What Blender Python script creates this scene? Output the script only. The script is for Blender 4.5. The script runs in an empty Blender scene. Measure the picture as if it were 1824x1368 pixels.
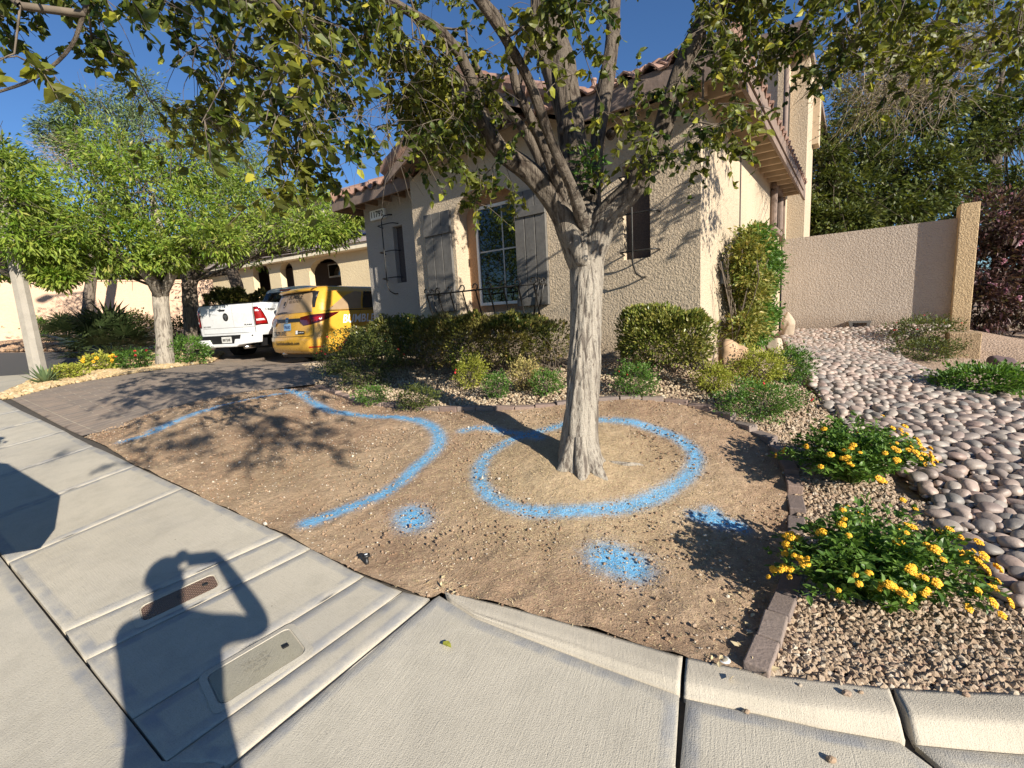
import bpy, math, random
import numpy as np
from mathutils import Vector, Matrix, noise as mnoise
from mathutils.geometry import delaunay_2d_cdt
R = math.radians
random.seed(7); rng = np.random.default_rng(11)
scene = bpy.context.scene
COL = scene.collection

# ------------------------------------------------------------------ camera
F, CX, CY, EYE = 820.0, 912.0, 684.0, 1.6
_down = np.array([313.0, -5467.0, -820.0]); _down /= np.linalg.norm(_down)
_up = -_down
_fw = np.array([0, 0, -1.0]); _fw = _fw - _fw.dot(_up)*_up; _fw /= np.linalg.norm(_fw)
_rt = np.cross(_fw, _up)
ROT = np.array([_rt, _fw, _up])                 # camera axes -> world
cam_d = bpy.data.cameras.new('camera'); cam = bpy.data.objects.new('camera', cam_d); COL.objects.link(cam)
cam_d.sensor_width = 36; cam_d.lens = F/1824*36; cam_d.clip_start = 0.02; cam_d.clip_end = 3000
M4 = Matrix([list(ROT[i])+[0] for i in range(3)]+[[0, 0, 0, 1]]); M4.translation = (0, 0, EYE)
cam.matrix_world = M4
scene.camera = cam
# ------------------------------------------------------------------ sun, sky, exposure
_anti = ROT @ np.array([352-CX, -(992-CY), -F]); _anti /= np.linalg.norm(_anti)
SUN = Vector(-_anti)                            # towards the sun
sun_el = math.asin(SUN.z); sun_az = math.atan2(SUN.x, SUN.y)
SHX = np.array([_anti[0], _anti[1]])/(-_anti[2])   # shadow offset per metre of height
w = bpy.data.worlds.new('World'); scene.world = w; w.use_nodes = True
nt = w.node_tree; nt.nodes.clear()
sky = nt.nodes.new('ShaderNodeTexSky'); sky.sky_type = 'NISHITA'; sky.sun_disc = False
sky.sun_elevation = sun_el+R(4); sky.sun_rotation = sun_az; sky.air_density = 1.0; sky.dust_density = 0.15; sky.ozone_density = 2.5; sky.altitude = 900
bg = nt.nodes.new('ShaderNodeBackground'); bg.inputs[1].default_value = 0.056
ow = nt.nodes.new('ShaderNodeOutputWorld')
tint = nt.nodes.new('ShaderNodeMix'); tint.data_type = 'RGBA'; tint.blend_type = 'MULTIPLY'; tint.inputs[0].default_value = 1; tint.inputs[7].default_value = (.72, 1.0, 1.30, 1)
nt.links.new(sky.outputs[0], tint.inputs[6]); nt.links.new(tint.outputs[2], bg.inputs[0]); nt.links.new(bg.outputs[0], ow.inputs[0])
sd = bpy.data.lights.new('sun', 'SUN'); sd.energy = 5.0; sd.angle = R(0.5); sd.color = (1, .92, .79)
so = bpy.data.objects.new('sun', sd); COL.objects.link(so); so.rotation_euler = SUN.to_track_quat('Z', 'Y').to_euler()
scene.view_settings.view_transform = 'Standard'; scene.view_settings.look = 'None'
scene.view_settings.exposure = 0.85; scene.view_settings.gamma = 1
scene.cycles.max_bounces = 6; scene.cycles.transparent_max_bounces = 6

# ------------------------------------------------------------------ helpers
def ray(px, py):
    d = ROT @ np.array([(px-CX)/F, -(py-CY)/F, -1.0]); return d
def P(px, py, depth):
    return np.array([0, 0, EYE]) + ray(px, py)*depth
def project(p):
    c = ROT.T @ (np.array(p)-np.array([0, 0, EYE])); return CX+F*c[0]/-c[2], CY-F*c[1]/-c[2], -c[2]
# terrain: thin plate spline through measured points (px, py, depth)
_ctrl = [(780,1060,2.22),(1400,1200,1.71),(912,1368,1.45),(300,1368,1.51),(0,990,2.76),(0,715,6.3),(150,775,4.75),
 (1035,835,3.3),(1090,637,5.94),(1247,650,5.25),(1450,588,10.3),(1690,580,9.0),(1715,640,7.6),(1824,1000,2.2),(1824,725,4.2),
 (1600,650,6.5),(1450,700,4.6),(1000,725,4.4),(735,730,4.9),(600,705,5.8),(440,645,11.5),(560,645,11.2),(300,652,9.8),
 (70,672,8.6),(0,650,11),(0,625,14),(100,600,17),(1800,600,9.3),(330,740,4.95),(1390,960,2.65),(1380,1100,2.05)]
_cw = [P(*c) for c in _ctrl] + [np.array(v, float) for v in
 [(-2,7.9,.93),(-3.5,9.5,.9),(-4,-3,-.3),(4,-3,-.3),(0,-1,-.08),(0,-6,-.4),(-12,0,.1),(14,0,.0),(20,12,1.0),(20,35,2.2),(-30,10,1.2),(-30,35,3.6),(0,40,3.6),(0,22,1.8),(-12,30,3.2),(8,20,1.3),(40,60,4),(-50,60,5)]]
_cw = np.array(_cw)
def _phi(r2):
    return np.where(r2 > 1e-12, r2*np.log(np.maximum(r2, 1e-12)), 0)
_n = len(_cw); _K = _phi(((_cw[:, None, :2]-_cw[None, :, :2])**2).sum(2)) + np.eye(_n)*0.02
_Pm = np.c_[np.ones(_n), _cw[:, :2]]
_A = np.block([[_K, _Pm], [_Pm.T, np.zeros((3, 3))]])
_sol = np.linalg.solve(_A, np.r_[_cw[:, 2], 0, 0, 0])
def TZ(xy):
    xy = np.atleast_2d(xy)
    r2 = ((xy[:, None, :]-_cw[None, :, :2])**2).sum(2)
    return _phi(r2) @ _sol[:_n] + _sol[_n] + xy @ _sol[_n+1:]
def tz(x, y): return float(TZ(np.array([[x, y]]))[0])
def G(px, py, off=0.0, tmax=60):
    d = ray(px, py); t = np.concatenate([np.linspace(.6, 8, 300), np.linspace(8.05, tmax, 500)])
    pts = np.array([0, 0, EYE]) + t[:, None]*d
    f = pts[:, 2] - TZ(pts[:, :2]) - off
    k = np.where(f < 0)[0]
    if len(k) == 0: return pts[-1]
    i = k[0]
    if i == 0: return pts[0]
    a = f[i-1]/(f[i-1]-f[i]); return pts[i-1]*(1-a)+pts[i]*a
def GP(lst, off=0.0): return [G(x, y, off) for x, y in lst]

# ------------------------------------------------------------------ materials
def nn(t, k, **kw):
    n = t.nodes.new(k)
    for a, b in kw.items(): setattr(n, a, b)
    return n
def newmat(name):
    m = bpy.data.materials.new(name); m.use_nodes = True; t = m.node_tree; b = t.nodes['Principled BSDF']
    return m, t, b
def ramp(t, stops, src):
    r = nn(t, 'ShaderNodeValToRGB'); e = r.color_ramp.elements
    while len(e) < len(stops): e.new(.5)
    for i, (p, c) in enumerate(stops):
        e[i].position = p; e[i].color = (*c, 1) if len(c) == 3 else c
    t.links.new(src, r.inputs[0]); return r.outputs[0]
def noise(t, co, scale, detail=4, rough=.55, dist=0):
    n = nn(t, 'ShaderNodeTexNoise'); n.inputs['Scale'].default_value = scale; n.inputs['Detail'].default_value = detail
    n.inputs['Roughness'].default_value = rough; n.inputs['Distortion'].default_value = dist
    t.links.new(co, n.inputs['Vector']); return n.outputs['Fac']
def pos(t): return nn(t, 'ShaderNodeNewGeometry').outputs['Position']
def mapping(t, co, sc=(1, 1, 1), rot=(0, 0, 0), loc=(0, 0, 0)):
    m = nn(t, 'ShaderNodeMapping'); m.inputs['Scale'].default_value = sc; m.inputs['Rotation'].default_value = rot; m.inputs['Location'].default_value = loc
    t.links.new(co, m.inputs[0]); return m.outputs[0]
def mix(t, fac, a, b, mode='MIX'):
    m = nn(t, 'ShaderNodeMix', data_type='RGBA', blend_type=mode)
    if isinstance(fac, (int, float)): m.inputs[0].default_value = fac
    else: t.links.new(fac, m.inputs[0])
    for s, v in ((6, a), (7, b)):
        if isinstance(v, tuple): m.inputs[s].default_value = (*v, 1)
        else: t.links.new(v, m.inputs[s])
    return m.outputs[2]
def math_(t, op, a, b=0.0, clamp=False):
    m = nn(t, 'ShaderNodeMath', operation=op, use_clamp=clamp)
    for i, v in enumerate((a, b)):
        if isinstance(v, (int, float)): m.inputs[i].default_value = v
        else: t.links.new(v, m.inputs[i])
    return m.outputs[0]
def bump(t, b, h, dist=.01, strength=1.0, prev=None):
    n = nn(t, 'ShaderNodeBump'); n.inputs['Distance'].default_value = dist; n.inputs['Strength'].default_value = strength
    t.links.new(h, n.inputs['Height'])
    if prev: t.links.new(prev, n.inputs['Normal'])
    if b: t.links.new(n.outputs[0], b.inputs['Normal'])
    return n.outputs[0]
def plain(name, c, rough=.6, metal=0, var=.12, scale=6, bmp=0, bscale=40, spec=.5, coat=0):
    m, t, b = newmat(name)
    co = nn(t, 'ShaderNodeTexCoord').outputs['Object']
    n = noise(t, co, scale, 5)
    lo = tuple(max(0, x*(1-var)) for x in c); hi = tuple(min(1, x*(1+var)) for x in c)
    t.links.new(ramp(t, [(.3, lo), (.7, hi)], n), b.inputs['Base Color'])
    b.inputs['Roughness'].default_value = rough; b.inputs['Metallic'].default_value = metal
    b.inputs['Specular IOR Level'].default_value = spec
    if coat: b.inputs['Coat Weight'].default_value = coat; b.inputs['Coat Roughness'].default_value = .05
    if bmp: bump(t, b, noise(t, co, bscale, 5), bmp)
    return m
def stucco(name, c, sc=40, d=.0055):
    m, t, b = newmat(name); p = pos(t)
    big = noise(t, p, .9, 4, .6); fine = noise(t, p, 60, 3)
    col = mix(t, big, tuple(x*.88 for x in c), tuple(min(1, x*1.08) for x in c))
    streak = noise(t, mapping(t, p, (3.5, 3.5, .25)), 1.3, 5, .6)
    col = mix(t, ramp(t, [(.5, (0, 0, 0)), (.8, (.22, .22, .22))], streak), col, tuple(x*.6 for x in c))
    col = mix(t, ramp(t, [(.35, (0, 0, 0)), (.75, (.3, .3, .3))], fine), col, tuple(x*.72 for x in c))
    sz_ = nn(t, 'ShaderNodeSeparateXYZ'); t.links.new(p, sz_.inputs[0]); spl = math_(t, 'ADD', sz_.outputs['Z'], math_(t, 'MULTIPLY', noise(t, p, 3.5, 5, .7), .45))
    col = mix(t, ramp(t, [(.0, (.5, .5, .5)), (1, (0, 0, 0))], math_(t, 'MULTIPLY', math_(t, 'SUBTRACT', spl, 1.12), 2.6, True)), col, (.26, .18, .12))
    blot = noise(t, mapping(t, p, (1, 1, 1), (0, 0, 0), (9, 3, 5)), .55, 5, .6)
    col = mix(t, ramp(t, [(.45, (0, 0, 0)), (.7, (.28, .28, .28))], blot), col, tuple(x*.66 for x in c))
    t.links.new(col, b.inputs['Base Color']); b.inputs['Roughness'].default_value = .93; b.inputs['Specular IOR Level'].default_value = .15
    h = ramp(t, [(.38, (0, 0, 0)), (.62, (1, 1, 1))], noise(t, p, sc, 3, .5, .6))
    n1 = bump(t, None, h, d); bump(t, b, noise(t, p, 90, 3), .004, 1, n1)
    return m
def leafmat(name, stops, transl=.35, rough=.45, hue_noise=True):
    m, t, b = newmat(name)
    g = nn(t, 'ShaderNodeNewGeometry'); oi = nn(t, 'ShaderNodeObjectInfo')
    f = math_(t, 'FRACT', math_(t, 'ADD', g.outputs['Random Per Island'], oi.outputs['Random']))
    c = ramp(t, stops, f)
    cl = noise(t, g.outputs['Position'], 2.5, 3)
    c = mix(t, ramp(t, [(.35, (.0, .0, .0)), (.7, (.35, .35, .35))], cl), c, ramp(t, [(0, stops[-1][1]), (1, stops[-1][1])], f))
    t.links.new(c, b.inputs['Base Color']); b.inputs['Roughness'].default_value = rough; b.inputs['Specular IOR Level'].default_value = .35
    tr = nn(t, 'ShaderNodeBsdfTranslucent'); ms = nn(t, 'ShaderNodeMixShader'); ms.inputs[0].default_value = transl
    tc = mix(t, 1.0, c, (1.0, 1.0, .45), 'MULTIPLY'); t.links.new(tc, tr.inputs[0])
    o = t.nodes['Material Output']; t.links.new(b.outputs[0], ms.inputs[1]); t.links.new(tr.outputs[0], ms.inputs[2]); t.links.new(ms.outputs[0], o.inputs[0])
    return m
def rockmat(name, stops, rough=.75, sc=30, spec=.4):
    m, t, b = newmat(name)
    g = nn(t, 'ShaderNodeNewGeometry'); oi = nn(t, 'ShaderNodeObjectInfo')
    f = math_(t, 'FRACT', math_(t, 'ADD', g.outputs['Random Per Island'], math_(t, 'MULTIPLY', oi.outputs['Random'], 7.3)))
    c = ramp(t, stops, f)
    co = nn(t, 'ShaderNodeTexCoord').outputs['Object']
    n = noise(t, g.outputs['Position'], sc, 5, .65)
    c = mix(t, ramp(t, [(.35, (.45, .45, .45)), (.7, (0, 0, 0))], n), c, mix(t, .5, c, (.04, .035, .03)))
    t.links.new(c, b.inputs['Base Color']); b.inputs['Roughness'].default_value = rough; b.inputs['Specular IOR Level'].default_value = spec
    bump(t, b, noise(t, g.outputs['Position'], sc*2.5, 4), .003)
    return m

# ------------------------------------------------------------------ mesh tools
def tag(o, label=None, cat=None, group=None, kind=None):
    if label: o['label'] = label
    if cat: o['category'] = cat
    if group: o['group'] = group
    if kind: o['kind'] = kind
    return o
def empty(name, loc, rz=0, parent=None):
    o = bpy.data.objects.new(name, None); COL.objects.link(o); o.empty_display_size = .2
    o.location = loc; o.rotation_euler = (0, 0, rz); o.parent = parent; return o
def link_mesh(name, me, parent=None):
    o = bpy.data.objects.new(name, me); COL.objects.link(o)
    if parent is not None: o.parent = parent
    return o
def np_mesh(name, V, Fc, mats, parent=None, smooth=False, midx=None):
    """V (n,3); Fc (m,k) array or list of arrays"""
    V = np.asarray(V, np.float32); me = bpy.data.meshes.new(name)
    Fl = Fc if isinstance(Fc, list) else [Fc]
    Fl = [np.asarray(f, np.int32) for f in Fl if len(f)]
    me.vertices.add(len(V)); me.vertices.foreach_set('co', V.ravel())
    loops = np.concatenate([f.ravel() for f in Fl]); sizes = np.concatenate([np.full(len(f), f.shape[1], np.int32) for f in Fl])
    me.loops.add(len(loops)); me.loops.foreach_set('vertex_index', loops)
    st = np.concatenate([[0], np.cumsum(sizes)[:-1]]).astype(np.int32)
    me.polygons.add(len(sizes)); me.polygons.foreach_set('loop_start', st)
    try: me.polygons.foreach_set('loop_total', sizes)
    except Exception: pass
    if midx is not None: me.polygons.foreach_set('material_index', np.asarray(midx, np.int32))
    me.polygons.foreach_set('use_smooth', np.full(len(sizes), smooth, bool))
    for m in (mats if isinstance(mats, (list, tuple)) else [mats]): me.materials.append(m)
    me.update(calc_edges=True); me.validate()
    return link_mesh(name, me, parent)
class MB:
    def __init__(s): s.v = []; s.f = []; s.m = []; s.mi = 0; s.sm = []; s.smooth = False
    def add(s, vs, fs):
        o = len(s.v); s.v += [tuple(float(c) for c in v) for v in vs]
        for f in fs: s.f.append([i+o for i in f]); s.m.append(s.mi); s.sm.append(s.smooth)
    def obox(s, c, ax, ay, az):
        """centre and three half-axis vectors"""
        c, ax, ay, az = map(np.array, (c, ax, ay, az)); vs = []
        for k in (-1, 1):
            for j in (-1, 1):
                for i in (-1, 1): vs.append(c+ax*i+ay*j+az*k)
        s.add(vs, [(0, 2, 3, 1), (4, 5, 7, 6), (0, 1, 5, 4), (2, 6, 7, 3), (0, 4, 6, 2), (1, 3, 7, 5)])
    def box(s, x0, x1, y0, y1, z0, z1):
        s.obox(((x0+x1)/2, (y0+y1)/2, (z0+z1)/2), ((x1-x0)/2, 0, 0), (0, (y1-y0)/2, 0), (0, 0, (z1-z0)/2))
    def tube(s, pts, rad, n=8, cap=True, flat=None):
        pts = [np.array(p, float) for p in pts]; k = len(pts)
        if np.isscalar(rad): rad = [rad]*k
        prev = None; rings = []
        for i in range(k):
            t = pts[min(i+1, k-1)]-pts[max(i-1, 0)]; t = t/(np.linalg.norm(t)+1e-9)
            if prev is None:
                a = np.array([0, 0, 1.0]) if abs(t[2]) < .9 else np.array([1.0, 0, 0]); u = np.cross(t, a)
            else: u = prev - prev.dot(t)*t
            u /= np.linalg.norm(u)+1e-9; prev = u; vv = np.cross(t, u)
            rings.append([pts[i]+rad[i]*(math.cos(2*math.pi*j/n)*u+math.sin(2*math.pi*j/n)*vv*(flat or 1)) for j in range(n)])
        vs = [p for r in rings for p in r]; fs = []
        for i in range(k-1):
            for j in range(n): fs.append((i*n+j, i*n+(j+1) % n, (i+1)*n+(j+1) % n, (i+1)*n+j))
        if cap: fs.append(tuple(range(n-1, -1, -1))); fs.append(tuple((k-1)*n+j for j in range(n)))
        sv = s.smooth; s.smooth = True; s.add(vs, fs); s.smooth = sv
    def prism(s, poly, d):
        """poly list of 3d points, extruded by vector d"""
        n = len(poly); a = [np.array(p, float) for p in poly]; b = [p+np.array(d) for p in a]
        s.add(a+b, [tuple(range(n-1, -1, -1)), tuple(range(n, 2*n))]+[(i, (i+1) % n, n+(i+1) % n, n+i) for i in range(n)])
    def build(s, name, mats, parent=None, bevel=0, seg=2):
        me = bpy.data.meshes.new(name); me.from_pydata(s.v, [], s.f)
        for m in (mats if isinstance(mats, (list, tuple)) else [mats]): me.materials.append(m)
        me.polygons.foreach_set('material_index', s.m); me.polygons.foreach_set('use_smooth', s.sm); me.update()
        import bmesh
        bm = bmesh.new(); bm.from_mesh(me); bmesh.ops.recalc_face_normals(bm, faces=bm.faces); bm.to_mesh(me); bm.free()
        o = link_mesh(name, me, parent)
        if bevel:
            b = o.modifiers.new('b', 'BEVEL'); b.width = bevel; b.segments = seg; b.limit_method = 'ANGLE'; b.angle_limit = R(40)
        return o
def inpoly(pts, poly):
    pts = np.atleast_2d(pts); x, y = pts[:, 0], pts[:, 1]; ins = np.zeros(len(pts), bool); n = len(poly)
    for i in range(n):
        x1, y1 = poly[i][0], poly[i][1]; x2, y2 = poly[(i+1) % n][0], poly[(i+1) % n][1]
        c = ((y1 > y) != (y2 > y)) & (x < (x2-x1)*(y-y1)/((y2-y1) if y2 != y1 else 1e-9)+x1); ins ^= c
    return ins
def resample(poly, step, closed=True):
    out = []; n = len(poly)
    for i in range(n if closed else n-1):
        a = np.array(poly[i][:2], float); b = np.array(poly[(i+1) % n][:2], float); L = np.linalg.norm(b-a); k = max(1, int(round(L/step)))
        for j in range(k): out.append(a+(b-a)*j/k)
    if not closed: out.append(np.array(poly[-1][:2], float))
    return out
def smooth_line(pts, it=2, closed=False):
    pts = [np.array(p, float) for p in pts]
    for _ in range(it):
        q = [] if closed else [pts[0]]
        n = len(pts)
        for i in range(n if closed else n-1):
            a, b = pts[i], pts[(i+1) % n]; q += [a*.75+b*.25, a*.25+b*.75]
        if not closed: q.append(pts[-1])
        pts = q
    return pts
def cdt(outer, holes=(), step=.1, inner=True):
    """triangulate polygon (2d) with interior grid points"""
    V = [Vector(p) for p in outer]; E = [(i, (i+1) % len(outer)) for i in range(len(outer))]
    for h in holes:
        o = len(V); V += [Vector(p) for p in h]; E += [(o+i, o+(i+1) % len(h)) for i in range(len(h))]
    if inner:
        a = np.array(outer); x0, y0 = a.min(0); x1, y1 = a.max(0)
        gx, gy = np.meshgrid(np.arange(x0+step/2, x1, step), np.arange(y0+step/2, y1, step))
        g = np.c_[gx.ravel(), gy.ravel()]; g = g+rng.uniform(-.22, .22, g.shape)*step
        k = inpoly(g, outer)
        for h in holes: k &= ~inpoly(g, h)
        g = g[k]
        V += [Vector(p) for p in g]
    r = delaunay_2d_cdt(V, E, [], 0, 1e-5)
    VV = np.array([tuple(v) for v in r[0]]); FF = np.array([tuple(f) for f in r[2] if len(f) == 3], np.int32)
    c = VV[FF].mean(1); k = inpoly(c, outer)
    for h in holes: k &= ~inpoly(c, h)
    FF = FF[k]
    a, b, d = VV[FF[:, 0]], VV[FF[:, 1]], VV[FF[:, 2]]
    cr = (b[:, 0]-a[:, 0])*(d[:, 1]-a[:, 1])-(b[:, 1]-a[:, 1])*(d[:, 0]-a[:, 0])
    FF[cr < 0] = FF[cr < 0][:, ::-1]
    return VV, FF
def sheet(name, poly, step, off, mat, zf=None, parent=None, skirt=0, smooth=True, holes=()):
    out = [tuple(p) for p in resample(poly, step)]
    VV, FF = cdt(out, [[tuple(q) for q in resample(h, step)] for h in holes], step)
    z = TZ(VV)+off
    if zf is not None: z = z+zf(VV)
    V3 = np.c_[VV, z]; Fs = [FF]
    o = np_mesh(name, V3, Fs, mat, parent, smooth)
    if skirt:
        import bmesh
        bm = bmesh.new(); bm.from_mesh(o.data)
        be = [e for e in bm.edges if e.is_boundary]
        r = bmesh.ops.extrude_edge_only(bm, edges=be)
        for v in [g for g in r['geom'] if isinstance(g, bmesh.types.BMVert)]: v.co.z -= skirt
        for f in [g for g in r['geom'] if isinstance(g, bmesh.types.BMFace)]: f.smooth = False
        bm.to_mesh(o.data); bm.free()
    return o
def fbm(xy, sc, oct=3, seed=0):
    out = np.zeros(len(xy)); a = 1
    for k in range(oct):
        f = sc*2**k
        out += a*np.array([mnoise.noise((x*f+seed, y*f-seed, seed*.37+k)) for x, y in xy]); a *= .5
    return out
def scatter(tv, tf, pos_, Rm, sc):
    """instances of a template merged into one array; Rm (n,3,3), sc (n,) or (n,3)"""
    tv = np.asarray(tv, float); tf = np.asarray(tf, np.int32); n = len(pos_)
    sc = np.asarray(sc, float)
    if sc.ndim == 1: sc = np.repeat(sc[:, None], 3, 1)
    loc = tv[None]*sc[:, None, :]
    V = np.einsum('nij,nkj->nki', Rm, loc)+np.asarray(pos_)[:, None, :]
    Fq = tf[None]+(np.arange(n)*len(tv))[:, None, None]
    return V.reshape(-1, 3), Fq.reshape(-1, tf.shape[1])
def rots(n, dirs=None, spread=1.0):
    """frames whose local y runs along dirs + random, z is random normal"""
    d = rng.normal(size=(n, 3))
    if dirs is not None: d = np.asarray(dirs)+d*spread
    d /= np.linalg.norm(d, axis=1)[:, None]+1e-9
    u = rng.normal(size=(n, 3)); u -= (u*d).sum(1)[:, None]*d; u /= np.linalg.norm(u, axis=1)[:, None]+1e-9
    x = np.cross(d, u); return np.stack([x, d, u], 2)
def rots_up(n, dirs, spread=.4, nspread=.6):
    """leaves with normals near up and tips along dirs"""
    d = np.asarray(dirs)+rng.normal(size=(n, 3))*spread; d /= np.linalg.norm(d, axis=1)[:, None]+1e-9
    u = np.array([0, 0, 1.0])+rng.normal(size=(n, 3))*nspread; u -= (u*d).sum(1)[:, None]*d; u /= np.linalg.norm(u, axis=1)[:, None]+1e-9
    return np.stack([np.cross(d, u), d, u], 2)
LEAF_HEART = ([(0, 0, 0), (.30, .30, .05), (.20, .72, .03), (0, 1, -.12), (-.20, .72, .03), (-.30, .30, .05), (0, .45, -.04)],
              [(0, 1, 6), (1, 2, 6), (2, 3, 6), (3, 4, 6), (4, 5, 6), (5, 0, 6)])
LEAF_SLIM = ([(0, 0, 0), (.16, .45, .03), (0, 1, -.1), (-.16, .45, .03)], [(0, 1, 2), (0, 2, 3)])
LEAF_OVAL = ([(0, 0, 0), (.26, .4, .05), (0, 1, -.03), (-.26, .4, .05)], [(0, 1, 2), (0, 2, 3)])
_ico = None
def ico(sub=1):
    import bmesh
    bm = bmesh.new(); bmesh.ops.create_icosphere(bm, subdivisions=sub, radius=1.0)
    bm.verts.ensure_lookup_table(); v = np.array([tuple(x.co) for x in bm.verts]); f = np.array([[q.index for q in p.verts] for p in bm.faces], np.int32); bm.free()
    return v, f
def rand_rz(n, tilt=.2):
    a = rng.uniform(0, 2*math.pi, n); ca, sa = np.cos(a), np.sin(a); Z = np.zeros(n); O = np.ones(n)
    M = np.stack([np.stack([ca, -sa, Z], 1), np.stack([sa, ca, Z], 1), np.stack([Z, Z, O], 1)], 1)
    b = rng.normal(0, tilt, n); cb, sb = np.cos(b), np.sin(b)
    T = np.stack([np.stack([O, Z, Z], 1), np.stack([Z, cb, -sb], 1), np.stack([Z, sb, cb], 1)], 1)
    return np.einsum('nij,njk->nik', M, T)
# ================================================================== house frame
AX = P(1247, 645, 5.3)[:2]; EU = np.array([-0.80086, 0.59885]); EV = np.array([0.59887, 0.80084]); ZB = .93
RZ = math.atan2(-EU[1], -EU[0])
def LW(x, y): return AX - EU*x + EV*y
def WL(p): d = np.array(p[:2])-AX; return -(d@EU), d@EV
def PL(px, py, yl):
    """pixel -> local x, world z on the plane local y = yl"""
    d = ray(px, py); t = (yl+(AX@EV))/(d[:2]@EV); p = np.array([0, 0, EYE])+d*t
    return -((p[:2]-AX)@EU), p[2]

# ================================================================== materials
M = {}
def concrete(name, c, broom_rot, dark=.55, broom=1.0):
    m, t, b = newmat(name); p = pos(t)
    big = noise(t, p, .8, 5, .6); mid = noise(t, p, 7, 5, .7); fine = noise(t, p, 260, 2, .6)
    col = mix(t, ramp(t, [(.3, (0, 0, 0)), (.7, (1, 1, 1))], big), tuple(x*.9 for x in c), tuple(min(1, x*1.08) for x in c))
    col = mix(t, ramp(t, [(.3, (.28, .28, .28)), (.55, (0, 0, 0))], mid), col, tuple(x*dark for x in c))
    col = mix(t, ramp(t, [(.3, (.45, .45, .45)), (.5, (0, 0, 0)), (.72, (0, 0, 0)), (.8, (.2, .2, .2))], fine), col, tuple(x*.45 for x in c))
    st = noise(t, mapping(t, p, (1, 1, 1), (0, 0, 0), (3.1, 7.7, 0)), 1.3, 7, .65, .25)
    col = mix(t, ramp(t, [(.52, (0, 0, 0)), (.74, (.38, .38, .38))], st), col, (.24, .235, .235))
    v = nn(t, 'ShaderNodeTexVoronoi'); v.inputs['Scale'].default_value = 5.5; t.links.new(p, v.inputs['Vector'])
    col = mix(t, ramp(t, [(.012, (.75, .75, .75)), (.03, (0, 0, 0))], v.outputs['Distance']), col, (.06, .06, .055))
    ea = nn(t, 'ShaderNodeAttribute'); ea.attribute_name = 'edge'; ek = math_(t, 'MULTIPLY', ea.outputs['Fac'], ramp(t, [(.35, (.1, .1, .1)), (.65, (.75, .75, .75))], noise(t, p, 9, 4, .6)))
    col = mix(t, ek, col, (.235, .245, .265))
    t.links.new(col, b.inputs['Base Color']); b.inputs['Roughness'].default_value = .88; b.inputs['Specular IOR Level'].default_value = .2
    br = noise(t, mapping(t, mapping(t, p, (1, 1, 1), (0, 0, broom_rot)), (180*broom, 9, 1)), 1, 3, .6)
    a = nn(t, 'ShaderNodeAttribute'); a.attribute_name = 'edge'
    n1 = bump(t, None, br, .0017, .9); bump(t, b, fine, .003, .8, n1)
    return m
SWA = math.atan2(-.555, .832)
M['walk'] = concrete('sidewalk_concrete', (.50, .455, .37), -SWA+R(90))
M['ramp'] = concrete('gutter_concrete', (.49, .45, .37), R(25), broom=.8)
M['kerb'] = concrete('kerb_concrete', (.50, .45, .365), R(10), .6, .5)
M['joint'] = plain('joint_dirt', (.07, .06, .05), .95, bmp=.004)
M['road'] = plain('asphalt', (.075, .072, .07), .9, var=.35, scale=60, bmp=.006, bscale=150)
M['stucco'] = stucco('tan_stucco', (.54, .44, .32))
M['stucco_wing'] = stucco('grey_beige_stucco', (.42, .385, .34))
M['stucco_in'] = stucco('brown_stucco', (.42, .26, .155))
M['stucco_fence'] = stucco('fence_stucco', (.475, .40, .33), 34, .008)
M['stucco_pillar'] = stucco('pillar_stucco', (.58, .43, .255), 38, .010)
M['fascia'] = plain('painted_fascia_wood', (.20, .145, .115), .75, var=.2, scale=9, bmp=.004, bscale=30)
M['soffit'] = plain('soffit_paint', (.50, .385, .26), .85, var=.12, scale=8)
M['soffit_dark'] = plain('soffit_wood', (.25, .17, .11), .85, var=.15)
M['shutter'] = plain('shutter_paint', (.125, .118, .108), .62, var=.16, scale=14, bmp=.003, bscale=60)
M['white'] = plain('white_vinyl', (.78, .78, .75), .4, var=.03)
M['iron'] = plain('black_iron', (.03, .028, .026), .42, var=.4, scale=30, metal=.3)
M['black'] = plain('black_plastic', (.012, .012, .013), .45, var=.2)
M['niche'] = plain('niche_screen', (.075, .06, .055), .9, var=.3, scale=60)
def tilemat():
    m, t, b = newmat('clay_roof_tile'); co = nn(t, 'ShaderNodeTexCoord').outputs['Object']
    v = nn(t, 'ShaderNodeTexVoronoi'); v.inputs['Scale'].default_value = 1; t.links.new(mapping(t, co, (3.6, 3.6, 3.0)), v.inputs['Vector'])
    c = ramp(t, [(0, (.20, .105, .075)), (.4, (.30, .17, .12)), (.75, (.36, .22, .165)), (1, (.24, .14, .11))], v.outputs['Color'])
    c = mix(t, ramp(t, [(.35, (.5, .5, .5)), (.65, (0, 0, 0))], noise(t, co, 9, 6, .7)), c, (.13, .09, .075))
    t.links.new(c, b.inputs['Base Color']); b.inputs['Roughness'].default_value = .85; bump(t, b, noise(t, co, 60, 4), .005); return m
M['tile'] = tilemat()
def glassmat(name='window_glass', c=(.006, .008, .008)):
    m, t, b = newmat(name); b.inputs['Base Color'].default_value = (*c, 1); b.inputs['Roughness'].default_value = .015
    b.inputs['Specular IOR Level'].default_value = 1.0; b.inputs['IOR'].default_value = 1.5
    bump(t, b, noise(t, pos(t), 1.2, 1), .0006); return m
M['glass'] = glassmat()
M['cobble'] = rockmat('river_rock', [(0, (.22, .20, .18)), (.15, (.40, .34, .285)), (.3, (.33, .235, .195)), (.42, (.20, .19, .175)), (.55, (.48, .405, .34)), (.68, (.39, .285, .23)), (.8, (.25, .215, .19)), (.92, (.40, .31, .255)), (1, (.47, .36, .295))], .55, 14, .5)
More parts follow.
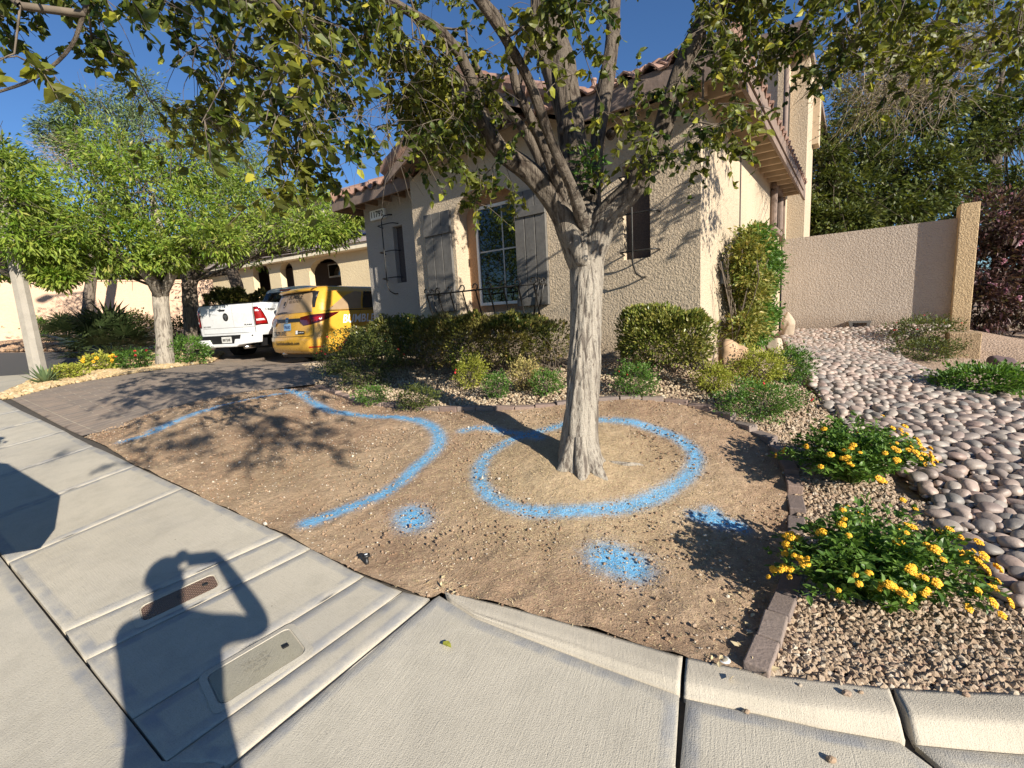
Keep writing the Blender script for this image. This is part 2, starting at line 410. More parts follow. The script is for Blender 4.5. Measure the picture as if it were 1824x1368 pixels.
M['gravel'] = rockmat('brown_gravel', [(0, (.27, .195, .13)), (.3, (.45, .34, .235)), (.55, (.36, .255, .17)), (.75, (.52, .43, .32)), (.9, (.34, .22, .15)), (1, (.56, .49, .39))], .85, 60, .25)
M['gravel_tan'] = rockmat('tan_gravel', [(0, (.33, .25, .16)), (.3, (.50, .40, .27)), (.6, (.42, .31, .20)), (.85, (.56, .48, .36)), (1, (.36, .24, .15))], .85, 60, .25)
M['gravel_gold'] = rockmat('gold_rock', [(0, (.42, .30, .15)), (.4, (.55, .42, .23)), (.7, (.48, .33, .18)), (1, (.6, .5, .33))], .85, 40, .25)
M['boulder'] = rockmat('boulder_stone', [(0, (.42, .25, .15)), (.5, (.5, .33, .2)), (1, (.45, .3, .2))], .85, 9, .25)
M['block'] = rockmat('edging_block', [(0, (.23, .165, .14)), (.35, (.31, .225, .185)), (.7, (.28, .23, .20)), (1, (.21, .165, .15))], .9, 30, .2)
def base_ground():
    m, t, b = newmat('ground_soil'); p = pos(t)
    v = nn(t, 'ShaderNodeTexVoronoi'); v.inputs['Scale'].default_value = 32; t.links.new(p, v.inputs['Vector'])
    c = ramp(t, [(0, (.22, .15, .10)), (.5, (.36, .26, .19)), (1, (.46, .35, .27))], v.outputs['Color'])
    c = mix(t, ramp(t, [(.4, (.5, .5, .5)), (.7, (0, 0, 0))], noise(t, p, 3, 5)), c, (.26, .18, .12))
    t.links.new(c, b.inputs['Base Color']); b.inputs['Roughness'].default_value = .95; bump(t, b, v.outputs['Distance'], .02, .8); return m
M['ground'] = base_ground()
def dirtmat():
    m, t, b = newmat('bare_dirt'); p = pos(t)
    big = noise(t, p, 1.6, 5, .6); mid = noise(t, p, 14, 6, .7); fine = noise(t, p, 130, 4, .7)
    c = mix(t, ramp(t, [(.38, (0, 0, 0)), (.62, (1, 1, 1))], big), (.36, .235, .155), (.49, .35, .235))
    c = mix(t, ramp(t, [(.52, (0, 0, 0)), (.68, (.55, .55, .55))], noise(t, mapping(t, p, (1, 1, 1), (0, 0, 0), (4, 2, 0)), 1.1, 5, .6)), c, (.22, .135, .085))
    c = mix(t, ramp(t, [(.35, (.55, .55, .55)), (.6, (0, 0, 0))], mid), c, (.22, .135, .085))
    c = mix(t, ramp(t, [(.54, (0, 0, 0)), (.66, (.6, .6, .6))], fine), c, (.50, .385, .25))
    c = mix(t, ramp(t, [(.30, (.6, .6, .6)), (.45, (0, 0, 0))], fine), c, (.12, .07, .042))
    a = nn(t, 'ShaderNodeAttribute'); a.attribute_name = 'thatch'
    straw = noise(t, mapping(t, p, (60, 220, 60), (0, 0, .6)), 1, 4, .7, .6)
    c = mix(t, math_(t, 'MULTIPLY', a.outputs['Fac'], ramp(t, [(.4, (0, 0, 0)), (.62, (.75, .75, .75))], straw)), c, (.56, .46, .27))
    pa = nn(t, 'ShaderNodeAttribute'); pa.attribute_name = 'paint'
    sp = noise(t, p, 210, 3, .8); sp2 = noise(t, p, 45, 4, .7)
    k = math_(t, 'ADD', pa.outputs['Fac'], math_(t, 'ADD', math_(t, 'MULTIPLY', math_(t, 'SUBTRACT', sp, .5), 1.5), math_(t, 'MULTIPLY', math_(t, 'SUBTRACT', sp2, .5), .5)))
    k = ramp(t, [(.30, (0, 0, 0)), (1.0, (.9, .9, .9))], k)
    k = math_(t, 'MULTIPLY', k, ramp(t, [(.03, (0, 0, 0)), (.12, (1, 1, 1))], pa.outputs['Fac']))
    bl = mix(t, sp2, (.045, .27, .56), (.20, .56, .87))
    c = mix(t, k, c, bl)
    t.links.new(c, b.inputs['Base Color']); b.inputs['Roughness'].default_value = .95; b.inputs['Specular IOR Level'].default_value = .15
    n1 = bump(t, None, mid, .03, .9); bump(t, b, fine, .007, 1.0, n1); return m
M['dirt'] = dirtmat()
def pavermat(name, soldier=False):
    m, t, b = newmat(name); p = pos(t)
    co = mapping(t, p, (1, 1, 1), (0, 0, -SWA if soldier else -RZ+R(90)))
    if soldier: co = mapping(t, p, (1, 1, 1), (0, 0, -SWA+R(90)))
    br = nn(t, 'ShaderNodeTexBrick'); t.links.new(co, br.inputs['Vector'])
    br.inputs['Scale'].default_value = 1; br.inputs['Brick Width'].default_value = .5 if soldier else .27; br.inputs['Row Height'].default_value = .11 if soldier else .135
    br.inputs['Mortar Size'].default_value = .006; br.inputs['Color1'].default_value = (.34, .255, .19, 1); br.inputs['Color2'].default_value = (.255, .205, .165, 1)
    br.inputs['Mortar'].default_value = (.46, .38, .28, 1); br.offset = 0.0 if soldier else .5; br.inputs['Bias'].default_value = -.1
    c = mix(t, ramp(t, [(.35, (.55, .55, .55)), (.65, (0, 0, 0))], noise(t, p, 6, 5, .7)), br.outputs['Color'], (.16, .135, .115))
    t.links.new(c, b.inputs['Base Color']); b.inputs['Roughness'].default_value = .85
    n1 = bump(t, None, noise(t, p, 150, 3), .003); bump(t, b, math_(t, 'SUBTRACT', 1.0, br.outputs['Fac']), .004, 1, n1); return m
M['paver'] = pavermat('concrete_pavers'); M['paver_edge'] = pavermat('border_pavers', True)

# ================================================================== ground
g = np.concatenate([np.linspace(-70, -14, 24), np.linspace(-13, 14, 100), np.linspace(15, 70, 24)])
gy = np.concatenate([np.linspace(-60, -8, 20), np.linspace(-7, 20, 100), np.linspace(21, 90, 24)])
XX, YY = np.meshgrid(g, gy); xy = np.c_[XX.ravel(), YY.ravel()]
xc = np.clip(xy, [-30, -6], [35, 40]); zz = TZ(xc)-.03
dd = np.linalg.norm(xy-xc, axis=1); zz = zz - dd*.02
_kl = np.interp(xy[:, 0], [-1.5, -.4, .95, 1.7, 4.5, 8], [2.9, 2.1, 1.57, 1.45, 1.6, 1.6]); zz = zz - np.where((xy[:, 0] > -1.2) & (xy[:, 0] < 9) & (xy[:, 1] < _kl+.25), .12, 0)
V = np.c_[xy, zz]; nx, ny = len(g), len(gy)
idx = np.arange(nx*ny).reshape(ny, nx); Fq = np.stack([idx[:-1, :-1], idx[:-1, 1:], idx[1:, 1:], idx[1:, :-1]], -1).reshape(-1, 4)
ring = []; zedge = {}
V = list(map(tuple, V)); Fq = Fq.tolist()
b0 = [idx[0, i] for i in range(nx)]+[idx[j, -1] for j in range(1, ny)]+[idx[-1, i] for i in range(nx-2, -1, -1)]+[idx[j, 0] for j in range(ny-2, 0, -1)]
o0 = len(V)
for i in b0:
    v = V[i]; V.append((v[0]*14, v[1]*12, 0.0 if v[1] < 80 else 2.5))
for k in range(len(b0)):
    k2 = (k+1) % len(b0); Fq.append([b0[k], o0+k, o0+k2, b0[k2]])
tag(np_mesh('ground', np.array(V), np.array(Fq), M['ground'], None, True), kind='structure')

# --- sidewalk panels
SD = np.array([.832, -.555]); SN = np.array([.555, .832])
inn = [(38,732),(75,749),(117,769),(167,796),(242,831),(327,871),(507,954),(555,979),(650,1028),(718,1055),(768,1068)]
outer_px = {6: (114,1128), 7: (151,1179), 8: (235,1285), 9: (295,1361)}
lineO = [G(0, 985)[:2], G(110, 1120)[:2], G(190, 1230)[:2], G(300, 1368)[:2]]
oN = np.mean([p@SN for p in lineO])
ip = [G(*q)[:2] for q in inn]
def on_outer(p): return p + SN*(oN-p@SN)
op = [G(*outer_px[i])[:2] if i in outer_px else on_outer(ip[i]) for i in range(len(ip))]
op[-1] = G(405, 1368)[:2]+SD*.0; op[-1] = op[-1]*1.0
ext = []
p0, q0 = ip[0], op[0]
prs = [(p0-SD*(i*.95)-SN*(-.004*i*i), q0-SD*(i*.95)) for i in range(9, 0, -1)] + list(zip(ip, op))
PV = []; PF = []
def shrink(poly, d):
    c = np.mean(poly, 0); out = []; n = len(poly)
    for i in range(n):
        a, b, e = poly[i-1], poly[i], poly[(i+1) % n]
        u = (b-a)/np.linalg.norm(b-a); w_ = (e-b)/np.linalg.norm(e-b)
        n1 = np.array([-u[1], u[0]]); n2 = np.array([-w_[1], w_[0]])
        if (c-b)@n1 < 0: n1 = -n1
        if (c-b)@n2 < 0: n2 = -n2
        m = n1+n2; m = m/(m@n1 if abs(m@n1) > 1e-6 else 1); out.append(b+m*d)
    return out
def slab_obj(name, polys, step, mat, zf=None, gap=.004, rnd=.012):
    Vs = []; Fs = []; Eg = []; o = 0
    for poly in polys:
        outer = shrink([np.array(p) for p in poly], gap)
        oo = resample(outer, step); r2 = resample(shrink([np.array(p) for p in poly], gap+rnd), step); r3 = resample(shrink([np.array(p) for p in poly], gap+.045), step); r4 = resample(shrink([np.array(p) for p in poly], gap+.06), step)
        V_ = [Vector(tuple(p)) for p in oo]; E_ = [(i, (i+1) % len(oo)) for i in range(len(oo))]; lab = [0]*len(oo)
        for li, rr_ in ((1, r2), (2, r3), (3, r4)):
            k0 = len(V_); V_ += [Vector(tuple(p)) for p in rr_]; E_ += [(k0+i, k0+(i+1) % len(rr_)) for i in range(len(rr_))]; lab += [li]*len(rr_)
        a_ = np.array(oo); x0, y0 = a_.min(0); x1, y1 = a_.max(0); gx, gy_ = np.meshgrid(np.arange(x0, x1, step*1.4), np.arange(y0, y1, step*1.4)); g_ = np.c_[gx.ravel(), gy_.ravel()]+1e-4
        g_ = g_[inpoly(g_, r4)]; V_ += [Vector(tuple(p)) for p in g_]; lab += [4]*len(g_)
        r_ = delaunay_2d_cdt(V_, E_, [], 0, 1e-6); VV = np.array([tuple(v) for v in r_[0]]); FF = np.array([tuple(f) for f in r_[2] if len(f) == 3], np.int32)
        FF = FF[inpoly(VV[FF].mean(1), outer)]
        aa, bb, cc = VV[FF[:, 0]], VV[FF[:, 1]], VV[FF[:, 2]]; cr = (bb[:, 0]-aa[:, 0])*(cc[:, 1]-aa[:, 1])-(bb[:, 1]-aa[:, 1])*(cc[:, 0]-aa[:, 0]); FF[cr < 0] = FF[cr < 0][:, ::-1]
        dmin = np.full(len(VV), 9.)
        for i in range(len(outer)):
            a, b = np.array(outer[i]), np.array(outer[(i+1) % len(outer)]); ab = b-a; tt = np.clip(((VV-a)@ab)/(ab@ab), 0, 1)
            dmin = np.minimum(dmin, np.linalg.norm(VV-(a+tt[:, None]*ab), axis=1))
        z = TZ(VV)+.012
        if zf is not None: z = z+zf(VV)
        z = z-np.where(dmin < .003, .006, 0)
        Eg.append(np.where(dmin < rnd*.8, 0, np.where(dmin < .05, 1.0, 0)))
        nb = len(oo); V3 = np.c_[VV, z]; zr = TZ(np.array(oo))+.006+(0 if zf is None else zf(np.array(oo))); top_ = np.c_[np.array(oo), zr]; low_ = top_-[0, 0, .05]; Eg.append(np.zeros(2*nb))
        V3 = np.r_[V3, top_, low_]; k = len(VV)
        Q = np.array([[k+i, k+(i+1) % nb, k+nb+(i+1) % nb, k+nb+i] for i in range(nb)])
        Vs.append(V3); Fs.append(FF+o); Fs.append(Q+o); o += len(V3)
    ob_ = np_mesh(name, np.concatenate(Vs), Fs, mat, None, True); ed_ = ob_.data.attributes.new('edge', 'FLOAT', 'POINT'); ev_ = np.concatenate(Eg).astype(np.float32)
    if len(ob_.data.vertices) == len(ev_): ed_.data.foreach_set('value', ev_)
    return ob_
panels = [[prs[i][0], prs[i+1][0], prs[i+1][1], prs[i][1]] for i in range(len(prs)-1)]
# keep vertices index of rim = first in cdt (input order preserved)
tag(slab_obj('sidewalk', panels, .07, M['walk']), kind='structure')
def kh(xy): return -np.clip((np.atleast_2d(xy)[:, 0]+.28)/2.3, 0, 1)*.085
def GK(px, py):      # pixel on the lowered gutter
    p = G(px, py)
    for _ in range(4): p = G(px, py, float(kh(p[:2])[0]))
    return p[:2]
g2 = lambda l: [G(*q)[:2] for q in l]; gk = lambda l: [GK(*q) for q in l]
# lower left gutter slab, ramp slab, right gutter slabs
OL = [prs[0][1]]+[on_outer(G(*q)[:2]) for q in ((0,985),(110,1120),(190,1230),(300,1368))]
jA = G(405, 1368)[:2]; jdir = (jA-ip[-1])/np.linalg.norm(jA-ip[-1])
lowleft = [prs[0][1], OL[-1], jA+jdir*.02+np.array([-.01, 0]), jA+jdir*1.5, jA+jdir*1.5-SD*9, prs[0][1]-SN*2.2]
lowleft = [prs[0][1], prs[-2][1], jA-SD*.01, jA+jdir*1.4, prs[0][1]-SN*1.9]
corner = G(783, 1062)[:2]
rampslab = [ip[-1]+np.array([.012, 0]), corner, *gk([(846,1102),(1016,1168),(1212,1241),(1205,1368)]), GK(1205,1368)+np.array([0.0, -1.3]), jA+jdir*1.4+np.array([.01, 0])]
gB = [*gk([(1220,1246),(1465,1300),(1602,1324),(1660,1368)]), GK(1660,1368)+np.array([.1, -1.3]), GK(1205,1368)+np.array([0.007, -1.3]), GK(1209,1368)]
gC = [*gk([(1625,1328),(1824,1346),(2150,1372)]), GK(2150,1372)+np.array([2.5, .1]), GK(2150,1372)+np.array([2.5, -1.3]), GK(1660,1368)+np.array([.13, -1.3]), GK(1672,1368)]
tag(slab_obj('gutter', [lowleft, rampslab, gB, gC], .06, M['ramp'], lambda v: kh(v)), kind='structure')
def ribbon(lines, per=40):
    rows = []
    for L in lines:
        L = np.array(L); s = np.r_[0, np.cumsum(np.linalg.norm(np.diff(L[:, :2], axis=0), axis=1))]; t = np.linspace(0, s[-1], per)
        rows.append(np.c_[[np.interp(t, s, L[:, k]) for k in range(3)]].T)
    V = np.concatenate(rows); nr = len(rows); F_ = []
    for r in range(nr-1):
        for i in range(per-1): F_.append([r*per+i, r*per+i+1, (r+1)*per+i+1, (r+1)*per+i])
    # end caps
    F_.append([r*per for r in range(nr)]); F_.append([r*per+per-1 for r in range(nr-1, -1, -1)])
    return V, F_
kV = []; kF = []; ko = 0
def z3(p, off): return np.array([p[0], p[1], tz(p[0], p[1])+off])
for L0, L1, L2 in (([(792,1058),(900,1083),(1050,1125),(1216,1174)], [(797,1064),(846,1097),(1016,1150),(1212,1215)], [(800,1069),(846,1101),(1016,1167),(1211,1240)]),
                   ([(1222,1175),(1380,1208),(1583,1230)], [(1219,1216),(1427,1261),(1600,1279)], [(1218,1245),(1465,1299),(1612,1325)]),
                   ([(1592,1231),(1824,1240),(2300,1262)], [(1618,1281),(1824,1296),(2300,1330)], [(1630,1328),(1824,1345),(2300,1388)])):
    a = [z3(G(*q), .012) for q in L0]; b = [z3(G(*q), .014) for q in L1]; c = [z3(GK(*q), .011+float(kh(GK(*q))[0])) for q in L2]
    n = 60
    def rs(L):
        L = np.array(L); s = np.r_[0, np.cumsum(np.linalg.norm(np.diff(L[:, :2], axis=0), axis=1))]; t = np.linspace(0, s[-1], n)
        q = np.c_[[np.interp(t, s, L[:, k]) for k in range(3)]].T; return q
    A_, B_, C_ = rs(a), rs(b), rs(c)
    for Q, off in ((A_, .012), (B_, .014)):
        Q[:, 2] = TZ(Q[:, :2])+off
    C_[:, 2] = TZ(C_[:, :2])+.013+kh(C_[:, :2])
    rows = [A_*1.0, A_, A_*.85+B_*.15, A_*.5+B_*.5, A_*.12+B_*.88, B_, B_*.82+C_*.18, B_*.45+C_*.55, B_*.12+C_*.88, C_, C_*1.0]
    rows[0] = A_-np.array([0, 0, .1]); rows[-1] = C_-np.array([0, 0, .06])
    rows[5] = rows[5]-np.array([0, 0, .004]); rows[4] = rows[4]+np.array([0, 0, .002]); rows[6] = rows[6]+np.array([0, 0, .002]); rows[8] = rows[8]-np.array([0, 0, .003])
    V_, F_ = ribbon(rows, n)
    kV.append(V_); kF += [[i+ko for i in f] for f in F_]; ko += len(V_)
mb = MB(); mb.smooth = True; mb.add(np.concatenate(kV), kF); kb = mb.build('kerb', M['kerb']); tag(kb, kind='structure')
# dark bed under joints
bed = [prs[0][0], ip[-1], corner, G(1213,1173)[:2], G(1590,1231)[:2], G(2300,1262)[:2], G(2300,1262)[:2]+np.array([3, -2.6]), jA+jdir*1.3, prs[0][1]-SN*1.8]
sheet('joint_base', bed, .25, -.014-.0, M['joint'], lambda v: kh(v)); tag(bpy.data.objects['joint_base'], kind='structure')
bpy.data.objects['joint_base'].name = 'gutter_base'
# road behind and road on the left
rd = [prs[0][1]-SN*1.9, jA+jdir*1.4-SN*.01, GK(2150,1372)+np.array([2.5, -1.35]), GK(2150,1372)+np.array([2.5, -7]), prs[0][1]-SN*7.5]
sheet('road', rd, .5, -.0, M['road'], lambda v: kh(v)); tag(bpy.data.objects['road'], kind='structure')
lroad = g2([(160,628),(150,648),(135,660),(62,668)]); e = (lroad[-1]-lroad[0])
leftroad = g2([(165,627),(158,640),(150,655),(90,664),(0,670)])+[G(0,670)[:2]+np.array([-9, -1.5]), G(0,629)[:2]+np.array([-9, 1.5])]+g2([(0,629)])
sheet('side_street', leftroad, .4, .0, M['road']); tag(bpy.data.objects['side_street'], kind='structure')
lwalk = g2([(150,656),(90,665),(0,671)])+[G(0,671)[:2]+np.array([-8, -1.3]), G(0,700)[:2]+np.array([-8, -1.8])]+g2([(0,704),(30,688),(62,676),(120,668)])
sheet('footpath', lwalk, .3, .012, M['walk']); tag(bpy.data.objects['footpath'], kind='structure')

# --- driveway
dl = g2([(20,712),(60,700),(110,688),(200,672),(300,657),(370,648)])
dl[0] = prs[8][0]*.5+prs[9][0]*.5 if False else dl[0]
dr = g2([(147,778),(240,748),(340,719),(450,698),(560,685)])
far1, far2 = LW(-14.5, 12), LW(-6.6, 12)
drive = [*dl, LW(-13.6, 1.0), far1, far2, LW(-6.6, -.2), *dr[::-1]]
sheet('driveway', drive, .2, .006, M['paver']); tag(bpy.data.objects['driveway'], kind='structure')
e0, e1 = dl[0], dr[0]
ed = [e0, e1, e1+SN*.30+SD*.12, e0+SN*.30+SD*.02]
ed = [dl[0]-SN*0, dr[0], dr[0]+SN*.33+SD*.25, dl[0]+SN*.33+SD*.28]
sheet('driveway_border', ed, .1, .011, M['paver_edge']); tag(bpy.data.objects['driveway_border'], kind='structure')

# --- dirt yard
edge_px = [(1322,1196),(1350,1130),(1383,1060),(1398,1000),(1404,930),(1403,880),(1390,825),(1362,790),(1330,770),(1290,746),(1220,722),(1150,715),(1070,716),(1000,724),(950,731),(900,734),(850,733),(770,735),(700,728),(640,722),(600,706),(562,692)]
edge_w = smooth_line(g2(edge_px), 1)
yard = [*[G(*q)[:2] for q in [(149,779),(242,831),(327,871.5),(507,955),(555,980),(650,1029),(718,1056.5),(768,1069.5),(786,1059),(900,1084),(1050,1126),(1215,1174.5),(1318,1197)]], *edge_w, *dr[::-1][1:-1]]
lines = []
def stroke(pxs, wd, st=1.0, closed=False):
    p = smooth_line(g2(pxs), 2, closed)
    lines.append((np.array(p+([p[0]] if closed else [])), wd, st))
stroke([(222,788),(262,776),(300,760),(350,738),(380,730)], .05, 1.0)
stroke([(270,768),(330,748),(383,727),(433,714),(500,702),(545,700)], .045, .95)
stroke([(505,693),(545,706),(562,724),(600,738),(680,744),(740,749),(775,764),(787,790),(768,815),(730,848),(690,880),(620,908),(548,934)], .052, 1.1)
stroke([(862,818),(850,848),(862,878),(890,900),(940,914),(1000,918),(1080,912),(1150,898),(1205,870),(1235,840),(1241,810),(1215,785),(1170,765),(1100,750),(1040,752),(985,762),(940,775),(895,793)], .052, 1.05, True)
stroke([(826,770),(850,763),(900,768),(960,782)], .05, 1.0)
stroke([(733,921),(738,927)], .085, 1.25); stroke([(860,875),(880,893)], .06, .7)
stroke([(1088,998),(1118,1008)], .10, 1.35); stroke([(1238,922),(1275,932),(1318,942)], .045, 1.2); stroke([(1268,918),(1280,935)], .06, 1.0)
def paintf(V):
    out = np.zeros(len(V))
    for P_, wd, st in lines:
        d = np.full(len(V), 9.)
        for i in range(len(P_)-1):
            a, b = P_[i], P_[i+1]; ab = b-a; t = np.clip(((V-a)@ab)/(ab@ab+1e-12), 0, 1); d = np.minimum(d, np.linalg.norm(V-(a+t[:, None]*ab), axis=1))
        out = np.maximum(out, st*(.66*np.exp(-(d/wd)**2*.8)+.3*np.exp(-(d/wd)**2*.16)))
    return out
tree_c = G(1035, 838)[:2]
def dirtz(V):
    n = fbm(V, 2.2, 3, 3)*.018+fbm(V, 13, 3, 5)*.006+fbm(V, 45, 2, 9)*.0035
    # rills along the front edge, mound at the tree, ring paint sits in a slight dip
    fr = np.exp(-((V@np.array([0, 1.])-1.9)/.5)**2)
    n += .05*np.exp(-(np.linalg.norm(V-tree_c, axis=1)/.35)**2) + fr*fbm(V, 9, 2, 21)*.012
    return n
yd = sheet('dirt_yard', yard, .03, .012, M['dirt'], dirtz); tag(yd, kind='structure')
me = yd.data; co = np.empty(len(me.vertices)*3, np.float32); me.vertices.foreach_get('co', co); co = co.reshape(-1, 3)
at = me.attributes.new('paint', 'FLOAT', 'POINT'); at.data.foreach_set('value', paintf(co[:, :2]).astype(np.float32))
dt = np.linalg.norm(co[:, :2]-tree_c, axis=1)
th = np.clip(1.0-np.maximum(dt-.55, 0)/.6, 0, 1)*.9+.35*np.clip(fbm(co[:, :2], .9, 2, 4)+.35, 0, 1)+.3*np.exp(-((co[:, 0]+2)**2+(co[:, 1]-3.6)**2)/1.2)
at = me.attributes.new('thatch', 'FLOAT', 'POINT'); at.data.foreach_set('value', np.clip(th, 0, 1).astype(np.float32))
yard_np = np.array([p[:2] for p in yard])

# dry grass stubble and pebbles on the dirt
def sample_in(poly, n, dens=None):
    a = np.array(poly); lo, hi = a.min(0), a.max(0); out = np.zeros((0, 2))
    while len(out) < n:
        q = rng.uniform(lo, hi, (n*3, 2)); q = q[inpoly(q, poly)]
        if dens is not None: q = q[rng.random(len(q)) < dens(q)]
        out = np.r_[out, q]
    return out[:n]
q = sample_in(yard_np, 42000, lambda v: np.clip(1.15-np.maximum(np.linalg.norm(v-tree_c, axis=1)-.6, 0)/1.1, .16, 1))
n = len(q); z = TZ(q)+.014+dirtz(q)
dirs = np.c_[rng.normal(size=(n, 2)), np.abs(rng.normal(0, .28, n))]
BL = ([(-.09, 0, 0), (.09, 0, 0), (.05, .6, .06), (-.02, 1, 0)], [(0, 1, 2, 3)])
Vg, Fg = scatter(*BL, np.c_[q, z], rots_up(n, dirs, .2, .4), rng.uniform(.007, .019, n))
M['straw'] = leafmat('dry_straw', [(0, (.34, .25, .13)), (.5, (.50, .40, .23)), (1, (.60, .50, .31))], .1, .9)
tag(np_mesh('dry_grass', Vg, Fg, M['straw']), 'short dry straw stubble strewn over the bare dirt yard', 'dry grass', kind='stuff')
iv, if_ = ico(1)
def rocks(name, pts, sizes, mat, zoff=.3, flat=(.6, .9), jag=.25, zadd=0.0, sub=1, smooth=False, parent=None):
    v, f = ico(sub); n = len(pts); var = 6; k = rng.integers(0, var, n); Vs = []; Fs = []; o = 0
    for j in range(var):
        s = k == j
        if not s.any(): continue
        vv = v*(1+rng.uniform(-jag, jag, len(v)))[:, None]; m = s.sum(); sz = sizes[s]
        sc = np.c_[sz, sz*rng.uniform(.65, .95, m), sz*rng.uniform(*flat, m)]
        P3 = np.c_[pts[s], TZ(pts[s])+sz*zoff+zadd]
        a, b = scatter(vv, f, P3, rand_rz(m, .35 if jag > .1 else .15), sc); Vs.append(a); Fs.append(b+o); o += len(a)
    return np_mesh(name, np.concatenate(Vs), np.concatenate(Fs), mat, parent, smooth)
q = sample_in(yard_np, 2600); M['pebble'] = rockmat('yard_pebbles', [(0, (.55, .46, .34)), (.4, (.65, .58, .47)), (.7, (.38, .27, .18)), (1, (.7, .64, .55))], .85, 60)
tag(rocks('pebbles', q, rng.uniform(.0025, .0065, len(q))*(1+1.2*(rng.random(len(q)) > .96)), M['pebble'], .2, zadd=.016), 'tiny pale pebbles scattered over the dirt yard', 'pebbles', kind='stuff')
q = sample_in(yard_np, 5500); tag(rocks('dirt_clods', q, rng.uniform(.003, .011, len(q)), M['dirt'], .1, zadd=.014), 'crumbled brown soil clods loose on the dirt yard', 'soil clods', kind='stuff')

# --- gravel beds
edge_pts = [np.array(p) for p in edge_w]
g_near = [*[G(*q)[:2] for q in [(1360,1206),(1500,1222),(1600,1230),(1824,1239),(2100,1250),(2200,1120),(2000,1050),(1830,1085),(1780,1060),(1730,1010),(1700,960),(1650,900),(1600,880),(1560,800),(1500,760),(1470,720),(1430,690),(1360,660),(1300,650)]], *[G(*q)[:2] for q in [(1240,660),(1290,735),(1345,765),(1385,795),(1412,830),(1418,880),(1420,930),(1412,1005),(1400,1062),(1370,1135)]]]
sheet('gravel_base', g_near, .12, -.012, M['ground']); tag(bpy.data.objects['gravel_base'], kind='structure')
q = sample_in(g_near, 17000, lambda v: np.clip(1.5-.28*v[:, 1], .25, 1))
sz = rng.uniform(.007, .019, len(q))
tag(rocks('gravel', q, sz, M['gravel'], .35, (.55, .95), .3), 'angular brown landscaping gravel around the yellow flowering shrubs', 'gravel', kind='stuff')
q2 = sample_in(g_near, 9000, lambda v: np.clip(1.5-.28*v[:, 1], .25, 1))
tag(rocks('gravel', q2, rng.uniform(.004, .010, len(q2)), M['gravel_tan'], .1, (.55, .95), .3), 'fine tan grit lying between the brown gravel', 'gravel', kind='stuff')
g_bed = [*[p for p in edge_w[::-1]][2:-14], ]
g_bed = [*[G(*q)[:2] for q in [(562,688),(600,702),(640,717),(700,723),(770,730),(850,728),(900,729),(1000,719),(1070,711),(1150,710),(1220,717),(1290,741),(1330,700),(1340,660)]], LW(.2, -.1), LW(-4.6, -.05), LW(-4.8, .45), LW(-6.6, .45), LW(-6.8, -1.0)]
q = sample_in(g_bed, 16000); tag(rocks('gravel', q, rng.uniform(.008, .019, len(q)), M['gravel_tan'], .3, (.55, .95), .3, zadd=0), 'tan gravel covering the planting bed below the hedge', 'gravel', kind='stuff')
l_bed = [*[G(*q)[:2] for q in [(0,712),(22,711),(60,699),(110,687),(200,671),(300,656),(370,647),(400,628),(330,622),(250,632),(160,655),(120,669),(62,677),(0,704)]]]
q = sample_in(l_bed, 7000); tag(rocks('gravel', q, rng.uniform(.02, .05, len(q)), M['gravel_gold'], .3, (.5, .8), .3), 'golden crushed rock in the strip beside the paved driveway', 'gravel', kind='stuff')
f_bed = [*[G(*q)[:2] for q in [(0,626),(160,626),(300,622),(390,612),(390,600)]], np.array([-16.2, 16.6]), np.array([-21., 14.])]
q = sample_in(f_bed, 6000); tag(rocks('gravel', q, rng.uniform(.03, .08, len(q)), M['boulder'], .3, (.5, .8), .3), 'pinkish rock mulch along the far boundary wall', 'gravel', kind='stuff')

# --- river rock bed
cob = [*[G(*q)[:2] for q in [(1392,602),(1425,640),(1440,680),(1478,735),(1520,770),(1580,815),(1640,880),(1700,960),(1760,1040),(1800,1082),(1860,1095),(2050,1150),(2500,1000),(2300,850),(1990,745),(1824,718),(1760,700),(1690,680),(1630,655),(1590,610)]], LW(2.9, 6.7), LW(.15, 6.7)]
def darts(poly, rmin, rmax, tries, fill=.8):
    a = np.array(poly); lo, hi = a.min(0), a.max(0); c = rng.uniform(lo, hi, (tries, 2)); c = c[inpoly(c, poly)]
    r = np.sort(rng.uniform(0, 1, len(c))**3.2)[::-1]*(rmax-rmin)+rmin; cell = rmax*2; gd = {}; out = []
    for p, rr in zip(c, r):
        k = (int(p[0]//cell), int(p[1]//cell)); ok = True
        for i in (-1, 0, 1):
            for j in (-1, 0, 1):
                for (x, y, s) in gd.get((k[0]+i, k[1]+j), ()):
                    if (x-p[0])**2+(y-p[1])**2 < ((s+rr)*fill)**2: ok = False; break
                if not ok: break
            if not ok: break
        if ok: gd.setdefault(k, []).append((p[0], p[1], rr)); out.append((p[0], p[1], rr))
    return np.array(out)
ck = darts(cob, .016, .056, 230000, .70)
scrn = []
for x, y, r in ck:
    u_, v_, d_ = project((x, y, tz(x, y))); vis = (1380 < u_ < 1830 and 560 < v_ < 1150); scrn.append(r/d_ if vis else 0)
order = np.argsort(-np.array(scrn)); big = order[:300]; rest = order[300:]
protos = []
for j in range(10):
    v, f = ico(3); vn = v.copy()
    for ax in range(3): vn[:, ax] += .10*np.sin(v[:, (ax+1) % 3]*2.3+rng.uniform(0, 6))
    e = rng.uniform(.8, 1.1); vn = np.sign(vn)*np.abs(vn)**e
    me_ = np_mesh('river_rock', vn, f, M['cobble'], None, True); protos.append(me_.data); bpy.data.objects.remove(me_)
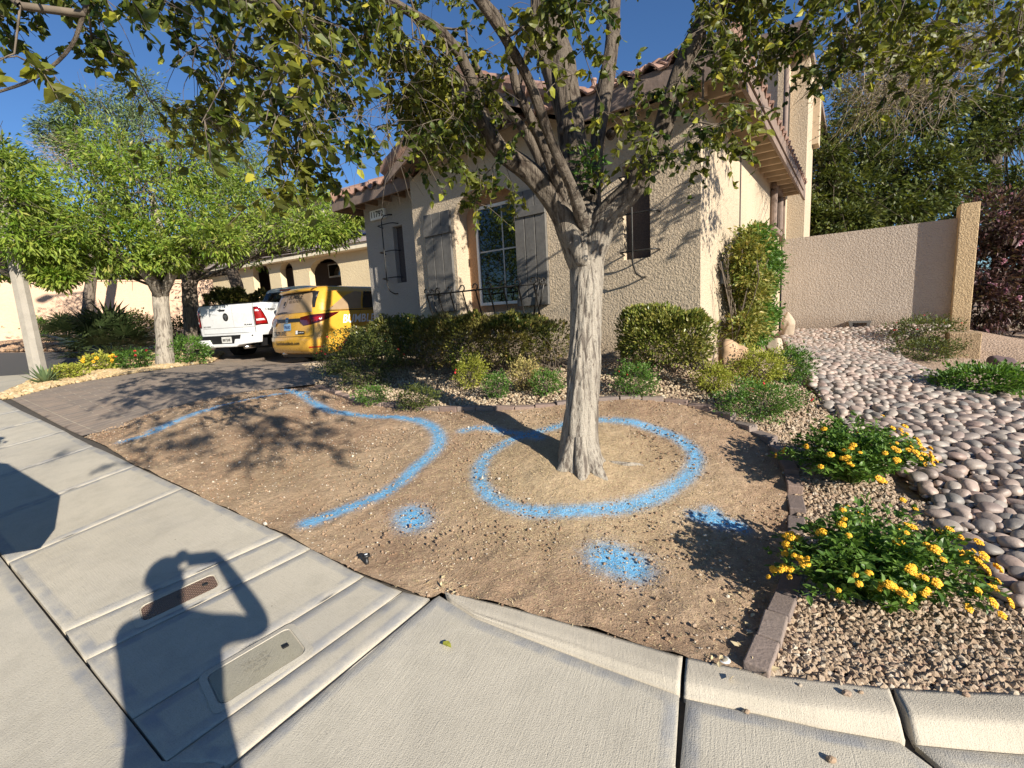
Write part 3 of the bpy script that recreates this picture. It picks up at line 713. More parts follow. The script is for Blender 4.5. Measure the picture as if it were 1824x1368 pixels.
for i in big:
    x, y, r = ck[i]; o = bpy.data.objects.new('river_rock', protos[random.randrange(10)]); COL.objects.link(o)
    o.scale = (r*random.uniform(1.0, 1.28), r*random.uniform(.75, .95), r*random.uniform(.48, .7)); o.rotation_euler = (random.gauss(0, .15), random.gauss(0, .15), random.uniform(0, 6.28))
    o.location = (x, y, tz(x, y)+r*.32+random.uniform(0, .02))
    tag(o, 'smooth rounded river rock lying loose in the cobble bed beside the perimeter wall', 'river rock', 'river rocks in the dry stream bed')
tag(rocks('river_rocks', ck[rest][:, :2], ck[rest][:, 2]*1.08, M['cobble'], .35, (.5, .72), .05, zadd=.01, sub=2, smooth=True), 'smaller and farther rounded river rocks of the dry stream bed', 'river rocks', kind='stuff')
ck2 = darts(cob, .02, .045, 30000, .8)
tag(rocks('river_rocks', ck2[:, :2], ck2[:, 2], M['cobble'], -.1, (.5, .7), .05, sub=1, smooth=True), 'small pebbles filling the gaps of the dry stream bed', 'river rocks', kind='stuff')

# --- edging blocks (brick kerb round the yard)
ew = np.array(resample([tuple(p) for p in smooth_line(g2(edge_px), 2)], .01, False)); sE = np.r_[0, np.cumsum(np.linalg.norm(np.diff(ew, axis=0), axis=1))]
mbk = MB(); mbk.box(-.1, .1, -.045, .045, -.03, .045); pb = mbk.build('edging_block', M['block'], bevel=.006); block_me = pb.data
bev = pb.modifiers[0]; s = .1; first = True
while s < sE[-1]-.08:
    x = np.interp(s, sE, ew[:, 0]); y = np.interp(s, sE, ew[:, 1]); x2 = np.interp(s+.05, sE, ew[:, 0]); y2 = np.interp(s+.05, sE, ew[:, 1])
    o = pb if first else pb.copy()
    if not first: COL.objects.link(o)
    first = False; n_ = np.array([y2-y, -(x2-x)]); n_ /= np.linalg.norm(n_)
    sunk = .022 if s > .55 and s < 1.7 else 0
    o.location = (x+n_[0]*.045, y+n_[1]*.045, tz(x, y)+.0-sunk+random.uniform(-.006, .006)); o.rotation_euler = (random.gauss(0, .04), random.gauss(0, .03)-.0, math.atan2(y2-y, x2-x)+random.gauss(0, .03))
    o.scale = (random.uniform(.93, 1.0), 1, 1)
    tag(o, 'weathered reddish brown edging block in the curved border between dirt yard and gravel', 'edging block', 'edging blocks round the dirt yard')
    s += .204
# ================================================================== the house
def Z(z): return z-ZB
house = empty('stucco_house', (AX[0], AX[1], ZB), RZ)
tag(house, 'tan stucco house with clay tile roof, grey shutters and an arched window', 'house')
def plate(name, outer, holes, mapf, mat, depth_vec=None, parent=None):
    """flat polygon with holes; reveals extruded by depth_vec around the holes"""
    VV, FF = cdt([tuple(p) for p in outer], [[tuple(p) for p in h] for h in holes], .5, False)
    V3 = [mapf(*p) for p in VV]; F_ = [list(map(int, f)) for f in FF]
    mb = MB(); mb.add(V3, F_)
    if depth_vec is not None:
        dv = np.array(depth_vec)
        for h in holes:
            a = [np.array(mapf(*p)) for p in h]; n = len(a)
            mb.add(a+[p+dv for p in a], [(i, (i+1) % n, n+(i+1) % n, n+i) for i in range(n)])
    return mb.build(name, mat, parent)
AL, AR, ASP, ATOP, ASILL = -3.665, -2.455, 3.13, 3.48, 1.66
cxa = (AL+AR)/2
arch = [(AL, Z(ASILL)), (AR, Z(ASILL)), (AR, Z(ASP))]+[(cxa+math.cos(t)*(AR-AL)/2, Z(ASP+math.sin(t)*(ATOP-ASP))) for t in np.linspace(0, math.pi, 17)[1:-1]]+[(AL, Z(ASP))]
N2 = [(-.90, Z(2.185)), (-.566, Z(2.185)), (-.566, Z(3.27)), (-.90, Z(3.27))]
EZ = 3.93                                       # eave height (world z)
fo = [(-4.57, -.3), (0, -.3), (0, Z(3.86)), (-1.35, Z(3.86)), (-3.01, Z(4.55)), (-4.57, Z(3.86))]
plate('front_wall', fo, [arch, N2], lambda x, z: (x, 0, z), M['stucco'], (0, .30, 0), house)
mb = MB(); mb.box(AL-.03, AR+.03, .298, .33, Z(ASILL)-.03, Z(ATOP)+.05); mb.build('alcove_wall', M['stucco_in'], house)
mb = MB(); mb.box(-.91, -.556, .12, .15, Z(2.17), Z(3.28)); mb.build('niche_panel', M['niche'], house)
mb = MB(); mb.box(-4.6, .006, -.012, .0, -.3, .02); mb.build('footing', M['stucco_fence'], house)
# wing wall with niche
N1 = [(-5.70, Z(2.33)), (-5.43, Z(2.33)), (-5.43, Z(3.37)), (-5.70, Z(3.37))]
plate('wing_wall', [(-6.52, -.3), (-4.57, -.3), (-4.57, Z(4.0)), (-6.52, Z(4.0))], [N1], lambda x, z: (x, .5, z), M['stucco_wing'], (0, .1, 0), house)
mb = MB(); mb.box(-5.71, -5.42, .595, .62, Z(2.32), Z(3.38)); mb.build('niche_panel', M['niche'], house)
mb = MB(); mb.box(-4.58, -4.57, .0, .5, -.3, Z(3.95)); mb.build('bay_return_wall', M['stucco'], house)
plate('garage_side_wall', [(.5, -.3), (9, -.3), (9, Z(4.0)), (.5, Z(4.0))], [], lambda y, z: (-6.52, y, z), M['stucco_wing'], None, house)
# side wall with a thin dark vertical strip and small window
plate('side_wall', [(0, -.3), (6.6, -.3), (6.6, Z(3.86)), (0, Z(3.86))], [], lambda y, z: (0, y, z), M['stucco'], None, house)
mb = MB(); mb.box(.0, .012, 2.1, 2.14, -.3, Z(3.86)); mb.build('dark_wall_strip', M['niche'], house)
# rounded corner bead
# upper storey
UT = 6.95
mb = MB(); mb.box(-7, 0, 6.6, 15, -.2, Z(UT)); mb.build('upper_storey_wall', M['stucco'], house)
mb = MB(); mb.box(0, .36, 7.7, 9.4, -.2, Z(UT)); mb.build('chimney_breast', M['stucco'], house)
mb = MB(); mb.box(-7.3, .42, 6.35, 15.3, Z(UT), Z(UT)+.16); mb.build('fascia', M['fascia'], house)
x_, z_ = PL(1310, 178, 6.6); x2_, z2_ = PL(1346, 120, 6.6)
mb = MB(); mb.box(x_-.06, x2_+.06, 6.54, 6.6, Z(z_)-.06, Z(z2_)+.4); uw = mb.build('upper_window', M['white'], house)
mb = MB(); mb.box(x_, x2_, 6.53, 6.538, Z(z_), Z(z2_)+.34); mb.build('pane', M['glass'], uw)
mb = MB(); mb.box(.0, .03, 6.95, 7.45, Z(3.9), Z(6.3)); uw = mb.build('upper_window', M['black'], house)
mb = MB(); mb.box(.36, .5, 9.0, 9.5, Z(5.4), Z(UT)); mb.build('shutter_box', M['soffit'], house)
mb = MB(); mb.tube([(.05, 6.5, Z(2.8)), (.05, 6.5, Z(UT))], .05, 10); mb.build('downpipe', M['fascia'], house)
# --- tile roofs
def tile_plane(mb, O, U, S, poly, pitch_u=.27, course=.38, res=6, amp=.05):
    """O origin at eave, U unit along the eave, S unit up the slope; poly in (u,s) limits"""
    O, U, S = map(np.array, (O, U, S)); Nn = np.cross(U, S); Nn = Nn/np.linalg.norm(Nn)
    if Nn[2] < 0: Nn = -Nn
    a = np.array(poly); u0, s0 = a.min(0); u1, s1 = a.max(0)
    us = np.arange(u0, u1+1e-6, pitch_u/res); ns = int(math.ceil((s1-s0)/course))
    for k in range(ns):
        sa, sb = s0+k*course, s0+(k+1)*course
        for iu in range(len(us)-1):
            uu = (us[iu], us[iu+1]); cc = ((uu[0]+uu[1])/2, (sa+sb)/2)
            if not inpoly(np.array([cc]), poly)[0]: continue
            jit = .006*math.sin(k*12.9+int(uu[0]/pitch_u+.01)*78.2)
            def pt(u, s_, lift):
                ph = (u/pitch_u) % 1; h = amp*max(-.55, math.sin(ph*2*math.pi))
                return O+U*u+S*s_+Nn*(h+lift+jit)
            v = [pt(uu[0], sa-.03, .045), pt(uu[1], sa-.03, .045), pt(uu[1], sb, .01), pt(uu[0], sb, .01)]
            lo = [v[0]-Nn*.022, v[1]-Nn*.022]
            mb.add(v+lo, [(0, 1, 2, 3), (4, 5, 1, 0), (4, 3, 2, 5)])
def ridge_tiles(mb, a, b, r=.11, L=.36):
    a, b = np.array(a), np.array(b); d = b-a; n = max(1, int(np.linalg.norm(d)/L)); d = d/n
    for i in range(n):
        mb.tube([a+d*i-d*.08, a+d*(i+1)], [r*1.12, r*.92], 10)
PT = .42; cs, sn = math.cos(math.atan(PT)), math.sin(math.atan(PT)); zE = Z(EZ)+.06
OH = .42
x0, x1 = -6.52-OH, OH; W = x1-x0; xm = (x0+x1)/2; rise = W/2*PT; yF = -OH; yW = .5-OH
S1 = (W/2)/cs
rm = MB()
# side (right) slope
tile_plane(rm, (x1, yF, zE), (0, 1, 0), (-cs, 0, sn), [(0, 0), (7.1, 0), (7.1, S1), (W/2, S1)])
# front slope right of gable (triangle hip)
GX, GH, GZ = -3.01, 1.75, EZ+.06
tile_plane(rm, (x0, yF, zE), (1, 0, 0), (0, cs, sn), [(W/2-.1+1.9, 0), (W, 0), (W/2, S1), (W/2-1, S1*.9), (W/2-.2, .9)])
# wing eave (recessed)
tile_plane(rm, (x0, yW, zE), (1, 0, 0), (0, cs, sn), [(0, 0), (2.6, 0), (W/2, S1*.75), (W/2, S1*.86)])
tile_plane(rm, (x0, yW, zE), (0, 1, 0), (cs, 0, sn), [(0, 0), (8, 0), (8, S1), (W/2, S1)])
# front gable
gp = .45; gc, gs = math.cos(math.atan(gp)), math.sin(math.atan(gp)); gS = GH/gc; gz = Z(EZ)+.05
for sgn in (-1, 1):
    tile_plane(rm, (GX+sgn*GH, -.36, gz), (0, 1, 0), (-sgn*gc, 0, gs), [(0, 0), (2.3, 0), (3.9, gS), (0, gS)])
ridge_tiles(rm, (GX, -.4, gz+GH*gp+.05), (GX, 3.2, gz+GH*gp+.05))
for sgn in (-1, 1): ridge_tiles(rm, (GX+sgn*(GH+.02), -.33, gz+.05), (GX, -.33, gz+GH*gp+.06), .10)
ridge_tiles(rm, (x1-.05, yF+.05, zE+.06), (xm, yF+W/2, zE+rise+.06))
ridge_tiles(rm, (x0+.05, yW+.05, zE+.06), (xm, yW+W/2, zE+rise+.06))
ridge_tiles(rm, (xm, yF+W/2, zE+rise+.05), (xm, 6.7, zE+rise+.05))
rf = rm.build('roof', M['tile'], house)
rf.data.polygons.foreach_set('use_smooth', [False]*len(rf.data.polygons))
# roof deck below the tiles
dk = MB(); e = -.02
A_, B_, C_, D_ = (x1-.04, yF+.04, zE+e), (xm, yF+W/2, zE+rise+e-.05), (xm, 6.6, zE+rise+e-.05), (x1-.04, 6.6, zE+e)
dk.add([A_, B_, C_, D_], [(0, 1, 2, 3)])
dk.add([(x0+2.6, yF+.04, zE+e), A_, B_], [(0, 1, 2)]); dk.add([(x0+.04, yW+.04, zE+e), (x0+3.2, yW+.04, zE+e), (xm, yW+W/2, zE+rise+e-.05)], [(0, 1, 2)])
dk.add([(x0+.04, yW+.04, zE+e), (xm, yW+W/2, zE+rise+e-.05), (xm, 8, zE+rise+e-.05), (x0+.04, 8, zE+e)], [(0, 1, 2, 3)])
for sgn in (-1, 1): dk.add([(GX+sgn*GH*.99, -.34, gz-.03), (GX, -.34, gz+GH*gp-.03), (GX, 3.5, gz+GH*gp-.03), (GX+sgn*GH*.99, 2.6, gz-.03)], [(0, 1, 2, 3)])
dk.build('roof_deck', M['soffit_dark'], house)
# fascia boards
fa = MB(); fz0, fz1 = Z(3.74), zE+.0
fa.box(x1-.04, x1, yF, 7.0, fz0, fz1); fa.build('fascia', M['fascia'], house)
fa = MB(); fa.box(x1+.003, x1+.022, yF-.02, 6.4, fz0+.10, fz1+.02); fa.build('fascia_trim', M['fascia'], house)
fa = MB(); fa.box(-1.30, x1-.045, yF, yF+.04, fz0, fz1); fa.build('fascia', M['fascia'], house)
fa = MB(); fa.box(x0, GX-GH+.1, yW-.0, yW+.04, fz0+.06, fz1+.02); fa.box(x0, x0+.04, yW+.04, 8.5, fz0+.06, fz1+.02); fa.build('fascia', M['fascia'], house)
for sgn in (-1, 1):
    fa = MB(); a = np.array((GX+sgn*(GH+.02), -.36, gz-.19)); b = np.array((GX, -.36, gz+GH*gp-.19)); up = np.array((0, 0, .19))
    fa.prism([a, b, b+up, a+up], (0, .04, 0)); fa.build('rake_board', M['fascia'], house)
# soffit boards and rafter tails on the side
so_ = MB(); so_.box(.0, x1-.04, yF+.04, 6.6, fz0+.15, fz0+.165); so_.box(-1.3, 0, yF+.04, -.0, fz0+.15, fz0+.165); so_.box(x0+.04, GX-GH+.1, yW+.04, .5, fz0+.2, fz0+.215); so_.box(x0+.04, -6.52, .5, 8.5, fz0+.2, fz0+.215)
so_.build('soffit', M['soffit'], house)
y = .1
while y < 6.5:
    r_ = MB(); r_.box(.0, x1-.045, y, y+.045, fz0+.02, fz0+.148); r_.build('rafter_tail', M['soffit'], house); y += .41
for xx in (-1.1, -.7, -.3, 0.02):
    r_ = MB(); r_.box(xx, xx+.045, yF+.045, -.003, fz0+.02, fz0+.148); r_.build('rafter_tail', M['soffit'], house)
for xx in (-6.9, -6.5, -6.1, -5.7, -5.3, -4.9):
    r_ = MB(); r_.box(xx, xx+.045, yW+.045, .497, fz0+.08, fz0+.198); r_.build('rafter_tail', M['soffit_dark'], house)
# vents
for px, py, yl, zt in ((1058, 150, 3.0, .42), (1262, 95, 3.4, .45)):
    xx, zz = PL(px, py, yl); v = MB(); v.tube([(xx, yl, Z(zz)-1.2), (xx, yl, Z(zz)+.08)], .045, 12); v.tube([(xx, yl, Z(zz)+.05), (xx, yl, Z(zz)+.09)], .055, 12); v.build('vent_pipe', M['tile'], house)
# --- arched window
wx0, wx1, wz0, wz1 = -3.46, -2.42, 1.77, 3.285
fr = MB(); t_ = .045
yb = .262
fr.box(wx0, wx1, yb, .30, Z(wz0), Z(wz0)+t_); fr.box(wx0, wx1, yb, .30, Z(wz1)-t_, Z(wz1)); fr.box(wx0, wx0+t_, yb, .30, Z(wz0)+t_, Z(wz1)-t_); fr.box(wx1-t_, wx1, yb, .30, Z(wz0)+t_, Z(wz1)-t_)
win = fr.build('window', M['white'], house, bevel=.004)
gl = MB(); gl.box(wx0+t_, wx1-t_, .284, .292, Z(wz0)+t_, Z(wz1)-t_); gl.build('pane', M['glass'], win)
mu = MB(); xm_ = (wx0+wx1)/2+.0; zm_ = Z(2.60)
mu.box(xm_-.011, xm_+.011, .276, .283, Z(wz0)+t_, Z(wz1)-t_); mu.box(wx0+t_, xm_-.0115, .277, .283, zm_-.011, zm_+.011); mu.box(xm_+.0115, wx1-t_, .277, .283, zm_-.011, zm_+.011)
M['muntin'] = plain('muntin_grey', (.45, .45, .43), .5); mu.build('muntin', M['muntin'], win)
# --- shutters
for (a, b) in ((-4.292, -3.716), (-2.485, -1.972)):
    top, bot = 3.265, 1.715
    s_ = MB(); n = 3; wd = (b-a)/n
    for i in range(n): s_.box(a+i*wd+.006, a+(i+1)*wd-.006, -.045, -.012, Z(bot), Z(top))
    s_.box(a+.003, b-.003, -.012, -.002, Z(bot)+.002, Z(top)-.002)
    sh = s_.build('shutter', M['shutter'], house, bevel=.004)
    for z0 in (bot+.0, top-.34):
        bt = MB(); bt.box(a-.004, b+.004, -.068, -.0455, Z(z0), Z(z0)+.115); bt.build('batten', M['shutter'], sh, bevel=.004)
# --- house number
xa, za = PL(664, 392, .5); xb, zb = PL(687, 377, .5)
za, zb = 3.56, 3.74
pq = MB(); pq.box(xa, xb+.02, .44, .5, Z(za), Z(zb)); plaque = pq.build('house_number', M['white'], house, bevel=.008)
def text_mesh(s, size, name, mat, parent, mapf, extrude=.0, bold=False, shear=0, width=None, space=1.0):
    cu = bpy.data.curves.new('t', 'FONT'); cu.body = s; cu.size = size; cu.align_x = 'CENTER'; cu.align_y = 'CENTER'; cu.resolution_u = 3; cu.shear = shear; cu.space_character = space
    if bold: cu.offset = size*.022
    to = bpy.data.objects.new('t', cu); COL.objects.link(to); dg = bpy.context.evaluated_depsgraph_get(); me_ = bpy.data.meshes.new_from_object(to.evaluated_get(dg))
    V_ = np.array([tuple(v.co) for v in me_.vertices]); F_ = [list(p.vertices) for p in me_.polygons]
    bpy.data.objects.remove(to); bpy.data.curves.remove(cu); bpy.data.meshes.remove(me_)
    if width: V_[:, 0] *= width/(V_[:, 0].max()-V_[:, 0].min())
    me2 = bpy.data.meshes.new(name); me2.from_pydata([tuple(mapf(x, y)) for x, y, _ in V_], [], F_); me2.materials.append(mat); me2.update()
    return link_mesh(name, me2, parent)
xc_, zc_ = (xa+xb+.02)/2, (Z(za)+Z(zb))/2
text_mesh('11792', .15, 'digits', M['black'], plaque, lambda x, y: (xc_+x, .437, zc_+y), bold=True, width=(xb-xa)*.88)
# --- iron trellises (two)
def trellis(xv, z0, z1, yb, wdt):
    t = MB(); o = .17; r = .011
    t.tube([(xv+.09, yb, z0-.02), (xv+.06, yb-.06, z0-.02), (xv+.02, yb-.13, z0+.03), (xv, yb-o, z0+.14), (xv, yb-o, z1-.06), (xv+.02, yb-.12, z1+.02), (xv+.10, yb-.05, z1+.04), (xv+.12, yb, z1+.04)], r, 8)
    for k in range(3):
        zz = z0+.28+k*(z1-z0-.42)/2
        t.tube([(xv-wdt, yb, zz-.02), (xv-wdt+.01, yb-o+.03, zz), (xv-wdt+.05, yb-o+.02, zz), (xv+wdt+.02, yb-o+.02, zz), (xv+wdt+.09, yb-o+.05, zz), (xv+wdt+.10, yb, zz)], r*.9, 8)
    t.build('iron_trellis', M['iron'], house)
trellis(-5.80, Z(2.15), Z(3.55), .5, .17); trellis(-.72, Z(1.98), Z(3.25), .0, .17)
# --- wrought iron window basket
bk = MB(); bx0, bx1 = -4.02, -2.0; zt = Z(1.985); yo = -.36
bk.tube([(bx0, -.01, zt), (bx0, yo, zt), (bx1, yo, zt), (bx1, -.01, zt)], .013, 6)
bk.tube([(bx0+.12, -.01, Z(1.55)), (bx0+.12, yo+.14, Z(1.55)), (bx1-.12, yo+.14, Z(1.55)), (bx1-.12, -.01, Z(1.55))], .009, 6)
def scroll(x, y, dx, dy):
    p = []
    for t in np.linspace(0, 1, 14):
        an = -1.2+t*5.2; rr = .048*(1-.55*t); p.append((x+dx*.0+math.cos(an)*rr*(.9 if dx == 0 else .9)*(1 if dx == 0 else 0)+(dx*math.cos(an)*rr if dx else 0), y+(dy*math.cos(an)*rr), zt+.03+math.sin(an)*rr+.02))
    return p
ng = 9
for i in range(ng):
    x = bx0+(bx1-bx0)*i/(ng-1)
    sc_ = [(x+.047*math.cos(an)*(1-.1*k), yo-.005, zt+.045+.047*math.sin(an)*(1-.1*k)) for k, an in enumerate(np.linspace(-1.4, 3.9, 12)*1.0)]
    bk.tube([(x, yo+.16, Z(1.5)), (x, yo+.11, Z(1.62)), (x, yo, zt)]+[(x+.045*math.sin(a_), yo-.004, zt+.045-.045*math.cos(a_)) for a_ in np.linspace(.3, 5.0, 12)], .0145, 6, True, .6)
for yy in (-.12, -.24):
    for xx, s_ in ((bx0, 1), (bx1, -1)):
        bk.tube([(xx+s_*.12, yy, Z(1.5)), (xx, yy, zt)]+[(xx, yy+.04*math.sin(a_), zt+.04-.04*math.cos(a_)) for a_ in np.linspace(.3, 5.0, 10)], .013, 6)
bk.build('window_basket', M['iron'], house)
# --- side fixtures: meter box, pop-out window
mb = MB(); mb.box(0.0, .07, .95, 1.08, Z(1.84), Z(2.12)); M['box'] = plain('grey_metal_box', (.22, .235, .25), .5); mb.build('electric_box', M['box'], house, bevel=.008)
mb = MB(); mb.box(.0, .12, 5.0, 6.0, Z(2.9), Z(3.02)); mb.box(.0, .12, 5.0, 6.0, Z(3.70), Z(3.84)); mb.box(.0, .12, 5.0, 5.12, Z(3.02), Z(3.70)); mb.box(.0, .12, 5.88, 6.0, Z(3.02), Z(3.70))
sw_ = mb.build('side_window', M['fascia'], house, bevel=.04)
mb = MB(); mb.box(.0, .03, 5.12, 5.88, Z(3.02), Z(3.7)); mb.build('pane', M['glass'], sw_)

# ================================================================== perimeter wall by the house
FY = 6.82
fw = empty('perimeter_wall', (*LW(1.5, FY), .8), RZ); tag(fw, 'tan stucco perimeter wall running right from the house behind the cobble bed', 'wall')
mb = MB(); FB = -1.46
def fpan(a, b): mb.box(a+FB, b+FB, 0, .2, -.4, 2.13)
fpan(.0, .21); fpan(.222, 2.86); mb.build('wall_panel', M['stucco_fence'], fw)
mb = MB(); mb.box(.21+FB, .222+FB, .005, .19, -.4, 2.12); M['white2'] = plain('caulk', (.72, .66, .55), .8); mb.build('joint', M['white2'], fw)
mb = MB(); mb.box(2.862+FB, 3.13+FB, -.17, .25, -.4, 2.36); mb.build('pillar', M['stucco_pillar'], fw, bevel=.012)
# metal scupper at the foot of the wall
lx, lz = PL(1512, 586, FY-.02); lx2, _ = PL(1556, 586, FY-.02); gzv = tz(*LW(lx, FY))
sc = MB(); sc.prism([(-.02, 0, .13), (.38, 0, .13), (.34, 0, .0), (.30, 0, .0), (.30, 0, .09), (.06, 0, .09), (.06, 0, 0), (.02, 0, 0)], (0, -.12, 0))
o = sc.build('drain_scupper', M['shutter']); o.location = (*LW(lx, FY), gzv+.03); o.rotation_euler = (0, 0, RZ); tag(o, 'dark metal drain opening at the foot of the perimeter wall', 'drain')
# low stucco block in front of the pillar
bp = G(1662, 632)
bx = MB(); bx.box(-.20, .20, -.24, .24, -.3, .38); o = bx.build('stucco_plinth', M['stucco_pillar'], bevel=.015)
pw = P(1712, 628, 7.9); o.location = (pw[0], pw[1], .50); o.rotation_euler = (0, 0, RZ); tag(o, 'low square stucco block in front of the tall wall pillar', 'plinth')

# ================================================================== far boundary wall on the left
a = P(-60, 604, 16.2); b = P(392, 592, 20.5)
fwall = empty('boundary_wall', (*((a+b)/2)[:2], 1.5)); tag(fwall, 'long pinkish stucco wall across the side street at the left', 'wall')
M['pink'] = stucco('pink_block_wall', (.66, .46, .33), 12, .006)
u = (b-a)[:2]; L = np.linalg.norm(u); u /= L; n_ = np.array([-u[1], u[0]]); cen = ((a+b)/2)[:2]
wm = MB(); wm.obox((*(u*L*-.1), .55), (*(u*(L*.6)), 0), (*(n_*.1), 0), (0, 0, 1.75)); 
wm.build('wall_body', M['pink'], fwall)
wm = MB(); wm.obox((*(u*L*-.1), 2.33), (*(u*(L*.6)), 0), (*(n_*.13), 0), (0, 0, .03)); wm.build('wall_cap', M['pink'], fwall)

# ================================================================== neighbour's house (left, behind the cars)
def PW(px, py, d): return P(px, py, d)
hA = P(655, 500, 23); hB = P(395, 510, 29)      # facade line
fu = (hA-hB)[:2]; fL = np.linalg.norm(fu); fu /= fL
nh = empty('neighbour_house', (hB[0], hB[1], 2.1), math.atan2(fu[1], fu[0])); tag(nh, 'pale cream neighbouring house with porch arches and solar panels on its roof', 'house')
hrz = math.atan2(fu[1], fu[0]); fn = np.array([-fu[1], fu[0]])
def PN(px, py, yl=0):
    d = ray(px, py); o = hB[:2]+fn*yl; t = (o@fn)/(d[:2]@fn); p = np.array([0, 0, EYE])+d*t
    return (p[:2]-hB[:2])@fu, p[2]-2.1
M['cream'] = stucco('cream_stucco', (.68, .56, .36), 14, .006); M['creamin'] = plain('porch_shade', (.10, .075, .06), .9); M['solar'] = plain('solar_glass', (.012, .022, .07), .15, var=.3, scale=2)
M['tile_grey'] = plain('grey_tile', (.30, .24, .21), .85, var=.3, scale=5, bmp=.02, bscale=8); M['trimc'] = plain('cream_trim', (.72, .64, .48), .7)
eu_ = PN(645, 452)[1]
def archhole(pl, pr, ptop, pbot):
    xl, _ = PN(pl, 500); xr, _ = PN(pr, 500); zt_ = PN((pl+pr)/2, ptop)[1]; zb_ = PN((pl+pr)/2, pbot)[1]; r = min((xr-xl)/2*.8, (zt_-zb_)*.5); cx = (xl+xr)/2
    return [(xl, zb_), (xr, zb_), (xr, zt_-r)]+[(cx+math.cos(t)*(xr-xl)/2, zt_-r+math.sin(t)*r) for t in np.linspace(0, math.pi, 13)[1:-1]]+[(xl, zt_-r)]
holes = [archhole(452, 481, 468, 545), archhole(501, 524, 466, 545), archhole(552, 608, 459, 512)]
zE2 = eu_+.25
plate('facade', [(-6.5, -2), (fL+9, -2), (fL+9, zE2), (-6.5, zE2)], holes, lambda x, z: (x, 0, z), M['cream'], (0, .35, 0), nh)
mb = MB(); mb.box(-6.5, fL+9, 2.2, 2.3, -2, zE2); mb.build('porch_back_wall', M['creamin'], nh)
mb = MB(); mb.box(-6.5, fL+9, .02, 2.19, -.35, -.3); mb.build('porch_floor', M['cream'], nh)
mb = MB(); mb.box(-7, fL+9.5, -.5, .0, zE2-.05, zE2+.22); mb.build('fascia', M['trimc'], nh)
x0n, z0n = PN(588, 495, 2.15); x1n, z1n = PN(607, 468, 2.15)
mb = MB(); mb.box(x0n, x1n, 2.08, 2.19, z0n, z1n); wn = mb.build('porch_window', M['white'], nh); mb = MB(); mb.box(x0n+.07, x1n-.07, 2.06, 2.075, z0n+.08, z1n-.07); mb.build('pane', M['glass'], wn)
rfm = MB(); 
rfm.prism([(-7.2, -.6, zE2+.2), (-7.2, 3.2, zE2+2.3), (-7.2, 3.2, zE2+.2)], (fL+17, 0, 0)); rfm.build('porch_roof', M['tile_grey'], nh)
mb = MB(); mb.box(-4.5, fL+9, 3.2, 10, -1, zE2+3.9); mb.build('upper_storey_wall', M['trimc'], nh)
mb = MB(); mb.prism([(-5, 2.6, zE2+3.9), (-5, 10.6, zE2+3.9), (-5, 6.6, zE2+5.6)], (fL+14.5, 0, 0)); mb.build('roof', M['tile_grey'], nh)
for i in range(3):
    sp = MB(); xs = fL-3.2+i*1.75; k = 2.1/3.8
    def rp(x, y, l): return (x, y, zE2+.2+(y+.6)*k+l)
    sp.prism([rp(xs, .1, .1), rp(xs+1.7, .1, .1), rp(xs+1.7, 2.9, .1), rp(xs, 2.9, .1)], (0, 0, .05)); sp.build('solar_panel', M['solar'], nh)
# ================================================================== vegetation
def barkmat(name, c1, c2, dark, sc=1.0):
    m, t, b = newmat(name); co = nn(t, 'ShaderNodeTexCoord').outputs['Object']
    n = noise(t, mapping(t, co, (34*sc, 34*sc, 1.9*sc)), 1, 6, .62, .35); n2 = noise(t, co, 5, 4); n3 = noise(t, co, 120, 3)
    c = mix(t, n2, c1, c2); c = mix(t, ramp(t, [(.36, (.9, .9, .9)), (.50, (0, 0, 0))], n), c, dark)
    c = mix(t, ramp(t, [(.3, (.35, .35, .35)), (.6, (0, 0, 0))], n3), c, dark)
    a = nn(t, 'ShaderNodeAttribute'); a.attribute_name = 'fis'
    c = mix(t, ramp(t, [(.25, (.85, .85, .85)), (.55, (0, 0, 0))], a.outputs['Fac']), c, dark)
    t.links.new(c, b.inputs['Base Color']); b.inputs['Roughness'].default_value = .95; b.inputs['Specular IOR Level'].default_value = .1
    n1 = bump(t, None, n, .03, 1); bump(t, b, n3, .004, 1, n1); return m
M['bark'] = barkmat('grey_bark', (.42, .375, .31), (.32, .285, .235), (.11, .09, .075))
M['bark_limb'] = barkmat('brown_grey_bark', (.27, .22, .175), (.19, .155, .125), (.055, .043, .036), 1.2)
M['bark_dark'] = barkmat('dark_bark', (.16, .13, .10), (.10, .08, .065), (.04, .03, .025), .8)
M['twig'] = plain('twig_bark', (.12, .095, .07), .9, var=.3, scale=20)
M['twig_pale'] = plain('pale_twig', (.36, .29, .20), .9, var=.25, scale=20)
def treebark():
    m = M['bark'].copy(); m.name = 'crown_shaded_bark'; t = m.node_tree; b = t.nodes['Principled BSDF']; src = b.inputs['Base Color'].links[0].from_socket
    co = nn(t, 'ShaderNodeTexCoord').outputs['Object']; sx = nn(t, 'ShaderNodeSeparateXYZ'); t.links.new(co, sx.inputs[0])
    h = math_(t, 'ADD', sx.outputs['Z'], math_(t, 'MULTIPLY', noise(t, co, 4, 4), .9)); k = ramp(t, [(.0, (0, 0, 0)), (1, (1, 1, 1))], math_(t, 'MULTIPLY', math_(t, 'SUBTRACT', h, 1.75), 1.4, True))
    t.links.new(mix(t, k, src, mix(t, 1.0, src, (.38, .35, .33), 'MULTIPLY')), b.inputs['Base Color']); return m  # limbs darker than trunk: browner bark, plus crown shade put into the colour
M['bark_tree'] = treebark()
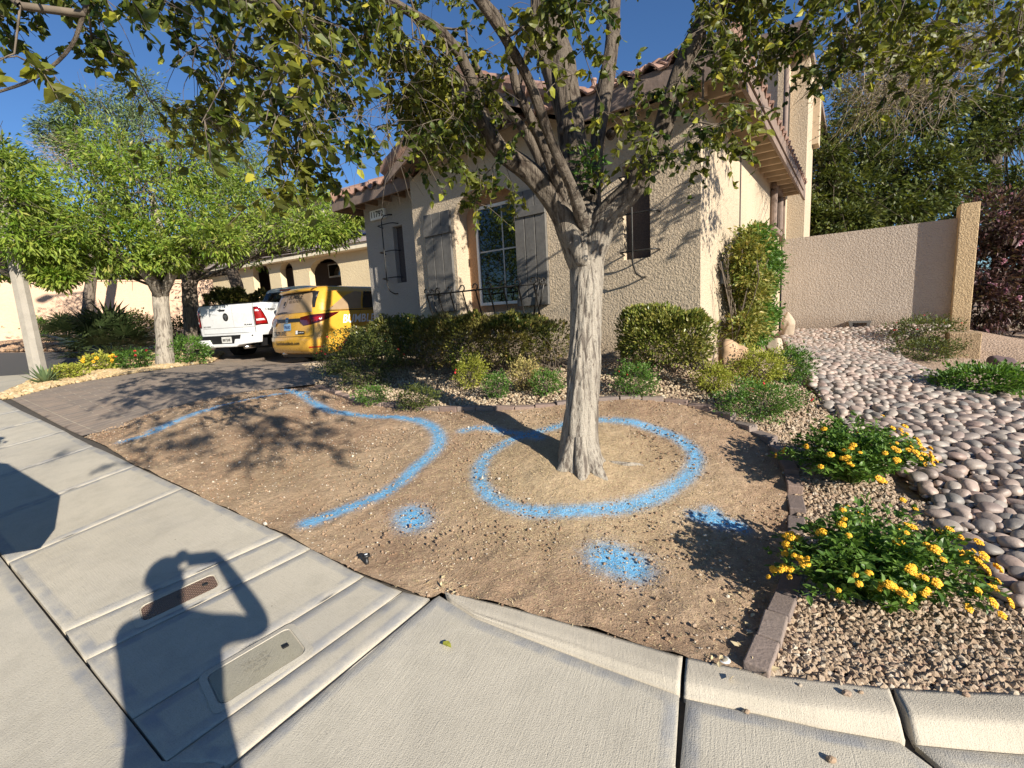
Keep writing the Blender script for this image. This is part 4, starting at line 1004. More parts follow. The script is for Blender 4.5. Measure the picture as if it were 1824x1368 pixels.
def catmull(pts, rad, step):
    P_ = np.array([list(p)+[r] for p, r in zip(pts, rad)], float); Q = np.r_[[2*P_[0]-P_[1]], P_, [2*P_[-1]-P_[-2]]]; out = []
    for i in range(1, len(Q)-2):
        L = np.linalg.norm(Q[i+1, :3]-Q[i, :3]); k = max(1, int(L/step))
        for j in range(k):
            t = j/k; a, b, c, d = Q[i-1], Q[i], Q[i+1], Q[i+2]
            out.append(.5*((2*b)+(c-a)*t+(2*a-5*b+4*c-d)*t*t+(3*b-a-3*c+d)*t**3))
    out.append(P_[-1]); return np.array(out)
def bark_tube(pts, rad, n=28, step=.03, amp=.09, seed=0, ridges=9):
    C = catmull(pts, rad, step); k = len(C); prev = None; V = []; fis = []
    s = np.r_[0, np.cumsum(np.linalg.norm(np.diff(C[:, :3], axis=0), axis=1))]
    for i in range(k):
        t = C[min(i+1, k-1), :3]-C[max(i-1, 0), :3]; t /= np.linalg.norm(t)+1e-9
        if prev is None: u = np.cross(t, [0.3, 1, 0.1])
        else: u = prev-prev.dot(t)*t
        u /= np.linalg.norm(u); prev = u; v = np.cross(t, u)
        for j in range(n):
            th = 2*math.pi*j/n
            tw = th+.35*math.sin(s[i]*2.1+seed)
            rd = mnoise.noise((math.cos(tw)*ridges*.35+seed, math.sin(tw)*ridges*.35, s[i]*1.6))
            fi = mnoise.noise((math.cos(tw)*ridges*.8+seed, math.sin(tw)*ridges*.8+9, s[i]*1.0))
            fi = 1-abs(fi)*2.6; fi = max(0, fi)**3
            lump = mnoise.noise((math.cos(th)*1.2+seed, math.sin(th)*1.2, s[i]*4+5))
            r = C[i, 3]*(1+amp*rd+amp*1.1*lump-amp*.9*fi); V.append(C[i, :3]+r*(math.cos(th)*u+math.sin(th)*v)); fis.append(1-fi)
    F_ = [[i*n+j, i*n+(j+1) % n, (i+1)*n+(j+1) % n, (i+1)*n+j] for i in range(k-1) for j in range(n)]
    return np.array(V), F_, fis
def bark_object(name, tubes, mat, parent):
    V = []; F_ = []; f = []; o = 0
    for tb in tubes: V.append(tb[0]); F_ += [[i+o for i in q] for q in tb[1]]; f += tb[2]; o += len(tb[0])
    ob = np_mesh(name, np.concatenate(V), np.array(F_), mat, parent, True)
    at = ob.data.attributes.new('fis', 'FLOAT', 'POINT')
    if len(ob.data.vertices) == len(f): at.data.foreach_set('value', np.array(f, np.float32))
    return ob

M['leaf_main'] = leafmat('pear_leaf', [(0, (.020, .042, .010)), (.42, (.032, .064, .013)), (.70, (.058, .10, .019)), (.86, (.12, .165, .027)), (.94, (.30, .33, .035)), (1, (.45, .39, .05))], .38, .46)
M['leaf_ash'] = leafmat('ash_leaf', [(0, (.075, .145, .018)), (.35, (.14, .25, .026)), (.7, (.23, .35, .038)), (.93, (.35, .44, .06)), (1, (.42, .38, .12))], .42, .5)
M['leaf_grey'] = leafmat('grey_green_leaf', [(0, (.08, .13, .06)), (.5, (.14, .20, .09)), (1, (.22, .28, .13))], .35, .5)
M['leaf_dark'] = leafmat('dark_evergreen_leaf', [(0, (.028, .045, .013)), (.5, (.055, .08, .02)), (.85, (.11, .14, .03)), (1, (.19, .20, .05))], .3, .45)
M['leaf_olive'] = leafmat('olive_leaf', [(0, (.10, .12, .035)), (.5, (.19, .19, .06)), (1, (.30, .27, .10))], .3, .5)
M['leaf_hedge'] = leafmat('hedge_leaf', [(0, (.022, .045, .012)), (.5, (.05, .085, .018)), (.8, (.12, .15, .03)), (.94, (.25, .25, .05)), (1, (.36, .22, .09))], .25, .32)
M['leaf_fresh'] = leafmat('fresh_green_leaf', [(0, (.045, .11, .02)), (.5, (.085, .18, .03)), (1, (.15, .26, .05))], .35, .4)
M['leaf_yel'] = leafmat('yellow_green_leaf', [(0, (.19, .23, .03)), (.5, (.32, .36, .05)), (1, (.46, .44, .09))], .35, .45)
M['leaf_gold'] = leafmat('straw_gold_leaf', [(0, (.26, .25, .07)), (.5, (.42, .37, .13)), (1, (.50, .38, .18))], .3, .5)
M['leaf_palm'] = leafmat('palm_leaf', [(0, (.13, .17, .06)), (.5, (.20, .25, .09)), (1, (.32, .34, .14))], .25, .4)
M['leaf_palm_shaded'] = leafmat('shaded_palm_leaf', [(0, (.02, .035, .012)), (.5, (.035, .055, .018)), (1, (.06, .08, .03))], .15, .4)  # darkened copy of the palm leaf, its shade painted into the colour
M['fl_yellow'] = plain('yellow_petals', (.80, .42, .015), .6, var=.25, scale=60); M['fl_red'] = plain('red_petals', (.62, .03, .04), .6); M['fl_pink'] = plain('pink_petals', (.42, .19, .25), .6, var=.25)

# ---------------- the big tree in the yard
tb = G(1035, 838)
T0 = np.array([tb[0], tb[1], tz(tb[0], tb[1])])
tree = empty('shade_tree', T0); tag(tree, 'large multi-limbed tree with pale furrowed trunk inside the sprayed blue ring', 'tree')
def wl(p): return np.array(p)-T0
def PT_(px, py, d): return wl(P(px, py, d))
d0 = 3.3; k_ = d0/F
trunk_pts = [T0*0+[0, 0, -.12], [0.0, 0, .0], PT_(1033, 790, d0), PT_(1036, 730, d0), PT_(1040, 650, d0), PT_(1044, 560, d0), PT_(1046, 490, d0), PT_(1046, 440, d0), PT_(1046, 405, d0+.01), PT_(1046, 375, d0+.03), PT_(1046, 362, d0+.03)]
trunk_rad = [44*k_, 40*k_, 33*k_, 29.5*k_, 28*k_, 27.5*k_, 28*k_, 31*k_, 31*k_, 22*k_, 4*k_]
tubes = [bark_tube(trunk_pts, trunk_rad, 64, .018, .10, 1, 12)]
# root flares
for ang, ln in ((0.3, .30), (2.2, .2), (3.6, .26), (4.6, .2), (5.4, .24), (1.2, .16)):
    e = np.array([math.cos(ang), math.sin(ang), 0]); tubes.append(bark_tube([e*.05+[0, 0, .26], e*.095+[0, 0, .09], e*(.11+ln*.22)+[0, 0, .005], e*(.12+ln*.5)+[0, 0, -.05]], [.045, .062, .046, .02], 20, .03, .1, ang))
tubes.append(bark_tube([[.1, .03, .02], [.2, .05, .022], [.32, .03, .018], [.43, .05, .0], [.5, .04, -.03]], [.03, .022, .017, .012, .006], 12, .03, .15, 3))
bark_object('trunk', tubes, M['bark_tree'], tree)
limbs = {
 'a': [((1042,480,3.30),30),((1016,415,3.24),29),((985,352,3.18),26),((938,302,3.12),23),((890,265,3.05),20),((855,205,2.95),15),((835,130,2.85),13),((790,60,2.75),11),((720,15,2.6),9),((640,-30,2.4),8)],
 'b': [((1044,450,3.32),36),((1040,395,3.36),34),((1026,300,3.42),31),((1016,215,3.45),29),((1004,130,3.5),28),((985,50,3.6),25),((975,-60,3.65),22),((985,-260,3.8),17),((1010,-520,4.1),9)],
 'b2': [((1010,230,3.5),16),((985,140,3.52),19),((962,60,3.5),17),((955,-60,3.5),15),((930,-240,3.5),11),((880,-480,3.4),6)],
 'c': [((1050,420,3.30),22),((1058,330,3.42),17),((1066,240,3.55),16),((1078,160,3.62),17),((1092,60,3.7),15),((1100,-60,3.8),13),((1150,-300,4.0),8)],
 'd': [((1052,460,3.28),28),((1078,392,3.2),29),((1125,338,3.1),26),((1165,270,3.0),22),((1192,190,2.92),20),((1222,100,2.84),18),((1262,30,2.8),15),((1340,-30,2.75),12),((1440,-90,2.8),9),((1560,-120,3.0),7)],
 'e': [((1020,400,3.25),16),((985,300,3.05),12),((940,200,2.9),10),((918,150,2.85),10),((908,95,2.8),9),((893,40,2.78),9),((862,2,2.75),8),((800,-60,2.7),6)],
 'f': [((1000,380,3.3),12),((950,260,3.3),10),((900,190,3.25),8),((870,160,3.2),7),((840,100,3.1),5)],
 'g': [((1040,400,3.2),16),((1020,340,2.95),13),((985,260,2.7),11),((930,120,2.45),10),((820,-40,2.2),9),((680,-160,1.95),8),((520,-200,1.8),7),((330,-160,1.7),6),((180,-40,1.6),5),((128,80,1.6),4),((60,140,1.6),3.2),((-30,172,1.6),2.5)],
 'h': [((925,150,2.85),6),((932,120,2.84),7),((946,82,2.84),8)],
}
ltubes = []; nodes = []; nrad = []
for k, L in limbs.items():
    pts = [PT_(*p) for p, r in L]; rad = [r*.82*p[2]/F for p, r in L]
    ltubes.append(bark_tube(pts, rad, 26, .035, .13, ord(k[0])+len(k), 8)); C = catmull(pts, rad, .12)
    sel = C[3:] if k != 'h' else C[-1:]
    nodes += [c[:3] for c in sel]; nrad += [c[3] for c in sel]
# knots and pruned stubs
for (px, py, d, r) in ((1038,462,3.2,13), (1052,345,3.3,14), (1006,232,3.4,9), (1090,235,3.5,8), (1000,330,3.15,10), (945,84,2.84,8)):
    p = PT_(px, py, d); ltubes.append(bark_tube([p+[0, .05, -.01], p, p+[0.005, -.025, .012]], [r*d/F*1.1, r*d/F, r*d/F*.55], 16, .01, .12, px))
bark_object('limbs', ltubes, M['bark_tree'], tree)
# crown clusters
regions = [([(-160,-260),(640,-260),(640,70),(560,110),(-60,95),(-160,60)], 1.45, 3.0, 82),
 ([(110,60),(640,60),(640,230),(575,300),(500,325),(430,300),(380,335),(300,320),(235,245),(140,140)], 1.8, 3.3, 68),
 ([(600,-40),(880,-60),(860,180),(820,300),(700,280),(600,200)], 2.3, 3.4, 40),
 ([(680,200),(1000,200),(990,265),(900,330),(850,365),(740,345),(690,300)], 2.6, 3.2, 38),
 ([(980,-60),(1300,-60),(1300,240),(1180,300),(1100,200),(1000,120)], 2.3, 3.7, 40),
 ([(1060,250),(1240,190),(1215,330),(1110,330)], 2.7, 3.1, 6),
 ([(1260,-120),(1850,-120),(1850,150),(1700,130),(1560,150),(1470,200),(1430,130),(1260,180)], 2.2, 4.2, 110),
 ([(1290,10),(1470,10),(1470,140),(1330,170)], 2.6, 3.3, 26),
 ([(1440,80),(1700,60),(1640,220),(1500,215)], 3.2, 4.6, 16),
 ([(-300,-1000),(2000,-1000),(2000,-140),(-300,-220)], 1.9, 3.4, 110)]
cl = []
for poly, da, db, n in regions:
    a = np.array(poly); lo, hi = a.min(0), a.max(0); c = 0
    while c < n:
        q = rng.uniform(lo, hi)
        if not inpoly(q[None], poly)[0]: continue
        sc_ = PT_(q[0], q[1], rng.uniform(da, db))+np.array([0, 0, .16])
        for _ in range(rng.integers(3, 7)): cl.append(sc_+rng.normal(0, .13, 3)); c += 1
for i in range(20): cl.append(wl([rng.uniform(-.4, 2.2), rng.uniform(-1.3, .6), rng.uniform(3.0, 3.9)]))
_sp = np.array([(205,700),(290,655),(590,640),(605,715),(590,785),(480,800),(380,828),(290,800),(230,765)]); _c = 0
while _c < 18:
    q = rng.uniform(_sp.min(0), _sp.max(0))
    if not inpoly(q[None], _sp)[0]: continue
    g_ = G(*q); h_ = rng.uniform(2.7, 3.7); s0 = wl([g_[0]-SHX[0]*h_, g_[1]-SHX[1]*h_, g_[2]+h_])
    if s0[1]+T0[1] > 1.6: continue
    _c += 1
    for _ in range(4): cl.append(s0+rng.normal(0, .17, 3))
cl += [PT_(*q) for q in ((530,270,1.9),(545,285,1.9),(640,250,2.2),(850,362,3.0),(1045,270,3.2),(1052,300,3.15),(1150,285,2.95),(30,100,1.45),(-10,120,1.4),(1190,265,2.9))]
cl = np.array(cl); N0 = len(nodes); nodes = [np.array(n) for n in nodes]; par = [-1]*N0
ordr = np.argsort([min(np.linalg.norm(np.array(nodes[:N0])-c, axis=1)) for c in cl])
endnode = {}
nd = np.array(nodes)
for ci in ordr:
    c = cl[ci]; d = np.linalg.norm(nd-c, axis=1); j = int(np.argmin(d + np.where(nd[:, 2] > c[2]+.15, 0, .12))); a = nd[j]; L = d[j]
    k = max(2, int(L/.13)); new = []; side = rng.normal(0, .10*L+.01, 3)
    for q in range(1, k+1):
        t = q/k; p = a*(1-t)+c*t+side*math.sin(t*math.pi)+np.array([0, 0, .10*L*math.sin(t*math.pi)])+rng.normal(0, .006, 3); new.append(p)
    prev = j
    for p in new: par.append(prev); prev = len(nd)+0; nd = np.r_[nd, [p]]
    endnode[ci] = prev
cnt = np.zeros(len(nd)); 
for ci, e in endnode.items():
    while e >= N0 and e != -1: cnt[e] += 1; e = par[e]
# draw twig chains
def tubes_np(segs, n=5):
    """many short tapered segments: (a, b, ra, rb)"""
    a = np.array([s[0] for s in segs]); b = np.array([s[1] for s in segs]); ra = np.array([s[2] for s in segs]); rb = np.array([s[3] for s in segs])
    t = b-a; t /= np.linalg.norm(t, axis=1)[:, None]+1e-9; ref = np.where(np.abs(t[:, 2:3]) < .9, [[0, 0, 1.0]], [[1.0, 0, 0]]); u = np.cross(t, ref); u /= np.linalg.norm(u, axis=1)[:, None]+1e-9; v = np.cross(t, u)
    V = []
    for P_, r in ((a, ra), (b, rb)):
        for j in range(n):
            th = 2*math.pi*j/n; V.append(P_+r[:, None]*(math.cos(th)*u+math.sin(th)*v))
    V = np.stack(V, 1).reshape(-1, 3); m = len(segs); base = (np.arange(m)*2*n)[:, None, None]
    q = np.array([[j, (j+1) % n, n+(j+1) % n, n+j] for j in range(n)])[None]
    return V, (q+base).reshape(-1, 4)
rr = .0019*np.maximum(cnt, 1)**.55
segs = []
for i in range(N0, len(nd)):
    j = par[i]; rj = rr[j] if j >= N0 else rr[i]*1.1
    segs.append((nd[j], nd[i], min(rj, rr[i]*1.35), rr[i]))
lp = []; ld = []; 
for ci in range(len(cl)):
    c = cl[ci]
    for s in range(rng.integers(4, 7)):
        d = rng.normal(size=3); d[2] = d[2]*.5-.15; d /= np.linalg.norm(d); L = rng.uniform(.12, .30); m = 4; p = c.copy(); pts = [p]
        for q in range(m):
            d = d+np.array([0, 0, -.30])+rng.normal(0, .12, 3); d /= np.linalg.norm(d); p = p+d*L/m; pts.append(p)
        for q in range(m): segs.append((pts[q], pts[q+1], .0022-.0003*q, .0018-.0003*q))
        if rng.random() < .13: continue
        for q in range(rng.integers(9, 15)):
            t = rng.uniform(.15, 1.0)*m; i0 = min(int(t), m-1); pp = pts[i0]*(1-(t-i0))+pts[i0+1]*(t-i0)
            lp.append(pp); dd_ = rng.normal(size=3)*.7; dd_[2] = dd_[2]*.5-.55; ld.append(dd_)
# bare drooping twigs
for poly, da, db, n in (([(330,0),(640,0),(640,240),(480,250),(330,120)], 1.8, 2.8, 60), ([(1440,20),(1824,0),(1800,120),(1640,190),(1480,180)], 3.0, 4.4, 230), ([(600,80),(760,80),(740,290),(620,250)], 2.2, 3.0, 50)):
    a = np.array(poly); lo, hi = a.min(0), a.max(0); c = 0
    while c < n:
        q = rng.uniform(lo, hi)
        if not inpoly(q[None], poly)[0]: continue
        c += 1; p = PT_(q[0], q[1], rng.uniform(da, db)); d = rng.normal(size=3); d[2] -= .3; d /= np.linalg.norm(d)
        for s in range(6):
            d = d+[0, 0, -.14]+rng.normal(0, .2, 3); d /= np.linalg.norm(d); p2 = p+d*.075; segs.append((p, p2, .0018-.0002*s, .0016-.0002*s)); p = p2
Vt, Ft = tubes_np(segs, 5); np_mesh('twigs', Vt, Ft, M['twig'], tree, True)
lp = np.array(lp); ld = np.array(ld); Vl, Fl_ = scatter(*LEAF_HEART, lp, rots(len(lp), ld, .35), rng.uniform(.03, .062, len(lp)))
np_mesh('crown', Vl, Fl_, M['leaf_main'], tree, False)
# epicormic tuft at the fork
n = 110; pp = PT_(1049, 300, 3.13)+rng.normal(0, .055, (n, 3)); V_, F_ = scatter(*LEAF_SLIM, pp, rots(n, np.c_[rng.normal(size=(n, 2)), rng.normal(.2, .5, n)], .3), rng.uniform(.05, .08, n)); np_mesh('shoots', V_, F_, M['leaf_fresh'], tree)

# ---------------- generic crowns
def crown_leaves(blobs, tmpl, size, per, clump=.35, nclump=36, droop=.3, shell=.3, up=True):
    Ps = []; Ds = []
    for c, r in blobs:
        c = np.array(c, float); r = np.array(r if np.iterable(r) else (r, r, r), float)
        for k in range(nclump):
            d = rng.normal(size=3); d /= np.linalg.norm(d); rad = rng.uniform(shell, 1.02)**.6; cc = c+d*r*rad*rng.uniform(.75, 1.25)
            m = int(per*rng.uniform(.5, 1.4)); off = rng.normal(size=(m, 3))*clump*np.mean(r)*np.array([.5, .5, .32]); Ps.append(cc+off)
            Ds.append(d[None]*.6+off/(np.linalg.norm(off, axis=1)[:, None]+1e-9)*.6+np.array([0, 0, -droop]))
    Ps = np.concatenate(Ps); Ds = np.concatenate(Ds); n = len(Ps)
    R_ = rots_up(n, Ds, .45, .55) if up else rots(n, Ds, .5)
    return scatter(*tmpl, Ps, R_, rng.uniform(size*.65, size*1.2, n))
def bgtree(name, label, base, trunk, blobs, tmpl, size, per, leaf, bark, nclump=36, clump=.35, twig=True, limbs_=(), group=None, droop=.3):
    base = np.array(base, float); t = empty(name, base); tag(t, label, 'tree', group)
    tubes = [bark_tube([np.array(p)-base for p, r in trunk], [r for p, r in trunk], 20, .08, .08, base[0], 6)]
    for L in limbs_: tubes.append(bark_tube([np.array(p)-base for p, r in L], [r for p, r in L], 12, .12, .1, base[1], 5))
    bark_object('trunk', tubes, bark, t)
    bl = [(np.array(c)-base, r) for c, r in blobs]
    V_, F_ = crown_leaves(bl, tmpl, size, per, clump, nclump, droop); np_mesh('crown', V_, F_, leaf, t)
    if twig:
        top = np.array(trunk[-1][0])-base; sg = []
        for c, r in bl:
            r = np.mean(r) if np.iterable(r) else r
            for q in range(26):
                e = c+rng.normal(size=3)*r*.6; a = top*.5+c*.5 if q % 2 else c; mid = (a+e)/2+rng.normal(0, .12*r, 3); sg += [(a, mid, .012, .008), (mid, e, .008, .003)]
            sg.append((top, c, .03, .015))
        V_, F_ = tubes_np(sg, 4); np_mesh('branches', V_, F_, M['twig'], t, True)
    return t
def pxblobs(lst): return [(P(x, y, d), (r*d/F, r*d/F*1.1, rz*d/F)) for x, y, d, r, rz in lst]
b_ = G(293, 650); b_[2] = tz(*b_[:2])-.05
def tp(*l): return [(P(x, y, d), r*d/F) for x, y, d, r in l]
dB = project(b_)[2]
bgtree('ash_tree', 'bright green tree with pale bare trunk between the driveway and the dark fan palm', b_,
  tp((294,655,dB,15),(292,600,dB,13),(287,545,dB,12.5),(286,515,dB,13.5)),
  pxblobs([(90,440,9.3,75,45),(180,420,9.0,80,55),(160,350,9.6,85,55),(255,330,9.8,85,60),(240,440,9.6,60,40),(60,380,10,70,55),(330,390,9.8,70,50),(320,300,10.4,70,50),(200,280,10.6,70,50),(390,430,9.8,55,35),(300,460,9.6,50,25)]),
  LEAF_SLIM, .135, 52, M['leaf_ash'], M['bark'], 38, .33,
  limbs_=[tp((286,525,dB,12),(262,490,9.6,9),(225,462,9.4,7),(165,430,9.3,5)), tp((288,525,dB,10),(312,480,9.8,7),(350,430,9.8,5)), tp((287,525,dB,10),(290,440,9.9,8),(270,350,9.9,5))])
b_ = P(342, 622, 12.6); b_[2] = tz(*b_[:2])
bgtree('ash_tree', 'second green tree with a dark forked trunk just left of the white truck', b_,
  tp((343,625,12.6,13),(340,560,12.6,12),(337,505,12.6,12)),
  pxblobs([(420,415,12.0,60,45),(490,405,11.5,60,36),(560,415,11.0,50,26),(470,345,12.5,70,50),(380,350,13,70,55),(550,360,12,50,36),(605,405,11.5,34,26),(640,380,11.5,24,18)]),
  LEAF_SLIM, .14, 44, M['leaf_ash'], M['bark_limb'], 38, .42,
  limbs_=[tp((337,515,12.6,10),(365,455,12.4,8),(430,440,12,6),(520,420,11.6,4)), tp((337,515,12.6,9),(322,450,12.7,6),(330,380,12.8,4))])
b_ = P(420, 560, 17); b_[2] = tz(*b_[:2])
bgtree('ash_tree', 'farther tree with slanting dark trunk behind the clipped hedge and white truck', b_,
  tp((428,560,17,11),(422,510,17,10),(412,478,17,9)), pxblobs([(390,410,17,60,45),(450,395,16.5,60,40),(400,350,17.5,60,45)]),
  LEAF_SLIM, .17, 50, M['leaf_ash'], M['bark_dark'], 30, .45, limbs_=[tp((412,482,17,7),(370,488,16.6,5),(330,478,16.2,4)), tp((412,482,17,7),(450,455,17,5),(500,440,17,4))])
b_ = P(150, 610, 15.5); b_[2] = tz(*b_[:2])
bgtree('mesquite_tree', 'tall grey green feathery tree with bare twigs rising behind the bright ash', b_,
  tp((150,600,15.5,9),(165,480,15.5,8),(185,350,15.5,6)), pxblobs([(125,205,15,28,26),(105,240,15,30,20),(190,200,15,45,40),(150,270,15,50,35),(240,170,15.2,45,35),(255,240,15,55,45),(350,215,15.5,50,45),(420,260,16,50,45),(440,320,16,45,40)]),
  LEAF_SLIM, .15, 42, M['leaf_grey'], M['bark_limb'], 34, .46)
# its bare spray of twigs
sg = []
for i in range(90):
    a = P(150+rng.uniform(-30, 30), 285+rng.uniform(-30, 30), 15); e = P(rng.uniform(40, 110), rng.uniform(225, 300), 15+rng.normal(0, .4)); m_ = (a+e)/2+rng.normal(0, .12, 3); sg += [(a-b_, m_-b_, .012, .008), (m_-b_, e-b_, .007, .003)]
V_, F_ = tubes_np(sg, 3); np_mesh('bare_twigs', V_, F_, M['twig_pale'], bpy.data.objects['mesquite_tree'], True)
b_ = P(-120, 665, 11); b_[2] = tz(*b_[:2])
bgtree('ash_tree', 'leafy tree at the left edge whose crown hangs in front of the concrete lamp post', b_,
  tp((-120,665,11,14),(-115,560,11,12),(-110,470,11,11)), pxblobs([(-60,380,10.5,90,60),(15,300,11,60,50),(40,430,10.3,70,40),(-20,470,10.5,60,25),(20,370,10.5,70,50),(60,430,8.2,60,36),(20,360,8.0,55,50),(-20,280,8.0,50,50),(100,470,8.6,35,22),(110,495,8.6,28,14)]), LEAF_SLIM, .13, 46, M['leaf_ash'], M['bark_limb'], 34, .42)
for i, (px, d, r_) in enumerate(((40, 27, 1.9), (190, 28, 2.2), (330, 30, 2.4))):
    c_ = P(px, 560, d); c_[2] = tz(*c_[:2])
    bgtree('evergreen_tree', ('rounded dark tree beyond the boundary wall at the far left', 'middle dark tree beyond the boundary wall, behind the palms', 'dark tree beyond the boundary wall nearest the neighbouring house')[i], c_, [(c_, .14), (c_+[0, 0, 1.8], .11)], [(c_+[0, 0, 2.2], (r_, r_, 1.5)), (c_+[1.2, .5, 3.0], (r_, r_, 1.3)), (c_+[-1.5, .5, 2.6], (r_, r_, 1.3))], LEAF_OVAL, .30, 40, M['leaf_dark'], M['bark_dark'], 34, .4)
# right background
def rb(px, d): p = P(px, 560, d); p[2] = tz(*p[:2]); return p
bgtree('evergreen_tree', 'dense dark green tree rising behind the perimeter wall next to the house', rb(1480, 15),
  tp((1480,600,15,10),(1480,400,15,8),(1480,250,15,6)), pxblobs([(1470,380,14,60,50),(1530,360,14,60,60),(1450,300,14.5,45,50),(1520,270,15,65,60),(1600,380,13.5,60,50),(1600,300,14,65,55),(1560,180,15,70,60),(1640,210,14.5,60,60),(1500,400,13,60,30),(1430,400,13.5,30,35),(1650,330,13.6,50,60)]),
  LEAF_OVAL, .16, 80, M['leaf_dark'], M['bark_dark'], 40, .38)
bgtree('evergreen_tree', 'tall open dark tree near the right edge behind the pink oleander', rb(1785, 15),
  tp((1780,600,15,9),(1778,400,15,8),(1776,250,15,6),(1785,120,15,4)), pxblobs([(1760,200,15,35,30),(1800,240,15,40,35),(1820,170,15,40,30),(1740,260,15,35,30),(1790,330,15,45,30),(1720,320,15,40,30),(1840,340,15,45,40),(1700,220,15.5,40,40),(1800,400,15,50,25),(1720,380,15,40,25)]),
  LEAF_OVAL, .17, 40, M['leaf_dark'], M['bark_dark'], 28, .46, limbs_=[tp((1778,300,15,5),(1730,250,15,3)), tp((1777,280,15,5),(1822,220,15,3))])
bgtree('olive_tree', 'straw coloured twiggy tree leaning in at the upper right behind the main crown', rb(1960, 8.5),
  tp((1960,700,8.4,7),(1950,400,8,6),(1930,200,7.5,5),(1840,60,7,5)), pxblobs([(1620,130,6.6,80,55),(1540,190,6.8,55,35),(1700,70,6.6,90,50),(1480,130,7,40,40),(1790,50,6.4,70,50)]),
  LEAF_SLIM, .06, 34, M['leaf_olive'], M['twig_pale'], 30, .5)
sg = []; ob = bpy.data.objects['olive_tree']; bb_ = np.array(ob.location)
for i in range(260):
    a = P(rng.uniform(1520, 1700), rng.uniform(60, 180), 6.6+rng.normal(0, .3)); d = rng.normal(size=3)*.8; d[0] -= .2; p = a
    for s in range(7): d = d/np.linalg.norm(d)+rng.normal(0, .28, 3)+[0.03, 0, -.12]; p2 = p+d/np.linalg.norm(d)*.13; sg.append((p-bb_, p2-bb_, .0042-.0005*s, .0037-.0005*s)); p = p2
V_, F_ = tubes_np(sg, 4); np_mesh('bare_twigs', V_, F_, M['twig_pale'], ob, True)
# trees behind the viewer (seen in the window glass, shade the street)
for (x, y) in ((-13.5, 1.8), (-12, -6)):
    zt = tz(x, y)
    bgtree('street_tree', 'green street tree mirrored in the front window of the tan house' if x < -13 else 'leafy street tree standing beyond the street behind the photographer', (x, y, zt), [((x, y, zt), .16), ((x, y, zt+2), .13)], [((x, y, zt+2.6), 2.4), ((x+1.8, y+.8, zt+4.6), 2.0), ((x-1.5, y-1.2, zt+4.6), 2.4), ((x, y-2.5, zt+3), 2.2), ((x-.5, y+2.2, zt+3), 2.4), ((x, y+.5, zt+6.6), 2.2), ((x-.5, y+3.2, zt+5.4), 2.2), ((x, y-2.2, zt+6.2), 2.2)], LEAF_SLIM, .22, 60, M['leaf_ash'], M['bark_limb'], 36, .4)

# ---------------- shrubs
def shrub(name, label, px, py, wpx, hpx, leaf, size=.03, n=1400, tmpl=LEAF_OVAL, flowers=None, nf=0, group=None, cat='shrub', depth=None, zb=None, dep_f=.85, stems=True, fsz=.014, tall=1.0):
    n = int(n*1.9)
    g_ = G(px, py) if depth is None else P(px, py, depth)
    d = project(g_)[2]; w_ = wpx*d/F/2; h_ = hpx*d/F
    z0 = tz(g_[0], g_[1]) if zb is None else zb
    o = empty(name, (g_[0], g_[1], z0)); tag(o, label, cat, group)
    dd = rng.normal(size=(n, 3)); dd /= np.linalg.norm(dd, axis=1)[:, None]; rad = rng.uniform(.35, 1.0, n)**.5
    nse = np.array([mnoise.noise((a*2.2+px, b*2.2, c*2.2))+.55*mnoise.noise((a*5+px, b*5, c*5+3)) for a, b, c in dd]); rad = rad*(1+.62*nse)
    Ps = dd*rad[:, None]*np.array([w_, w_*dep_f, h_*.52])+np.array([0, 0, h_*.5]); Ps[:, 2] = np.maximum(Ps[:, 2], .015)
    D_ = dd+np.array([0, 0, .35]); V_, F_ = scatter(*tmpl, Ps, rots_up(n, D_, .55, .7), rng.uniform(size*.6, size*1.2, n)); np_mesh('foliage', V_, F_, leaf, o)
    if stems:
        sg = []
        for i in range(int(22)):
            e = dd[i]*np.array([w_, w_*dep_f, h_*.5])*.8+np.array([0, 0, h_*.5]); m_ = e*.5+rng.normal(0, .02, 3); sg += [(np.array([0, 0, -.02]), m_, .005, .0035), (m_, e, .0035, .002)]
        V_, F_ = tubes_np(sg, 4); np_mesh('stems', V_, F_, M['twig'], o)
    if flowers is not None:
        v, f = ico(1); bp_ = []
        if fsz > .02:       # composite flower head
            base = []; 
            for q in range(34):
                a_ = rng.normal(size=3); a_[2] = abs(a_[2])*.9; a_ /= np.linalg.norm(a_); base.append(a_*.95)
            vv, ff = scatter(v, f, np.array(base), rots(34, np.array(base), .1), rng.uniform(.22, .34, 34)); 
        else: vv, ff = scatter(v, f, rng.normal(0, .45, (5, 3)), rots(5), rng.uniform(.5, .8, 5))
        fo_ = np_mesh('flower', vv*fsz, ff, flowers, o, True); fm = fo_.data
        idx_ = []
        for i in range(nf):
            a_ = rng.normal(size=3); a_[2] = abs(a_[2])*.75; a_[1] = a_[1]*.9-.35; a_[0] -= .1; a_ /= np.linalg.norm(a_)
            k = 1.02+.3*mnoise.noise((a_[0]*2.2+px, a_[1]*2.2, a_[2]*2.2))
            q_ = fo_ if i == 0 else fo_.copy()
            if i: COL.objects.link(q_)
            q_.location = (a_[0]*w_*k, a_[1]*w_*dep_f*k, max(.02, h_*.5+a_[2]*h_*.54*k)); q_.rotation_euler = Vector(a_).to_track_quat('Z', 'Y').to_euler(); s_ = random.uniform(.7, 1.15); q_.scale = (s_, s_, s_)
    return o
